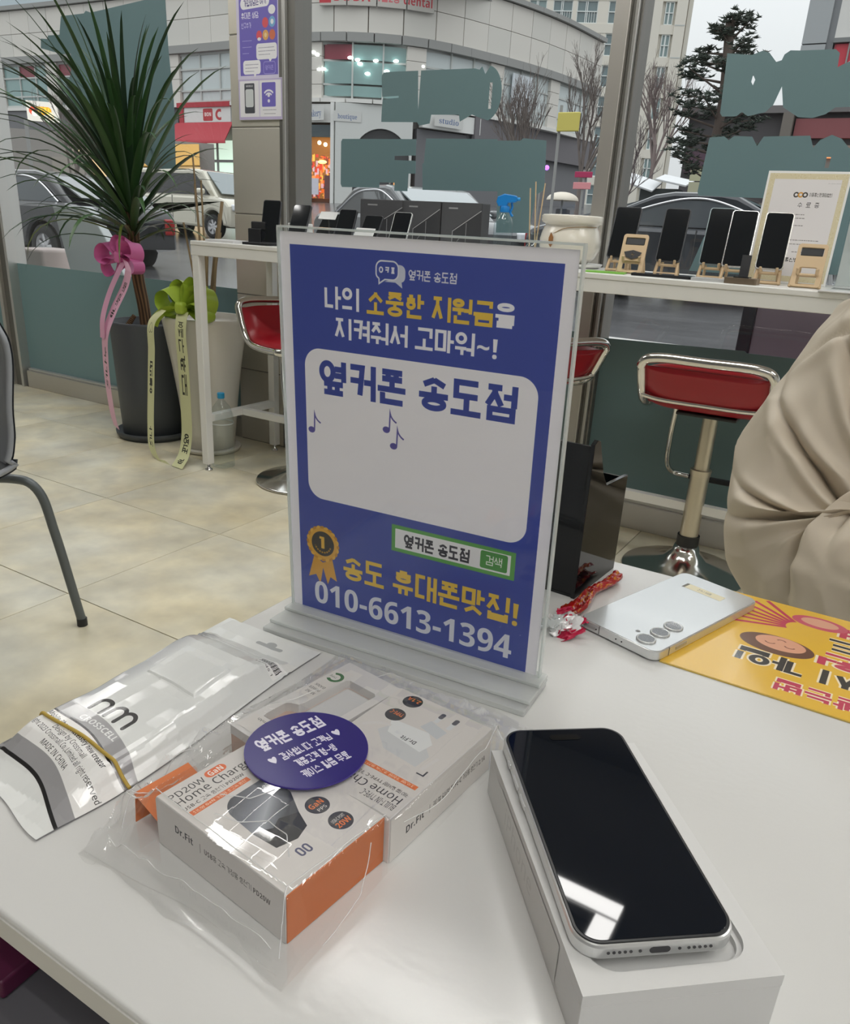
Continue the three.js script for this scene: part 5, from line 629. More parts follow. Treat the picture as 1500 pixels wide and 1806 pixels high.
// ---------------------------------------------------------------- acrylic sign holder
{
  const acryl = mat([0.995, 1, 1], 0.02, 0, { transmission: 1, thickness: 0, ior: 1.32 }), solid = mat([0.98, 0.99, 0.985], 0.03, 0, { transmission: 1, thickness: 0.01, ior: 1.49 });
  const edge = mat([0.8, 0.84, 0.83], 0.12, 0, { transmission: 0.45, thickness: 0 });
  const SW = 1050, SH = 1485;
  const tex = canvasTex(SW, SH, (c) => {
    const k = SW / 210, ox = 8, oy = 8; c.fillStyle = '#f3f0f6'; c.fillRect(0, 0, SW, SH); c.save(); c.scale(k, k); c.translate(ox, oy);
    c.fillStyle = '#3f4fa3'; c.fillRect(0, 0, 194, 281);
    // emblem: two speech bubbles
    c.fillStyle = '#cfd2e2'; c.beginPath(); c.moveTo(84, 8); c.arcTo(89.6, 8, 89.6, 12, 4); c.lineTo(89.6, 15); c.quadraticCurveTo(89.4, 18, 87, 18.6); c.lineTo(87.6, 22.3); c.lineTo(82.4, 19); c.lineTo(74, 19); c.lineTo(84, 16); c.fill();
    c.fillStyle = '#3f4fa3'; c.strokeStyle = '#e4e5ee'; c.lineWidth = 1; c.beginPath(); c.moveTo(72.5, 6.2); c.lineTo(80, 6.2); c.arcTo(84.5, 6.2, 84.5, 11, 4.3); c.lineTo(84.5, 13); c.arcTo(84.5, 17.6, 80, 17.6, 4.3); c.lineTo(74.6, 17.6); c.lineTo(70.3, 20.4); c.lineTo(70.2, 17); c.arcTo(68, 16.4, 68, 12, 3); c.lineTo(68, 11); c.arcTo(68, 6.2, 73, 6.2, 4.3); c.closePath(); c.fill(); c.stroke();
    ktext(c, 'ㅇㅋㅍ', 69.6, 9.2, 5, '#eceaf2', { fit: 12.6, weight: 0.19, gap: 0.12 });
    ktext(c, '옆커폰 송도점', 91.9, 10.3, 6.4, '#e4e3ec', { fit: 34, weight: 0.13 });
    const Y = '#e9c34d', Wt = '#f4f2f7';
    ktext(c, '나의', 27.5, 25, 15, Wt, { fit: 27.5, weight: 0.15 }); ktext(c, '소중한 지원금', 60.9, 25, 15.4, Y, { fit: 91, weight: 0.155 }); ktext(c, '을', 153, 25, 15, Wt, { fit: 13, weight: 0.15 });
    ktext(c, '지켜줘서 고마워~!', 35.3, 45.3, 14.3, Wt, { fit: 121, weight: 0.15 });
    c.fillStyle = '#f3f0f4'; rpath(c, 9.6, 68, 175.6, 113.6, 13); c.fill();
    ktext(c, '옆커폰', 21.8, 75.4, 24.4, '#35479c', { fit: 70.5, weight: 0.165 }); ktext(c, '송도점', 101.8, 75.2, 24, '#35479c', { fit: 70, weight: 0.165 });
    // music notes
    c.strokeStyle = c.fillStyle = '#5b55a0'; for (const [x, y, s, two] of [[14, 128, 1, 0], [77, 118, 1, 0], [83, 129, 1, 0]]) { disc(c, x, y, 2.9 * s, '#5b55a0', 2.3 * s); c.lineWidth = 1.1; c.strokeStyle = '#5b55a0'; c.beginPath(); c.moveTo(x + 2.4, y); c.lineTo(x + 2.9, y - 12); c.quadraticCurveTo(x + 4, y - 8, x + 8, y - 6); c.stroke(); }
    // search box
    c.fillStyle = '#5fa552'; c.fillRect(82.6, 188.3, 97, 21.2); c.fillStyle = '#ecebec'; c.fillRect(85.6, 191.2, 90.6, 15.4); ktext(c, '옆커폰 송도점', 92.9, 194.2, 10.6, '#33333c', { fit: 52.6, weight: 0.16 });
    c.fillStyle = '#4f9647'; rpath(c, 153.6, 191.9, 20.4, 13.4, 1.6); c.fill(); ktext(c, '검색', 157.6, 194.9, 7.4, '#eef2ea', { fit: 12.4, weight: 0.1 });
    // medal
    const mx = 21.4, my = 219.2; c.fillStyle = '#dba23a'; c.beginPath(); c.moveTo(13, 231); c.lineTo(7.4, 250.6); c.lineTo(14.4, 247.2); c.lineTo(18.4, 254.6); c.lineTo(22, 236); c.fill(); c.beginPath(); c.moveTo(20, 236); c.lineTo(25.4, 253.8); c.lineTo(28, 246.6); c.lineTo(34, 249.2); c.lineTo(30, 231); c.fill();
    for (let i = 0; i < 24; i++) { const a = i * Math.PI / 12; disc(c, mx + Math.cos(a) * 12.8, my + Math.sin(a) * 12.8, 2.4, i % 2 ? '#e8b64a' : '#c98d2c'); } disc(c, mx, my, 13, '#e0a940'); disc(c, mx, my, 10.4, '#3d3a38'); c.strokeStyle = '#c9952f'; c.lineWidth = 1.3; c.setLineDash([1.5, 0.8]); c.beginPath(); c.arc(mx, my, 7.4, 0.3, 2.84); c.stroke(); c.setLineDash([]); c.fillStyle = '#e7b84c'; c.fillRect(mx - 1.5, my - 6, 3, 10); c.fillRect(mx - 3, my - 6, 2, 2);
    ktext(c, '송도 휴대폰맛집!', 40.2, 223.6, 20.6, Y, { fit: 145.4, weight: 0.15 });
    c.save(); c.translate(12, 272.6); c.font = 'bold 25px sans-serif'; const w = c.measureText('010-6613-1394').width; c.scale(170.6 / w, 1.08); c.fillStyle = '#dfe0ea'; c.fillText('010-6613-1394', 0, 0); c.restore();
    c.restore();
  });
  const s = thing('sign_holder', 'clear acrylic upright sign holder with blue Korean phone shop poster', 'sign', [-0.2743, TY, -0.4543], 0.0685);
  const p = new THREE.Group(); p.name = 'sign_panel'; p.rotation.set(0.0454, 0, 0.0014); p.position.y = 0.0005; s.add(p);
  mesh('front_sheet', rbox(0.212, 0.296, 0.0022, 0.0006), acryl, p, [0, 0.1495, 0.0017]);
  mesh('back_sheet', rbox(0.212, 0.296, 0.0022, 0.0006), acryl, p, [0, 0.1495, -0.0017]);
  mesh('paper', rbox(0.21, 0.2945, 0.0004, 0), mat([0.8, 0.79, 0.8], 0.8), p, [-0.0012, 0.1477, 0]);
  print('poster_print', 0.21, 0.2945, printMat(tex, 0.7), p, [-0.0012, 0.1477, 0.00035]);
  mesh('edge_strip', merge([bbox(0.106, 0.1072, 0.0015, 0.2973, -0.0027, 0.0027), bbox(-0.1072, -0.106, 0.0015, 0.2973, -0.0027, 0.0027), bbox(-0.107, 0.107, 0.2973, 0.2985, -0.0027, 0.0027)]), edge, p);
  mesh('base', merge([bbox(-0.1085, 0.1105, 0, 0.0045, -0.006, 0.0395, 0.001), bbox(-0.1085, 0.111, 0.0045, 0.0075, -0.006, 0.031, 0.001), bbox(-0.1085, 0.111, 0.0075, 0.0105, -0.006, 0.012, 0.001)]), mat([0.86, 0.88, 0.87], 0.18, 0, { transmission: 0.55, thickness: 0 }), s);
}

// ---------------------------------------------------------------- charger cartons (66 x 96 mm art, 29 mm deep)
const CH = 0.029, paperWhite = mat([0.66, 0.645, 0.63], 0.42), orangeCard = mat([0.62, 0.17, 0.045], 0.45);
const artTitle = (c, a, b, extra) => { ltext(c, a, 2.4, 8.6, 6.2, '#2c2a2c', { fit: 22 }); extra?.(); ltext(c, b, 2.4, 15.2, 7.6, '#2c2a2c', { fit: 51 }); };
const badge = (c, x, y, big, small, bigFirst) => { disc(c, x, y, 6.4, '#35363b'); ltext(c, big, x, y + (bigFirst ? 0.4 : 3.2), 5, '#e77a35', { bold: true, align: 'center', fit: 9.4 }); ltext(c, small, x, y + (bigFirst ? 4.2 : -1.2), 3, '#e9e4e0', { align: 'center', fit: bigFirst ? 6 : 8.6 }); };
function carton(name, label, w, l, p, turn, topArt, sideArt, ends) {
  const g = thing(name, label, 'box', p, turn);
  mesh('carton', rbox(w, CH, l, 0.0008, 1), paperWhite, g, [0, CH / 2, 0]);
  const k = 14, topTex = canvasTex(Math.round(w * 1000 * k), Math.round(l * 1000 * k), (c) => { c.fillStyle = '#d5d1cd'; c.fillRect(0, 0, 4096, 4096); c.scale(k, k); topArt(c); });
  print('front_print', w - 0.001, l - 0.001, printMat(topTex, 0.4), g, [0, CH + 0.0002, 0], [1, 0, 0], [0, 0, -1]);
  return g;
}
{ // front carton: art right = -z, down = +x  ->  local frame turned by 90 degrees
  const g = carton('charger_box', 'white and orange charger carton in front with black plug picture, in clear bag', 0.066, 0.0955, [-0.2186, TY, -0.2359], Math.PI / 2 - 0.115, (c) => {
    artTitle(c, 'PD20W', 'Home Charger', () => { c.fillStyle = '#e2672c'; rpath(c, 26, 2.8, 13, 5.8, 2.9); c.fill(); ltext(c, 'GaN', 32.5, 7.6, 5.4, '#f3ece6', { bold: true, align: 'center', fit: 9.6 }); });
    ktext(c, 'USB-C 고속 충전기 PD20W', 2.6, 17.2, 2.8, '#5b5654', { fit: 38, weight: 0.1 }); c.fillStyle = '#d9692f'; c.fillRect(3.2, 21.8, 37, 3.6); ktext(c, '최신형 GaN 가정용 초고속 충전', 5, 22.6, 2, '#f0c9ae', { fit: 33, weight: 0.1 });
    const gr = c.createLinearGradient(14, 30, 48, 78); [['#33363c', 0], ['#7b7f88', 0.3], ['#a9adb4', 0.42], ['#3a3d44', 0.6], ['#1c1e22', 1]].forEach(([q, o]) => gr.addColorStop(o, q)); c.fillStyle = gr;
    c.beginPath(); c.moveTo(24, 29); c.lineTo(44, 29); c.quadraticCurveTo(48.5, 31, 48.5, 37); c.lineTo(47.5, 48); c.lineTo(40, 62); c.lineTo(36, 70); c.lineTo(28, 74); c.lineTo(17, 71); c.lineTo(14.5, 58); c.lineTo(16, 38); c.quadraticCurveTo(18, 31, 24, 29); c.fill();
    c.fillStyle = '#15161a'; c.beginPath(); c.moveTo(14.5, 56); c.lineTo(24, 61); c.lineTo(30, 58); c.lineTo(40, 62); c.lineTo(36, 72); c.lineTo(27, 75); c.lineTo(16, 72); c.fill();
    c.strokeStyle = '#4c4d6c'; c.lineWidth = 1; rpath(c, 20.6, 79.6, 2.4, 5.2, 1.2); c.stroke(); rpath(c, 24.6, 80, 2.4, 5.2, 1.2); c.stroke();
    badge(c, 49.7, 65.3, 'GaN', 'PPS', true); badge(c, 49.7, 81.8, '20W', 'USB-C PORT', false);
  });
  const st = canvasTex(960, 290, (c, w, h) => { c.fillStyle = '#d8d4d0'; c.fillRect(0, 0, w, h); ltext(c, 'Dr.Fit', 150, 128, 62, '#2c2b2f', { bold: true, fit: 150 }); ltext(c, '|', 340, 124, 56, '#77716d'); ktext(c, 'USB용 고속 가정용 충전기 PD20W', 385, 88, 38, '#4c4845', { fit: 480, weight: 0.09 }); });
  // seen faces: -x side carries the lettering, -z ... the orange end
  print('side_print', 0.0945, CH - 0.001, printMat(st, 0.4), g, [-0.0332, CH / 2, 0], [0, 0, 1], [0, 1, 0]);
  mesh('end_panel', bbox(-0.0326, 0.0326, 0.0006, CH - 0.0006, 0.0477, 0.0482), orangeCard, g);
  mesh('flap', merge([at(rbox(0.034, 0.0004, 0.022, 0), [-0.016, 0.0165, -0.0575], [0.3, 0, 0]), at(rbox(0.034, 0.016, 0.0004, 0), [-0.016, 0.009, -0.0675], [0.1, 0, 0])]), orangeCard, g);
}
{ // right-hand carton, art turned by 180 degrees
  const g = carton('charger_box', 'white charger carton with printed white plug on the right inside bag', 0.068, 0.098, [-0.194, TY, -0.3145], Math.PI - 0.075, (c) => {
    artTitle(c, 'BUILT-IN TYPE-C', 'Home Charger'); ktext(c, '케이블 일체형 TYPE-C 가정용 충전기', 2.6, 17.2, 2.8, '#5b5654', { fit: 46, weight: 0.1 }); c.fillStyle = '#e0702f'; c.fillRect(2.6, 24.4, 40, 3.4); ktext(c, '최신형 가정용 초고속 충전기', 5, 25.2, 2, '#f4d2b8', { fit: 34, weight: 0.1 });
    c.fillStyle = '#c9cbcc'; c.beginPath(); c.moveTo(14, 40); c.lineTo(38, 42); c.lineTo(52, 54); c.lineTo(48, 64); c.lineTo(24, 62); c.lineTo(13, 52); c.fill(); c.fillStyle = '#dfe1e1'; c.beginPath(); c.moveTo(20, 52); c.lineTo(46, 56); c.lineTo(52, 68); c.lineTo(26, 70); c.lineTo(18, 62); c.fill(); c.fillStyle = '#c4c8cb'; c.beginPath(); c.moveTo(19, 68); c.lineTo(34, 72); c.lineTo(32, 81); c.lineTo(18, 77); c.fill();
    c.fillStyle = '#d3d6d8'; c.fillRect(18, 80, 3, 10); c.fillRect(28, 81, 3, 9); c.fillStyle = '#55565e'; rpath(c, 18, 86, 3.2, 6, 1.4); c.fill(); rpath(c, 28, 86, 3.2, 6, 1.4); c.fill(); ltext(c, 'Dr.Fit', 26, 59, 4.6, '#3d3f45', { bold: true, fit: 11 });
    c.strokeStyle = '#d7d4d2'; c.lineWidth = 2.2; c.beginPath(); c.moveTo(48, 62); c.quadraticCurveTo(58, 60, 62, 52); c.stroke(); c.beginPath(); c.moveTo(10, 40); c.lineTo(8, 54); c.stroke(); c.fillStyle = '#33343a'; c.fillRect(5.6, 36, 5, 1); c.fillRect(5.6, 36, 1, 5);
    badge(c, 53, 90.2, '2.1A', '고속충전', false); badge(c, 53, 72.4, 'TYPE-C', '케이블', false);
  });
  const st = canvasTex(980, 290, (c, w, h) => { c.fillStyle = '#dcd8d3'; c.fillRect(0, 0, w, h); ltext(c, 'Dr.Fit', 130, 190, 66, '#2c2b2f', { bold: true, fit: 170 }); ltext(c, '|', 335, 184, 56, '#77716d'); ktext(c, '케이블 일체형 TYPE-C 가정용 충전기 2.1A', 380, 144, 42, '#4c4845', { fit: 540, weight: 0.09 }); });
  print('side_print', 0.097, CH - 0.001, printMat(st, 0.4), g, [-0.0342, CH / 2, 0], [0, 0, 1], [0, 1, 0]);
}
{ // power bank carton with a die-cut window
  const w = 0.046, l = 0.0975, g = thing('power_bank_box', 'white carton with cut-out window showing a power bank, in clear bag', 'box', [-0.2532, TY, -0.3196], Math.PI - 0.148);
  mesh('carton', rbox(w, CH - 0.006, l, 0.0006, 1), mat([0.55, 0.4, 0.33], 0.5), g, [0, (CH - 0.006) / 2, 0]);
  const cut = new THREE.Path(); [[-0.017, -0.028], [0.006, -0.028], [0.008, -0.03], [0.016, -0.03], [0.017, -0.027], [0.017, -0.012], [0.015, -0.01], [0.01, -0.008], [0.009, -0.004], [0.009, 0.031], [0.007, 0.033], [-0.015, 0.033], [-0.017, 0.031]].forEach(([x, y], i) => cut[i ? 'lineTo' : 'moveTo'](x, -y));
  const lid = at(ext([[-w / 2, -l / 2], [w / 2, -l / 2], [w / 2, l / 2], [-w / 2, l / 2]], 0.006, 0, [cut]), [0, CH - 0.006, 0], [-Math.PI / 2, 0, 0]);
  mesh('lid', lid, paperWhite, g);
  mesh('power_bank', merge([at(rbox(0.0255, 0.008, 0.0605, 0.004, 3), [-0.004, 0, 0.0025]), at(rbox(0.007, 0.006, 0.012, 0.002, 2), [0.0105, 0, -0.02])]), mat([0.6, 0.6, 0.6], 0.25), g, [0, CH - 0.008, 0]);
  const t = canvasTex(240, 760, (c) => { c.fillStyle = '#d5d1cd'; c.fillRect(0, 0, 240, 760); c.strokeStyle = '#2f6a37'; c.lineWidth = 44; c.beginPath(); c.arc(122, 560, 86, 0.8, 5.5); c.stroke(); ltext(c, 'TYPE', 100, 580, 54, '#2b4a31', { fit: 110 }); ltext(c, 'MINI', 30, 150, 66, '#2e2c2e'); ltext(c, 'POWER', 30, 235, 66, '#2e2c2e', { fit: 180 }); ltext(c, 'BANK', 30, 320, 66, '#2e2c2e'); });
  const t2 = canvasTex(512, 256, (c) => { c.fillStyle = '#d5d1cd'; c.fillRect(0, 0, 512, 256); ltext(c, '5000', 60, 230, 110, '#2e2c2e', { fit: 240 }); ltext(c, 'mAh', 330, 230, 54, '#2e2c2e'); ktext(c, '초소형 미니', 60, 96, 40, '#3c393a', { fit: 200, weight: 0.12 }); ltext(c, 'VINI', 80, 70, 56, '#3c393a', { fit: 170 }); });
  print('front_print', 0.0125, 0.0396, printMat(t, 0.4), g, [0.0161, CH + 0.0002, 0.0195], [1, 0, 0], [0, 0, -1]);
  print('front_print', 0.034, 0.014, printMat(t2, 0.4), g, [0.004, CH + 0.0002, -0.0385], [1, 0, 0], [0, 0, -1]);
}
// clear film bag over the three cartons
{
  const boxes = [[-0.2186, -0.2359, 0.0478, 0.033, -0.115], [-0.194, -0.3145, 0.034, 0.049, -0.075], [-0.2532, -0.3196, 0.023, 0.0488, -0.148]];
  const cover = (x, z) => { let h = 0; for (const [bx, bz, hw, hl, a] of boxes) { const dx = x - bx, dz = z - bz, c = Math.cos(a), s = Math.sin(a), u = Math.abs(dx * c - dz * s) - hw, v = Math.abs(dx * s + dz * c) - hl, d = Math.hypot(Math.max(u, 0), Math.max(v, 0)); h = Math.max(h, d < 0.0025 ? 1 : Math.pow(Math.max(0, 1 - (d - 0.0025) / 0.024), 1.7)); } return h; };
  const B = [[-0.298, -0.181], [-0.163, -0.18], [-0.147, -0.415], [-0.313, -0.425]];
  const top = (u, v) => {
    const e = 0.006, wob = (q) => e * noise.noise(q * 7, 1.3, 4.2);
    let x = (B[0][0] * (1 - u) + B[1][0] * u) * (1 - v) + (B[3][0] * (1 - u) + B[2][0] * u) * v + wob(v + 3) * (u < 0.1 || u > 0.9 ? 1 : 0.4), z = (B[0][1] * (1 - u) + B[1][1] * u) * (1 - v) + (B[3][1] * (1 - u) + B[2][1] * u) * v + wob(u) * (v < 0.1 || v > 0.9 ? 1 : 0.4);
    const h = cover(x, z), rim = Math.min(u, 1 - u, v, 1 - v), open = smooth(0, 0.06, rim), f = Math.abs(noise.noise(x * 46, z * 40, 2.3)), f2 = Math.abs(noise.noise(x * 95 + z * 60, z * 30 - x * 40, 7.1));
    const left = smooth(-0.268, -0.29, x) * smooth(-0.34, -0.25, z), loose = (1 - h) * open * (0.005 + 0.015 * left);
    const y = TY + 0.0008 + h * (CH + 0.0008) + (1 - f * 2) * loose * 0.8 + (1 - f2 * 2.2) * loose * 0.45 + open * 0.0012 + h * open * (0.0006 * (1 - f * 2.4) + 0.00035 * noise.noise(x * 120, z * 90, 3));
    return [x, Math.max(TY + 0.0006, y), z];
  };
  const film = new THREE.MeshPhysicalMaterial({ color: 0xffffff, roughness: 0.05, transmission: 1, thickness: 0, ior: 1.6 });
  const b = thing('plastic_bag', 'crinkled clear plastic bag holding three white charger cartons', 'bag');
  mesh('film', toCreasedNormals(surf(top, 190, 230), 0.9), film, b);
  mesh('under_film', surf((u, v) => { const q = top(u, v); return [q[0], TY + 0.0003, q[2]]; }, 6, 6), film, b);
  const hem = [[0.02, 0.012], [0.3, 0.012], [0.6, 0.012], [0.97, 0.012]].map(([u, v]) => top(u, v));
  mesh('seam', tube(hem.map((q) => [q[0], q[1] + 0.0003, q[2]]), 0.00028, 40, 5), film, b);
  const grid = []; for (let i = 0; i <= 120; i++) for (let j = 0; j <= 140; j++) grid.push(top(i / 120, j / 140));
  const onFilm = ([x, z]) => { let best = grid[0], d = 1; for (const q of grid) { const e = (q[0] - x) ** 2 + (q[2] - z) ** 2; if (e < d) { d = e; best = q; } } return [x, best[1] + 0.0002, z]; };
  const foldM = mat([0.92, 0.92, 0.92], 0.12, 0, { transmission: 0.35, thickness: 0 }), creases = [[[-0.271, -0.2105], [-0.2232, -0.205], [-0.1755, -0.1995]], [[-0.1755, -0.1995], [-0.1708, -0.229], [-0.1658, -0.262]], [[-0.1755, -0.1995], [-0.171, -0.191], [-0.167, -0.184]], [[-0.274, -0.212], [-0.29, -0.207], [-0.301, -0.235]], [[-0.283, -0.197], [-0.294, -0.226], [-0.289, -0.255]], [[-0.299, -0.2], [-0.286, -0.214], [-0.277, -0.23]], [[-0.286, -0.191], [-0.25, -0.1895], [-0.21, -0.188], [-0.172, -0.1845]], [[-0.234, -0.214], [-0.221, -0.217], [-0.209, -0.225], [-0.196, -0.223], [-0.186, -0.213]], [[-0.242, -0.226], [-0.228, -0.232], [-0.222, -0.244]], [[-0.157, -0.265], [-0.151, -0.3], [-0.1525, -0.345], [-0.156, -0.38]], [[-0.288, -0.376], [-0.262, -0.398], [-0.235, -0.392], [-0.2, -0.384], [-0.168, -0.395]], [[-0.276, -0.3], [-0.268, -0.31], [-0.262, -0.33]], [[-0.272, -0.385], [-0.262, -0.405], [-0.25, -0.412]], [[-0.164, -0.247], [-0.155, -0.226], [-0.156, -0.2]]];
  for (const c of creases) { const pts = []; for (let k = 0; k < c.length - 1; k++) for (let s = 0; s < 6; s++) pts.push(onFilm([c[k][0] + (c[k + 1][0] - c[k][0]) * s / 6, c[k][1] + (c[k + 1][1] - c[k][1]) * s / 6])); pts.push(onFilm(c[c.length - 1])); mesh('crease', tube(pts, 0.00026, 60, 5), foldM, b); }
  const tx = canvasTex(1024, 760, (c, w, h) => {
    c.fillStyle = '#2e2378'; c.fillRect(0, 0, w, h); const P = '#e9e6f4'; ktext(c, '옆커폰 송도점', 190, 130, 130, P, { fit: 640, weight: 0.17 });
    ktext(c, '감사합니다 고객님', 270, 330, 76, P, { fit: 490, weight: 0.15 }); ktext(c, '개통고객 평~생', 320, 440, 76, P, { fit: 390, weight: 0.15 }); ktext(c, '케이스 필름 무료', 290, 550, 76, P, { fit: 450, weight: 0.15 });
    for (const x of [200, 830]) { c.fillStyle = P; c.beginPath(); c.moveTo(x, 400); c.bezierCurveTo(x - 60, 350, x - 30, 315, x, 345); c.bezierCurveTo(x + 30, 315, x + 60, 350, x, 400); c.fill(); }
  });
  const s = thing('round_sticker', 'dark purple round sticker with white Korean lettering on the clear bag', 'sticker', [-0.2303, TY + CH + 0.0034, -0.2795], 1.27);
  const cg = new THREE.CircleGeometry(0.0335, 64); cg.rotateX(-Math.PI / 2); mesh('label', cg, printMat(tx, 0.3), s, [0, 0.0006, 0]); mesh('backing', new THREE.CylinderGeometry(0.0338, 0.0338, 0.001, 64), mat([0.05, 0.03, 0.25], 0.4), s);
}

// ---------------------------------------------------------------- silver zip pouch with a phone case in it
{
  const x0 = -0.411, x1 = -0.3175, z0 = -0.181, z1 = -0.407;
  const tex = canvasTex(800, 1924, (c, W, H) => {
    c.fillStyle = '#e4e6e4'; c.fillRect(0, 0, W, H); const k = W / 94; c.save(); c.scale(k, k);
    const g = c.createLinearGradient(0, 0, 94, 0); g.addColorStop(0, '#9b9ea2'); g.addColorStop(0.16, '#c4c6c8'); g.addColorStop(0.26, '#e6e8e6'); g.addColorStop(1, '#e6e8e6'); c.fillStyle = g; c.fillRect(0, 30, 94, 130);
    const band = (y, h, col) => { c.fillStyle = col; c.beginPath(); c.moveTo(0, y - 3); c.quadraticCurveTo(50, y - 8, 94, y + 6); c.lineTo(94, y + h + 6); c.quadraticCurveTo(50, y + h - 8, 0, y + h - 3); c.fill(); };
    band(163, 12, '#9c9b9d'); band(174.6, 1.5, '#1f1f22'); c.fillStyle = '#e9e9e8'; c.fillRect(0, 178, 94, 22); band(176, 24, '#ecebe9'); band(200, 11, '#9c9b9d'); band(209, 2, '#1f1f22');
    c.strokeStyle = '#29282b'; c.lineWidth = 3; c.lineCap = 'round'; const n = (x, m) => { c.beginPath(); c.moveTo(x, 157); c.lineTo(x, 150); for (let i = 0; i < m; i++) { c.arc(x + 5 + i * 10, 150, 5, Math.PI, 0); c.lineTo(x + 10 + i * 10, 157); c.moveTo(x + 10 + i * 10, 150); } c.stroke(); }; n(27, 1); n(41.5, 2);
    ltext(c, 'CROSSCELL', 30, 167, 6, '#e8e8e8', { bold: true, fit: 38 });
    for (const [s, y, f, b] of [['Mobile Phone Accessory new creator', 180, 72, 1], ['Design by Crossmall', 185, 40, 0], ['Copyright 2023 Crossmall.Co.,Limited all right reserved', 190, 92, 0], ['MADE IN CHINA', 195.5, 32, 0]]) { c.save(); c.translate(47, y); c.rotate(0.1); ltext(c, s, 0, 0, 4.6, '#2c2b2d', { bold: !!b, fit: f, align: 'center' }); c.restore(); }
    c.fillStyle = '#f1f1ef'; c.fillRect(72, 36, 20, 14); c.fillStyle = '#26262a'; for (let i = 0; i < 22; i++) c.fillRect(74 + i * 0.75, 38, i % 3 ? 0.3 : 0.55, 7); ltext(c, '8 809745 1', 74, 49, 3, '#26262a', { fit: 16 });
    c.fillStyle = '#aeb1b2'; rpath(c, 44, 14, 26, 4, 2); c.fill(); disc(c, 57, 13, 4.4, '#aeb1b2', 3.4);
    c.restore();
  });
  const f = (u, v) => { // u across (x), v along from near to far
    const nar = 1 - 0.06 * smooth(0.2, 0, v) - 0.03 * Math.sin(v * 3.1) * smooth(0, 0.5, v), xc = (x0 + x1) / 2 + 0.004 * Math.sin(v * 5), x = xc + (u - 0.5) * (x1 - x0) * nar, z = z0 + (z1 - z0) * v + 0.014 * (1 - v) * (0.5 - u) * -1.0 + 0.0012 * Math.sin(u * 9) * (1 - v);
    const px = Math.min(u, 1 - u) * 0.093, zs = (v) * 0.226, body = smooth(0, 0.012, px) * smooth(0.006, 0.045, zs) * smooth(0.205, 0.165, zs);
    const cam = smooth(0.0, 0.003, 0.026 - Math.abs((u - 0.52) * 0.093)) * smooth(0, 0.003, 0.019 - Math.abs(zs - 0.135));
    const wk = 0.35 + 0.65 * smooth(0.05, 0.085, zs), wr = (noise.noise(x * 60, z * 34, 1.7) * 0.0014 + Math.abs(noise.noise(x * 110, z * 60, 4)) * 0.0007) * wk, zip = (Math.abs(zs - 0.186) < 0.0012 || Math.abs(zs - 0.191) < 0.0012) ? 0.0007 : 0;
    return [x, TY + 0.0014 + body * 0.0135 + cam * 0.0026 * body + wr * (0.35 + smooth(0.05, 0, px)) * smooth(0, 0.01, px) + zip, z];
  };
  const top = surf(f, 110, 220), p = thing('phone_case_pouch', 'silver zip pouch with phone case and black lettering at table corner', 'pouch');
  mesh('pouch', toCreasedNormals(top, 0.7), printMat(tex, 0.22, { clearcoat: 0.5, clearcoatRoughness: 0.1 }), p);
  mesh('back_film', surf((u, v) => { const q = f(u, v); return [q[0], TY + 0.0006, q[2]]; }, 10, 20), mat([0.5, 0.5, 0.52], 0.3, 0.3), p);
  const rb = thing('rubber_band', 'yellow rubber band wrapped around the silver pouch', 'rubber band'); const pts = []; for (let i = 0; i <= 18; i++) { const u = i / 18, v = 0.205 + 0.02 * u, q = f(u, v); pts.push([q[0], q[1] + 0.001, q[2]]); }
  mesh('band', tube([[pts[0][0] - 0.001, TY + 0.002, pts[0][2]], ...pts, [pts[18][0] + 0.001, TY + 0.002, pts[18][2]]], 0.0011, 90, 8), mat([0.52, 0.36, 0.07], 0.6), rb);
}

// ---------------------------------------------------------------- phone box and the phone lying on it
{
  const w = 0.0858, l = 0.1536, h = 0.029, g = thing('phone_box', 'white phone box with rounded tray recess beneath the black-screened phone', 'box', [-0.0651, TY, -0.311], 40.25 * Math.PI / 180);
  const card = mat([0.66, 0.66, 0.65], 0.5);
  const tray = at(ext([[-w / 2, -l / 2], [w / 2, -l / 2], [w / 2, l / 2], [-w / 2, l / 2]], 0.006, 0, [rrect(0.0695, 0.136, 0.012, THREE.Path)]), [0, h - 0.006, 0], [-Math.PI / 2, 0, 0]);
  mesh('box', rbox(w, h - 0.006, l, 0.0005, 1), card, g, [0, (h - 0.006) / 2, 0]); mesh('tray', tray, card, g);
  mesh('recess_rim', at(ext(rrect(0.0695, 0.136, 0.012), 0.003, 0, [rrect(0.0655, 0.132, 0.0105, THREE.Path)]), [0, h - 0.006, 0], [-Math.PI / 2, 0, 0]), mat([0.72, 0.72, 0.71], 0.5), g);
  const t = canvasTex(640, 128, (c, W, H) => { c.fillStyle = '#cfcfcc'; c.fillRect(0, 0, W, H); ltext(c, 'iPhone', 60, 92, 92, '#c0c0bd', { fit: 330 }); });
  print('side_print', 0.1, 0.02, printMat(t, 0.35), g, [-w / 2 - 0.0003, h / 2, 0.0], [0, 0, 1], [0, 1, 0]);
}
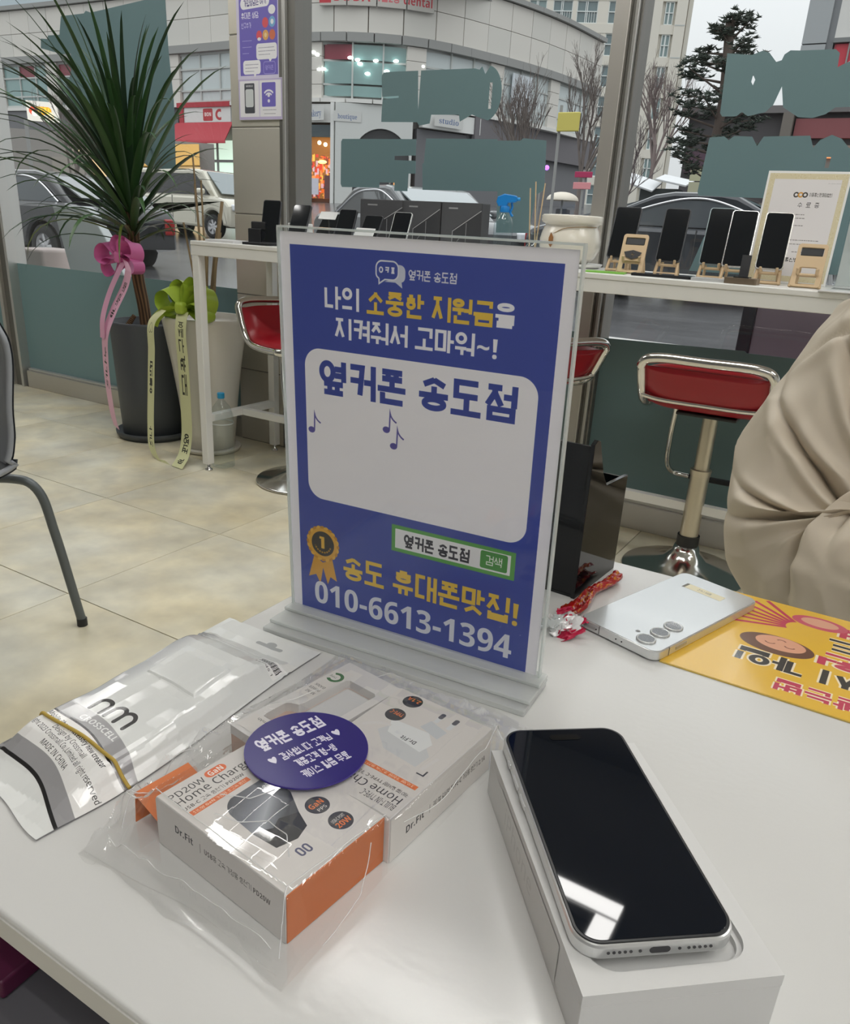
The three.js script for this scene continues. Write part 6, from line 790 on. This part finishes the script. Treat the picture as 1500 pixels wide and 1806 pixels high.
{
  const w = 0.0708, l = 0.1462, h = 0.0078, r = 0.0115, g = thing('smartphone', 'silver-edged phone with dark screen lying on the white phone box', 'phone', [-0.0742, TY + 0.0292, -0.3166], 38.6 * Math.PI / 180);
  const body = at(ext(rrect(w, l, r), h - 0.003, 0.0015), [0, 0.0015, 0], [-Math.PI / 2, 0, 0]); mesh('frame', body, alu, g);
  mesh('bezel', at(ext(rrect(w - 0.0022, l - 0.0022, r - 0.001), 0.0005, 0.0002), [0, h - 0.0002, 0], [-Math.PI / 2, 0, 0]), black, g);
  mesh('screen', at(ext(rrect(w - 0.0046, l - 0.0046, r - 0.002), 0.0003, 0.0001), [0, h + 0.0003, 0], [-Math.PI / 2, 0, 0]), screenGlass, g);
  mesh('camera', at(ext(rrect(0.018, 0.005, 0.0025), 0.0003, 0), [0, h + 0.0006, -l / 2 + 0.0095], [-Math.PI / 2, 0, 0]), mat([0.002, 0.002, 0.003], 0.1), g);
  mesh('port', at(ext(rrect(0.009, 0.0032, 0.0016), 0.0012, 0), [0, 0.004, l / 2 - 0.001], [0, 0, 0]), mat([0.05, 0.05, 0.055], 0.5), g);
  const dot = new THREE.CylinderGeometry(0.0007, 0.0007, 0.0012, 10); dot.rotateX(Math.PI / 2); const dots = []; for (const s of [-1, 1]) { for (let i = 0; i < 5; i++) dots.push(at(dot.clone(), [s * (0.0125 + i * 0.0024), 0.004, l / 2 - 0.0003])); dots.push(at(dot.clone(), [s * 0.0085, 0.004, l / 2 - 0.0003])); }
  mesh('speaker_holes', merge(dots), mat([0.06, 0.06, 0.065], 0.6), g);
  for (const [z, len] of [[-0.047, 0.005], [-0.032, 0.01], [-0.017, 0.01]]) mesh('button', rbox(0.0014, 0.003, len, 0.0006), alu, g, [-w / 2 - 0.0002, 0.0042, z]);
}

// ---------------------------------------------------------------- silver phone lying face down on the flyer
{
  const w = 0.0755, l = 0.16, h = 0.0077, r = 0.0085, g = thing('smartphone', 'silver phone lying face down with three round camera lenses, on yellow flyer', 'phone', [-0.12, TY + 0.0014, -0.635], -0.308);
  const silver = mat([0.66, 0.68, 0.685], 0.22, 0.55, { clearcoat: 0.8, clearcoatRoughness: 0.05 });
  mesh('frame', at(ext(rrect(w, l, r), h - 0.0016, 0.0008), [0, 0.0008, 0], [-Math.PI / 2, 0, 0]), alu, g);
  mesh('back_glass', at(ext(rrect(w - 0.0016, l - 0.0016, r - 0.0008), 0.0004, 0.0002), [0, h - 0.0002, 0], [-Math.PI / 2, 0, 0]), silver, g);
  for (const [x, z] of [[0.0197, 0.0677], [0.0203, 0.0493], [0.0208, 0.0308]]) { const c = mesh('camera', lathe([[0, 0], [0.0078, 0], [0.0078, 0.0014], [0.0073, 0.0019], [0.0066, 0.0018], [0.0064, 0.0014], [0, 0.0014]], 40), alu, g, [x, h, z]); mesh('lens', new THREE.CylinderGeometry(0.0064, 0.0064, 0.0006, 36), mat([0.035, 0.036, 0.04], 0.12, 0, { clearcoat: 1 }), c, [0, 0.0014, 0]); }
  mesh('flash', new THREE.CylinderGeometry(0.0019, 0.0019, 0.0004, 20), mat([0.2, 0.2, 0.2], 0.3), g, [0.0075, h + 0.0003, 0.061]);
  const t = canvasTex(256, 64, (c, W, H) => { c.fillStyle = '#e9e2c4'; c.fillRect(0, 0, W, H); c.fillStyle = '#6d6a63'; c.fillRect(0, 0, 18, H); ktext(c, '전시 제품', 90, 18, 26, '#8f8a77', { fit: 90, weight: 0.1 }); });
  print('sticker', 0.038, 0.0105, printMat(t, 0.5), g, [-0.0014, h + 0.0005, -0.053], [1, 0, 0], [0, 0, -1]);
  mesh('antenna_line', merge([bbox(-0.0165, -0.0159, 0.0008, h, l / 2 - 0.0012, l / 2 + 0.0003), bbox(w / 2 - 0.0012, w / 2 + 0.0003, 0.0008, h, 0.062, 0.0626)]), mat([0.12, 0.12, 0.12], 0.5), g);
  mesh('port', merge([at(rbox(0.013, 0.0028, 0.0008, 0.0004), [-0.026, h / 2, l / 2]), at(rbox(0.0008, 0.003, 0.016, 0.0004), [w / 2, h / 2, 0.045])]), mat([0.5, 0.5, 0.5], 0.3, 0.6), g);
  const d = new THREE.CylinderGeometry(0.0006, 0.0006, 0.001, 10); d.rotateX(Math.PI / 2); mesh('microphone', merge([-0.019, 0.0005, 0.006].map((x) => at(d.clone(), [x, h / 2, l / 2]))), black, g);
}
{
  const tx = canvasTex(1480, 850, (c, w, h) => { // upside down for the viewer: art right = -x, down = -z
    c.fillStyle = '#e7b93f'; c.fillRect(0, 0, w, h); const R = '#c23f5c', K = '#2e2f33', W = '#f6e7c8', o = (col, x) => ({ outline: col, weight: 0.17, ...x });
    ktext(c, '휴대폰 결합 할인 받는법', 250, 60, 92, R, { fit: 900, weight: 0.16, outline: W }); ktext(c, '인터넷 + TV 동시 가입', 150, 210, 118, K, o(W, { fit: 1140 }));
    ktext(c, '최대', 400, 380, 92, R, o(W, { fit: 160 })); ktext(c, '90만원', 590, 366, 120, R, o(W, { fit: 470 })); ktext(c, '현금 사은품', 760, 342, 40, '#8d6a28', { fit: 200 });
    ktext(c, 'SX신한카드', 330, 520, 112, K, o(W, { fit: 720 })); ktext(c, '15만원', 250, 660, 108, R, o(W, { fit: 330 })); ktext(c, '페이백', 640, 660, 108, R, o(W, { fit: 380 })); ktext(c, '월 14만원이상 사용하면', 330, 790, 46, '#7a5416', { fit: 560, weight: 0.14 });
    disc(c, 1190, 420, 118, '#6d4b40', 84); disc(c, 1180, 440, 80, '#e3a78a', 62); c.strokeStyle = '#7a4a3c'; c.lineWidth = 5; c.beginPath(); c.arc(1150, 436, 16, 3.4, 6); c.stroke(); c.beginPath(); c.arc(1212, 436, 16, 3.4, 6); c.stroke(); c.beginPath(); c.arc(1180, 462, 14, 0.3, 2.8); c.stroke(); c.fillStyle = '#c23f5c'; for (let i = 0; i < 7; i++) { c.save(); c.translate(1130, 640); c.rotate(i * 0.22 - 0.4); c.fillRect(60, -8, 190, 16); c.restore(); } disc(c, 1090, 740, 92, '#c9566b', 60); disc(c, 1090, 745, 62, '#dfa38a', 40);
  });
  const f = thing('flyer', 'yellow flyer with upside down Korean lettering under the silver phone', 'flyer', [0.075, TY, -0.6365], -0.02);
  mesh('sheet', rbox(0.36, 0.0011, 0.174, 0.0003, 1), mat([0.6, 0.42, 0.08], 0.3), f, [0, 0.00055, 0]);
  print('front_print', 0.359, 0.173, printMat(tx, 0.2, { clearcoat: 0.6, clearcoatRoughness: 0.08 }), f, [0, 0.00125, 0], [-1, 0, 0], [0, 0, 1]);
}

// ---------------------------------------------------------------- black leaflet holder and two sweet wrappers
{
  const gl = mat([0.004, 0.005, 0.006], 0.05, 0, { specularIntensity: 0.8 }), g = thing('leaflet_holder', 'glossy black leaflet holder standing behind the blue sign', 'holder', [-0.262, TY, -0.667], -0.06);
  const prof = [[0.046, 0], [0.046, 0.142], [0.04, 0.145], [0.034, 0.143], [0.018, 0.112], [0.006, 0.098], [-0.046, 0.096], [-0.046, 0]];
  for (const x of [0.06, -0.063]) mesh('side_panel', at(ext(prof.map(([z, y]) => [-z, y]), 0.003, 0.0004), [x, 0, 0], [0, Math.PI / 2, 0]), gl, g);
  mesh('back_panel', bbox(-0.06, 0.06, 0.003, 0.14, 0.042, 0.045, 0.0006), gl, g); mesh('front_panel', bbox(-0.06, 0.06, 0.003, 0.094, -0.045, -0.042, 0.0006), gl, g); mesh('base', bbox(-0.06, 0.06, 0, 0.003, -0.045, 0.045, 0.0006), gl, g);
}
{
  const foilR = mat([0.5, 0.012, 0.06], 0.3), foilW = mat([0.8, 0.8, 0.8], 0.25, 0.2);
  const crumple = (w, l, amp, s, twist = 0) => shell(surf((u, v) => { const x = (u - 0.5) * w, z = (v - 0.5) * l, n = noise.noise(u * 3 + s, v * 4, s), n2 = noise.noise(u * 7, v * 7 + s, 3.3); return [x + n2 * amp * 0.5, amp * (0.55 + n * 0.9) + Math.abs(n2) * amp * 0.5 + (u - 0.5) * Math.sin(twist + v * 2) * w * 0.5, z + n * amp * 0.4]; }, 18, 18), 0.0002);
  const a = thing('sweet_wrapper', 'small crumpled red and white sweet wrapper beside the sign base', 'wrapper', [-0.187, TY + 0.002, -0.556], 0.5);
  mesh('wrapper', toCreasedNormals(crumple(0.022, 0.03, 0.008, 1.2, 0.4), 0.3), foilW, a);
  mesh('red_end', merge([at(crumple(0.016, 0.012, 0.005, 5.1), [0.008, 0.004, -0.002], [0.2, 0.5, -0.5]), at(crumple(0.02, 0.01, 0.005, 8.2), [0.004, 0, 0.013], [0.3, 0.2, 0.1]), at(crumple(0.012, 0.006, 0.003, 2.2), [0.001, 0.008, -0.014], [0.3, 0.2, 0.1])]), foilR, a);
  mesh('clear_end', toCreasedNormals(at(crumple(0.016, 0.016, 0.009, 3.7, 1), [-0.013, 0, 0.004]), 0.3), mat([0.9, 0.92, 0.92], 0.05, 0, { transmission: 0.7, thickness: 0 }), a);
  const tx = noiseTex(64, (u, v) => { const n = fbm(u * 9, v * 9, 2, 2); return n > 0.12 ? [0.75, 0.45, 0.12] : [0.62, 0.03, 0.06]; }, true);
  const b = thing('sweet_wrapper', 'twisted red and gold stick wrapper lying before the black holder', 'wrapper', [-0.1895, TY + 0.001, -0.63], -0.06);
  mesh('wrapper', toCreasedNormals(shell(surf((u, v) => { const z = (v - 0.5) * -0.1, w = 0.009 + 0.004 * Math.abs(v - 0.5) * 2, a = (u - 0.5) * 4.4 + v * 1.2; return [Math.sin(a) * w * 0.6 + 0.002 * Math.sin(v * 9), 0.0045 - Math.cos(a) * 0.004 + Math.abs(noise.noise(u * 5, v * 11, 2)) * 0.004, z]; }, 16, 40), 0.0002), 0.4), printMat(tx, 0.25, { clearcoat: 0.6 }), b);
}
// ================================================================ the person in the beige padded coat on the far side of the table
{
  const skin = mat([0.55, 0.36, 0.27], 0.5), coatM = mat([0.62, 0.545, 0.435], 0.55, 0, { sheen: 0.25, sheenRoughness: 0.5 }), trouser = mat([0.03, 0.032, 0.04], 0.8), hairM = mat([0.014, 0.011, 0.01], 0.45), shoeM = mat([0.6, 0.59, 0.57], 0.6);
  const g = thing('person', 'person in a beige padded coat sitting behind the table at right, arm bent', 'person', [0.275, 0, -1.07]);
  // field of tapered capsules meshed by marching cubes: bones [ax, ay, az, ra, bx, by, bz, rb]
  function body(bones, cell, k = 0.03) {
    const lo = [1e9, 1e9, 1e9], hi = [-1e9, -1e9, -1e9]; for (const b of bones) for (const o of [0, 4]) for (let i = 0; i < 3; i++) { lo[i] = Math.min(lo[i], b[o + i] - b[o + 3] - 2.5 * cell); hi[i] = Math.max(hi[i], b[o + i] + b[o + 3] + 2.5 * cell); }
    const S = Math.max(hi[0] - lo[0], hi[1] - lo[1], hi[2] - lo[2]), n = Math.min(150, Math.ceil(S / cell)), mc = new MarchingCubes(n, skin, false, false, 400000), half = S / 2, c = lo.map((v, i) => (v + hi[i]) / 2); mc.isolation = 0;
    for (let z = 0; z < n; z++) for (let y = 0; y < n; y++) for (let x = 0; x < n; x++) {
      const px = c[0] + (x - n / 2) / (n / 2) * half, py = c[1] + (y - n / 2) / (n / 2) * half, pz = c[2] + (z - n / 2) / (n / 2) * half; let d = 1e3;
      for (const [ax, ay, az, ra, bx, by, bz, rb] of bones) { const ux = bx - ax, uy = by - ay, uz = bz - az, t = clamp(((px - ax) * ux + (py - ay) * uy + (pz - az) * uz) / (ux * ux + uy * uy + uz * uz + 1e-9), 0, 1), e = Math.hypot(px - ax - ux * t, py - ay - uy * t, pz - az - uz * t) - (ra + (rb - ra) * t); const h = Math.max(k - Math.abs(d - e), 0) / k; d = Math.min(d, e) - h * h * k * 0.25; }
      mc.field[z * n * n + y * n + x] = -d;
    }
    mc.update(); const q = new THREE.BufferGeometry(), m = mc.count; q.setAttribute('position', new THREE.BufferAttribute(mc.positionArray.slice(0, m * 3), 3)); q.setAttribute('normal', new THREE.BufferAttribute(mc.normalArray.slice(0, m * 3), 3)); q.scale(half, half, half); q.translate(...c); return q;
  }
  const hand = (x, y, z, s, yaw) => { const L = (q) => { const c = Math.cos(yaw), n = Math.sin(yaw); return [x + (q[0] * c + q[2] * n), y + q[1], z + (-q[0] * n + q[2] * c)]; }, B = []; const bone = (a, ra, b, rb) => B.push([...L(a), ra, ...L(b), rb]);
    bone([0, 0, -0.05], 0.025, [0, 0, 0.0], 0.022); for (let i = 0; i < 4; i++) { const fx = (-0.03 + i * 0.02) * s, l = [0.062, 0.074, 0.07, 0.054][i]; bone([fx * 0.5, 0, 0], 0.016, [fx, 0.004, 0.045], 0.0115); bone([fx, 0.004, 0.045], 0.0098, [fx * 1.05, 0.004, 0.045 + l * 0.5], 0.0088); bone([fx * 1.05, 0.004, 0.045 + l * 0.5], 0.0088, [fx * 1.05, -0.01, 0.045 + l * 0.92], 0.0078); }
    bone([-0.018 * s, -0.002, 0.0], 0.014, [-0.042 * s, -0.002, 0.028], 0.011); bone([-0.042 * s, -0.002, 0.028], 0.0105, [-0.046 * s, -0.004, 0.058], 0.0088); return B; };
  const head = body([[0, 1.19, -0.03, 0.055, 0, 1.3, -0.01, 0.056], [0, 1.44, -0.015, 0.086, 0, 1.46, -0.03, 0.084], [0, 1.37, 0.01, 0.064, 0, 1.42, 0.005, 0.076], [0, 1.335, 0.03, 0.036, 0, 1.345, 0.025, 0.042], [0, 1.435, 0.066, 0.01, 0, 1.392, 0.082, 0.013], [-0.01, 1.387, 0.072, 0.009, 0.01, 1.387, 0.072, 0.009], [-0.014, 1.356, 0.06, 0.008, 0.014, 1.356, 0.06, 0.008], [-0.04, 1.442, 0.054, 0.012, -0.018, 1.445, 0.06, 0.011], [0.018, 1.445, 0.06, 0.011, 0.04, 1.442, 0.054, 0.012], [-0.086, 1.43, -0.018, 0.011, -0.084, 1.385, -0.012, 0.009], [0.086, 1.43, -0.018, 0.011, 0.084, 1.385, -0.012, 0.009]], 0.006, 0.02);
  const torso = body([[0, 0.62, -0.02, 0.13, 0, 1.0, -0.04, 0.12], [-0.12, 1.08, -0.04, 0.06, 0.12, 1.08, -0.04, 0.06], [-0.16, 1.05, -0.04, 0.05, -0.285, 0.78, 0.07, 0.042], [-0.285, 0.78, 0.07, 0.04, -0.135, 0.784, 0.29, 0.028], [0.16, 1.05, -0.04, 0.05, 0.29, 0.8, 0.07, 0.042], [0.29, 0.8, 0.07, 0.04, 0.13, 0.784, 0.3, 0.028], [0, 1.05, -0.04, 0.06, 0, 1.25, -0.02, 0.052], [-0.09, 0.5, 0, 0.1, -0.12, 0.5, 0.32, 0.065], [0.09, 0.5, 0, 0.1, 0.12, 0.5, 0.32, 0.065], [-0.12, 0.48, 0.32, 0.055, -0.12, 0.1, 0.3, 0.04], [0.12, 0.48, 0.32, 0.055, 0.12, 0.1, 0.3, 0.04], [-0.12, 0.06, 0.27, 0.04, -0.13, 0.04, 0.42, 0.03], [0.12, 0.06, 0.27, 0.04, 0.13, 0.04, 0.42, 0.03]], 0.014);
  const hl = body(hand(-0.12, 0.772, 0.33, 1, 0.5), 0.0035, 0.012), hr = body(hand(0.11, 0.772, 0.34, -1, -0.5), 0.0035, 0.012);
  const H = (q) => { q.translate(0, -1.25, 0); q.scale(1.07, 1.07, 1.07); return q.translate(0, 1.185, 0); };
  mesh('body', merge([torso, H(head), hl, hr]), skin, g);
  mesh('eye', H(merge([-1, 1].map((s) => at(new THREE.SphereGeometry(0.0095, 14, 10), [s * 0.03, 1.431, 0.0765], [0, 0, 0], [1.25, 0.55, 0.7])))), mat([0.03, 0.02, 0.016], 0.15), g); mesh('mouth', H(at(rbox(0.038, 0.007, 0.008, 0.003), [0, 1.357, 0.083])), mat([0.42, 0.16, 0.14], 0.5), g);
  mesh('hair', H(body([[0, 1.475, -0.035, 0.094, 0, 1.48, -0.02, 0.092], [0, 1.42, -0.06, 0.088, 0, 1.36, -0.07, 0.066], [-0.07, 1.46, -0.01, 0.034, -0.084, 1.4, -0.03, 0.022], [0.07, 1.46, -0.01, 0.034, 0.084, 1.4, -0.03, 0.022], [-0.05, 1.51, 0.045, 0.026, 0.05, 1.515, 0.04, 0.028]], 0.008, 0.03)), hairM, g);
  mesh('trousers', body([[0, 0.56, -0.02, 0.15, 0, 0.64, -0.02, 0.14], [-0.09, 0.515, 0, 0.115, -0.12, 0.512, 0.32, 0.08], [0.09, 0.515, 0, 0.115, 0.12, 0.512, 0.32, 0.08], [-0.12, 0.49, 0.32, 0.07, -0.12, 0.12, 0.3, 0.058], [0.12, 0.49, 0.32, 0.07, 0.12, 0.12, 0.3, 0.058]], 0.014), trouser, g);
  for (const s of [-1, 1]) mesh('shoe', body([[s * 0.12, 0.055, 0.25, 0.045, s * 0.128, 0.045, 0.38, 0.04], [s * 0.128, 0.045, 0.38, 0.04, s * 0.132, 0.038, 0.44, 0.034]], 0.008), shoeM, g);
  // padded coat: torso and two sleeves as puffed, creased surfaces
  const torsoC = surf((u, v) => { const a = u * Math.PI * 2, y = 0.53 + 0.66 * v, sh = smooth(1, 0.78, v), w = (0.235 + 0.03 * Math.sin(v * 5)) * (0.35 + 0.65 * Math.pow(sh, 0.6)), d = 0.185 * (0.45 + 0.55 * Math.pow(sh, 0.6)), q = Math.abs(Math.sin(v * Math.PI * 4.5)), puff = 1 + 0.07 * Math.pow(q, 0.5) + 0.02 * noise.noise(Math.cos(a) * 3, v * 16, Math.sin(a) * 3); return [Math.cos(a) * w * puff, y + 0.008 * noise.noise(a * 2, v * 5, 1), -0.035 + Math.sin(a) * d * puff]; }, 96, 110, true);
  mesh('coat', torsoC, coatM, g); mesh('collar', surf((u, v) => { const a = u * Math.PI * 2, r = 0.085 + 0.02 * Math.sin(v * Math.PI) + 0.006 * noise.noise(Math.cos(a) * 3, v * 4, Math.sin(a) * 3); return [Math.cos(a) * r, 1.155 + v * 0.1, -0.03 + Math.sin(a) * r]; }, 48, 20, true), coatM, g);
  // sleeve: centre line shoulder -> elbow -> wrist, radius and creases by (angle, length)
  function sleeve(pts, rad, creases, seed) {
    const c = new THREE.CatmullRomCurve3(pts.map((q) => V(...q)), false, 'centripetal'), N = 320, M = 150, fr = c.computeFrenetFrames(N, false); const nrm = []; let ref = V(0, 0, 1);
    for (let i = 0; i <= N; i++) { const t = fr.tangents[i]; const n = ref.clone().addScaledVector(t, -ref.dot(t)).normalize(); nrm.push([n, t.clone().cross(n)]); ref = n; }
    return surf((u, v) => {
      const i = Math.min(N, Math.round(v * N)), q = c.getPoint(i / N), a = u * Math.PI * 2, [n, b] = nrm[i]; let r = 0; for (let k = 0; k < rad.length - 1; k++) if (v >= rad[k][0]) { const t = smooth(0, 1, (v - rad[k][0]) / (rad[k + 1][0] - rad[k][0])); r = rad[k][1] + (rad[k + 1][1] - rad[k][1]) * t; }
      let d = 0; for (const [v0, a0, span, slope, amp, wd] of creases) { const da = Math.atan2(Math.sin(a - a0), Math.cos(a - a0)), e = Math.exp(-(da * da) / (span * span)), x = v - v0 - slope * da; d -= 1.15 * amp * e * Math.exp(-Math.abs(x) / wd); d += amp * 0.55 * e * Math.exp(-((x - wd * 2.2) ** 2) / (wd * wd * 3)) + amp * 0.4 * e * Math.exp(-((x + wd * 2.2) ** 2) / (wd * wd * 3)); }
      const ny = Math.cos(a), nz = Math.sin(a); d += 0.008 * noise.noise(ny * 1.8 + seed, v * 8, nz * 1.8) + 0.0035 * (1 - 2 * Math.abs(noise.noise(ny * 2.4 + v * 5, v * 13 + seed, nz * 2.4 + 2)));
      const R = r + d; return [q.x + n.x * ny * R + b.x * nz * R, q.y + n.y * ny * R + b.y * nz * R, q.z + n.z * ny * R + b.z * nz * R];
    }, M, N, true);
  }
  const CR = [[0.2, 0.3, 1.7, 0.02, 0.03, 0.008], [0.27, 0.9, 0.45, 0.1, 0.012, 0.009], [0.33, 0.5, 0.5, -0.06, 0.014, 0.009], [0.37, 0.1, 0.75, -0.11, 0.024, 0.008], [0.43, -0.15, 0.9, -0.12, 0.032, 0.008], [0.5, 0, 1.0, -0.09, 0.032, 0.008], [0.555, 0.45, 0.7, -0.05, 0.022, 0.007], [0.6, 0, 1.2, -0.03, 0.03, 0.009], [0.66, -0.1, 1.4, 0.02, 0.03, 0.01], [0.71, -0.3, 0.8, 0.03, 0.02, 0.008], [0.78, 0.1, 0.7, 0.03, 0.014, 0.01], [0.85, 0.2, 0.8, 0.02, 0.012, 0.01]];
  mesh('sleeve', sleeve([[-0.1, 1.04, -0.05], [-0.19, 1.0, -0.03], [-0.262, 0.92, 0.01], [-0.3, 0.83, 0.045], [-0.308, 0.755, 0.075], [-0.278, 0.712, 0.125], [-0.225, 0.728, 0.185], [-0.175, 0.768, 0.24], [-0.138, 0.785, 0.285]], [[0, 0.1], [0.12, 0.112], [0.2, 0.1], [0.3, 0.108], [0.45, 0.115], [0.58, 0.114], [0.7, 0.098], [0.85, 0.068], [0.96, 0.047], [1, 0.036]], CR, 1.7), coatM, g);
  mesh('sleeve', sleeve([[0.1, 1.07, -0.05], [0.2, 1.04, -0.03], [0.29, 0.95, 0.01], [0.325, 0.85, 0.045], [0.3, 0.77, 0.09], [0.245, 0.752, 0.155], [0.18, 0.78, 0.225], [0.132, 0.787, 0.292]], [[0, 0.1], [0.12, 0.118], [0.22, 0.112], [0.4, 0.118], [0.58, 0.112], [0.7, 0.095], [0.85, 0.068], [0.96, 0.047], [1, 0.036]], CR, 5.1), coatM, g);
  const st = thing('guest_chair', 'grey shell chair under the seated person in the beige coat', 'chair', [0.275, 0, -1.09]); const gm = mat([0.125, 0.135, 0.15], 0.4);
  mesh('seat', rbox(0.42, 0.02, 0.4, 0.009), gm, st, [0, 0.395, 0.0]); mesh('backrest', at(rbox(0.4, 0.34, 0.014, 0.006), [0, 0.62, -0.245], [-0.06, 0, 0]), gm, st); mesh('back_bracket', bbox(-0.1, 0.1, 0.39, 0.5, -0.25, -0.19, 0.006), gm, st); for (const x of [-1, 1]) for (const z of [-1, 1]) mesh('leg', rod([x * 0.2, 0.002, z * 0.2], [x * 0.15, 0.39, z * 0.14], 0.011), gm, st);
}
// ---------------------------------------------------------------- renderer
scene.traverse((o) => { if (o.isMesh) { o.castShadow = true; o.receiveShadow = true; } });
const renderer = new THREE.WebGLRenderer({ antialias: true });
renderer.toneMapping = THREE.LinearToneMapping;
renderer.toneMappingExposure = EXPOSURE;
renderer.shadowMap.enabled = true;
renderer.render(scene, camera);
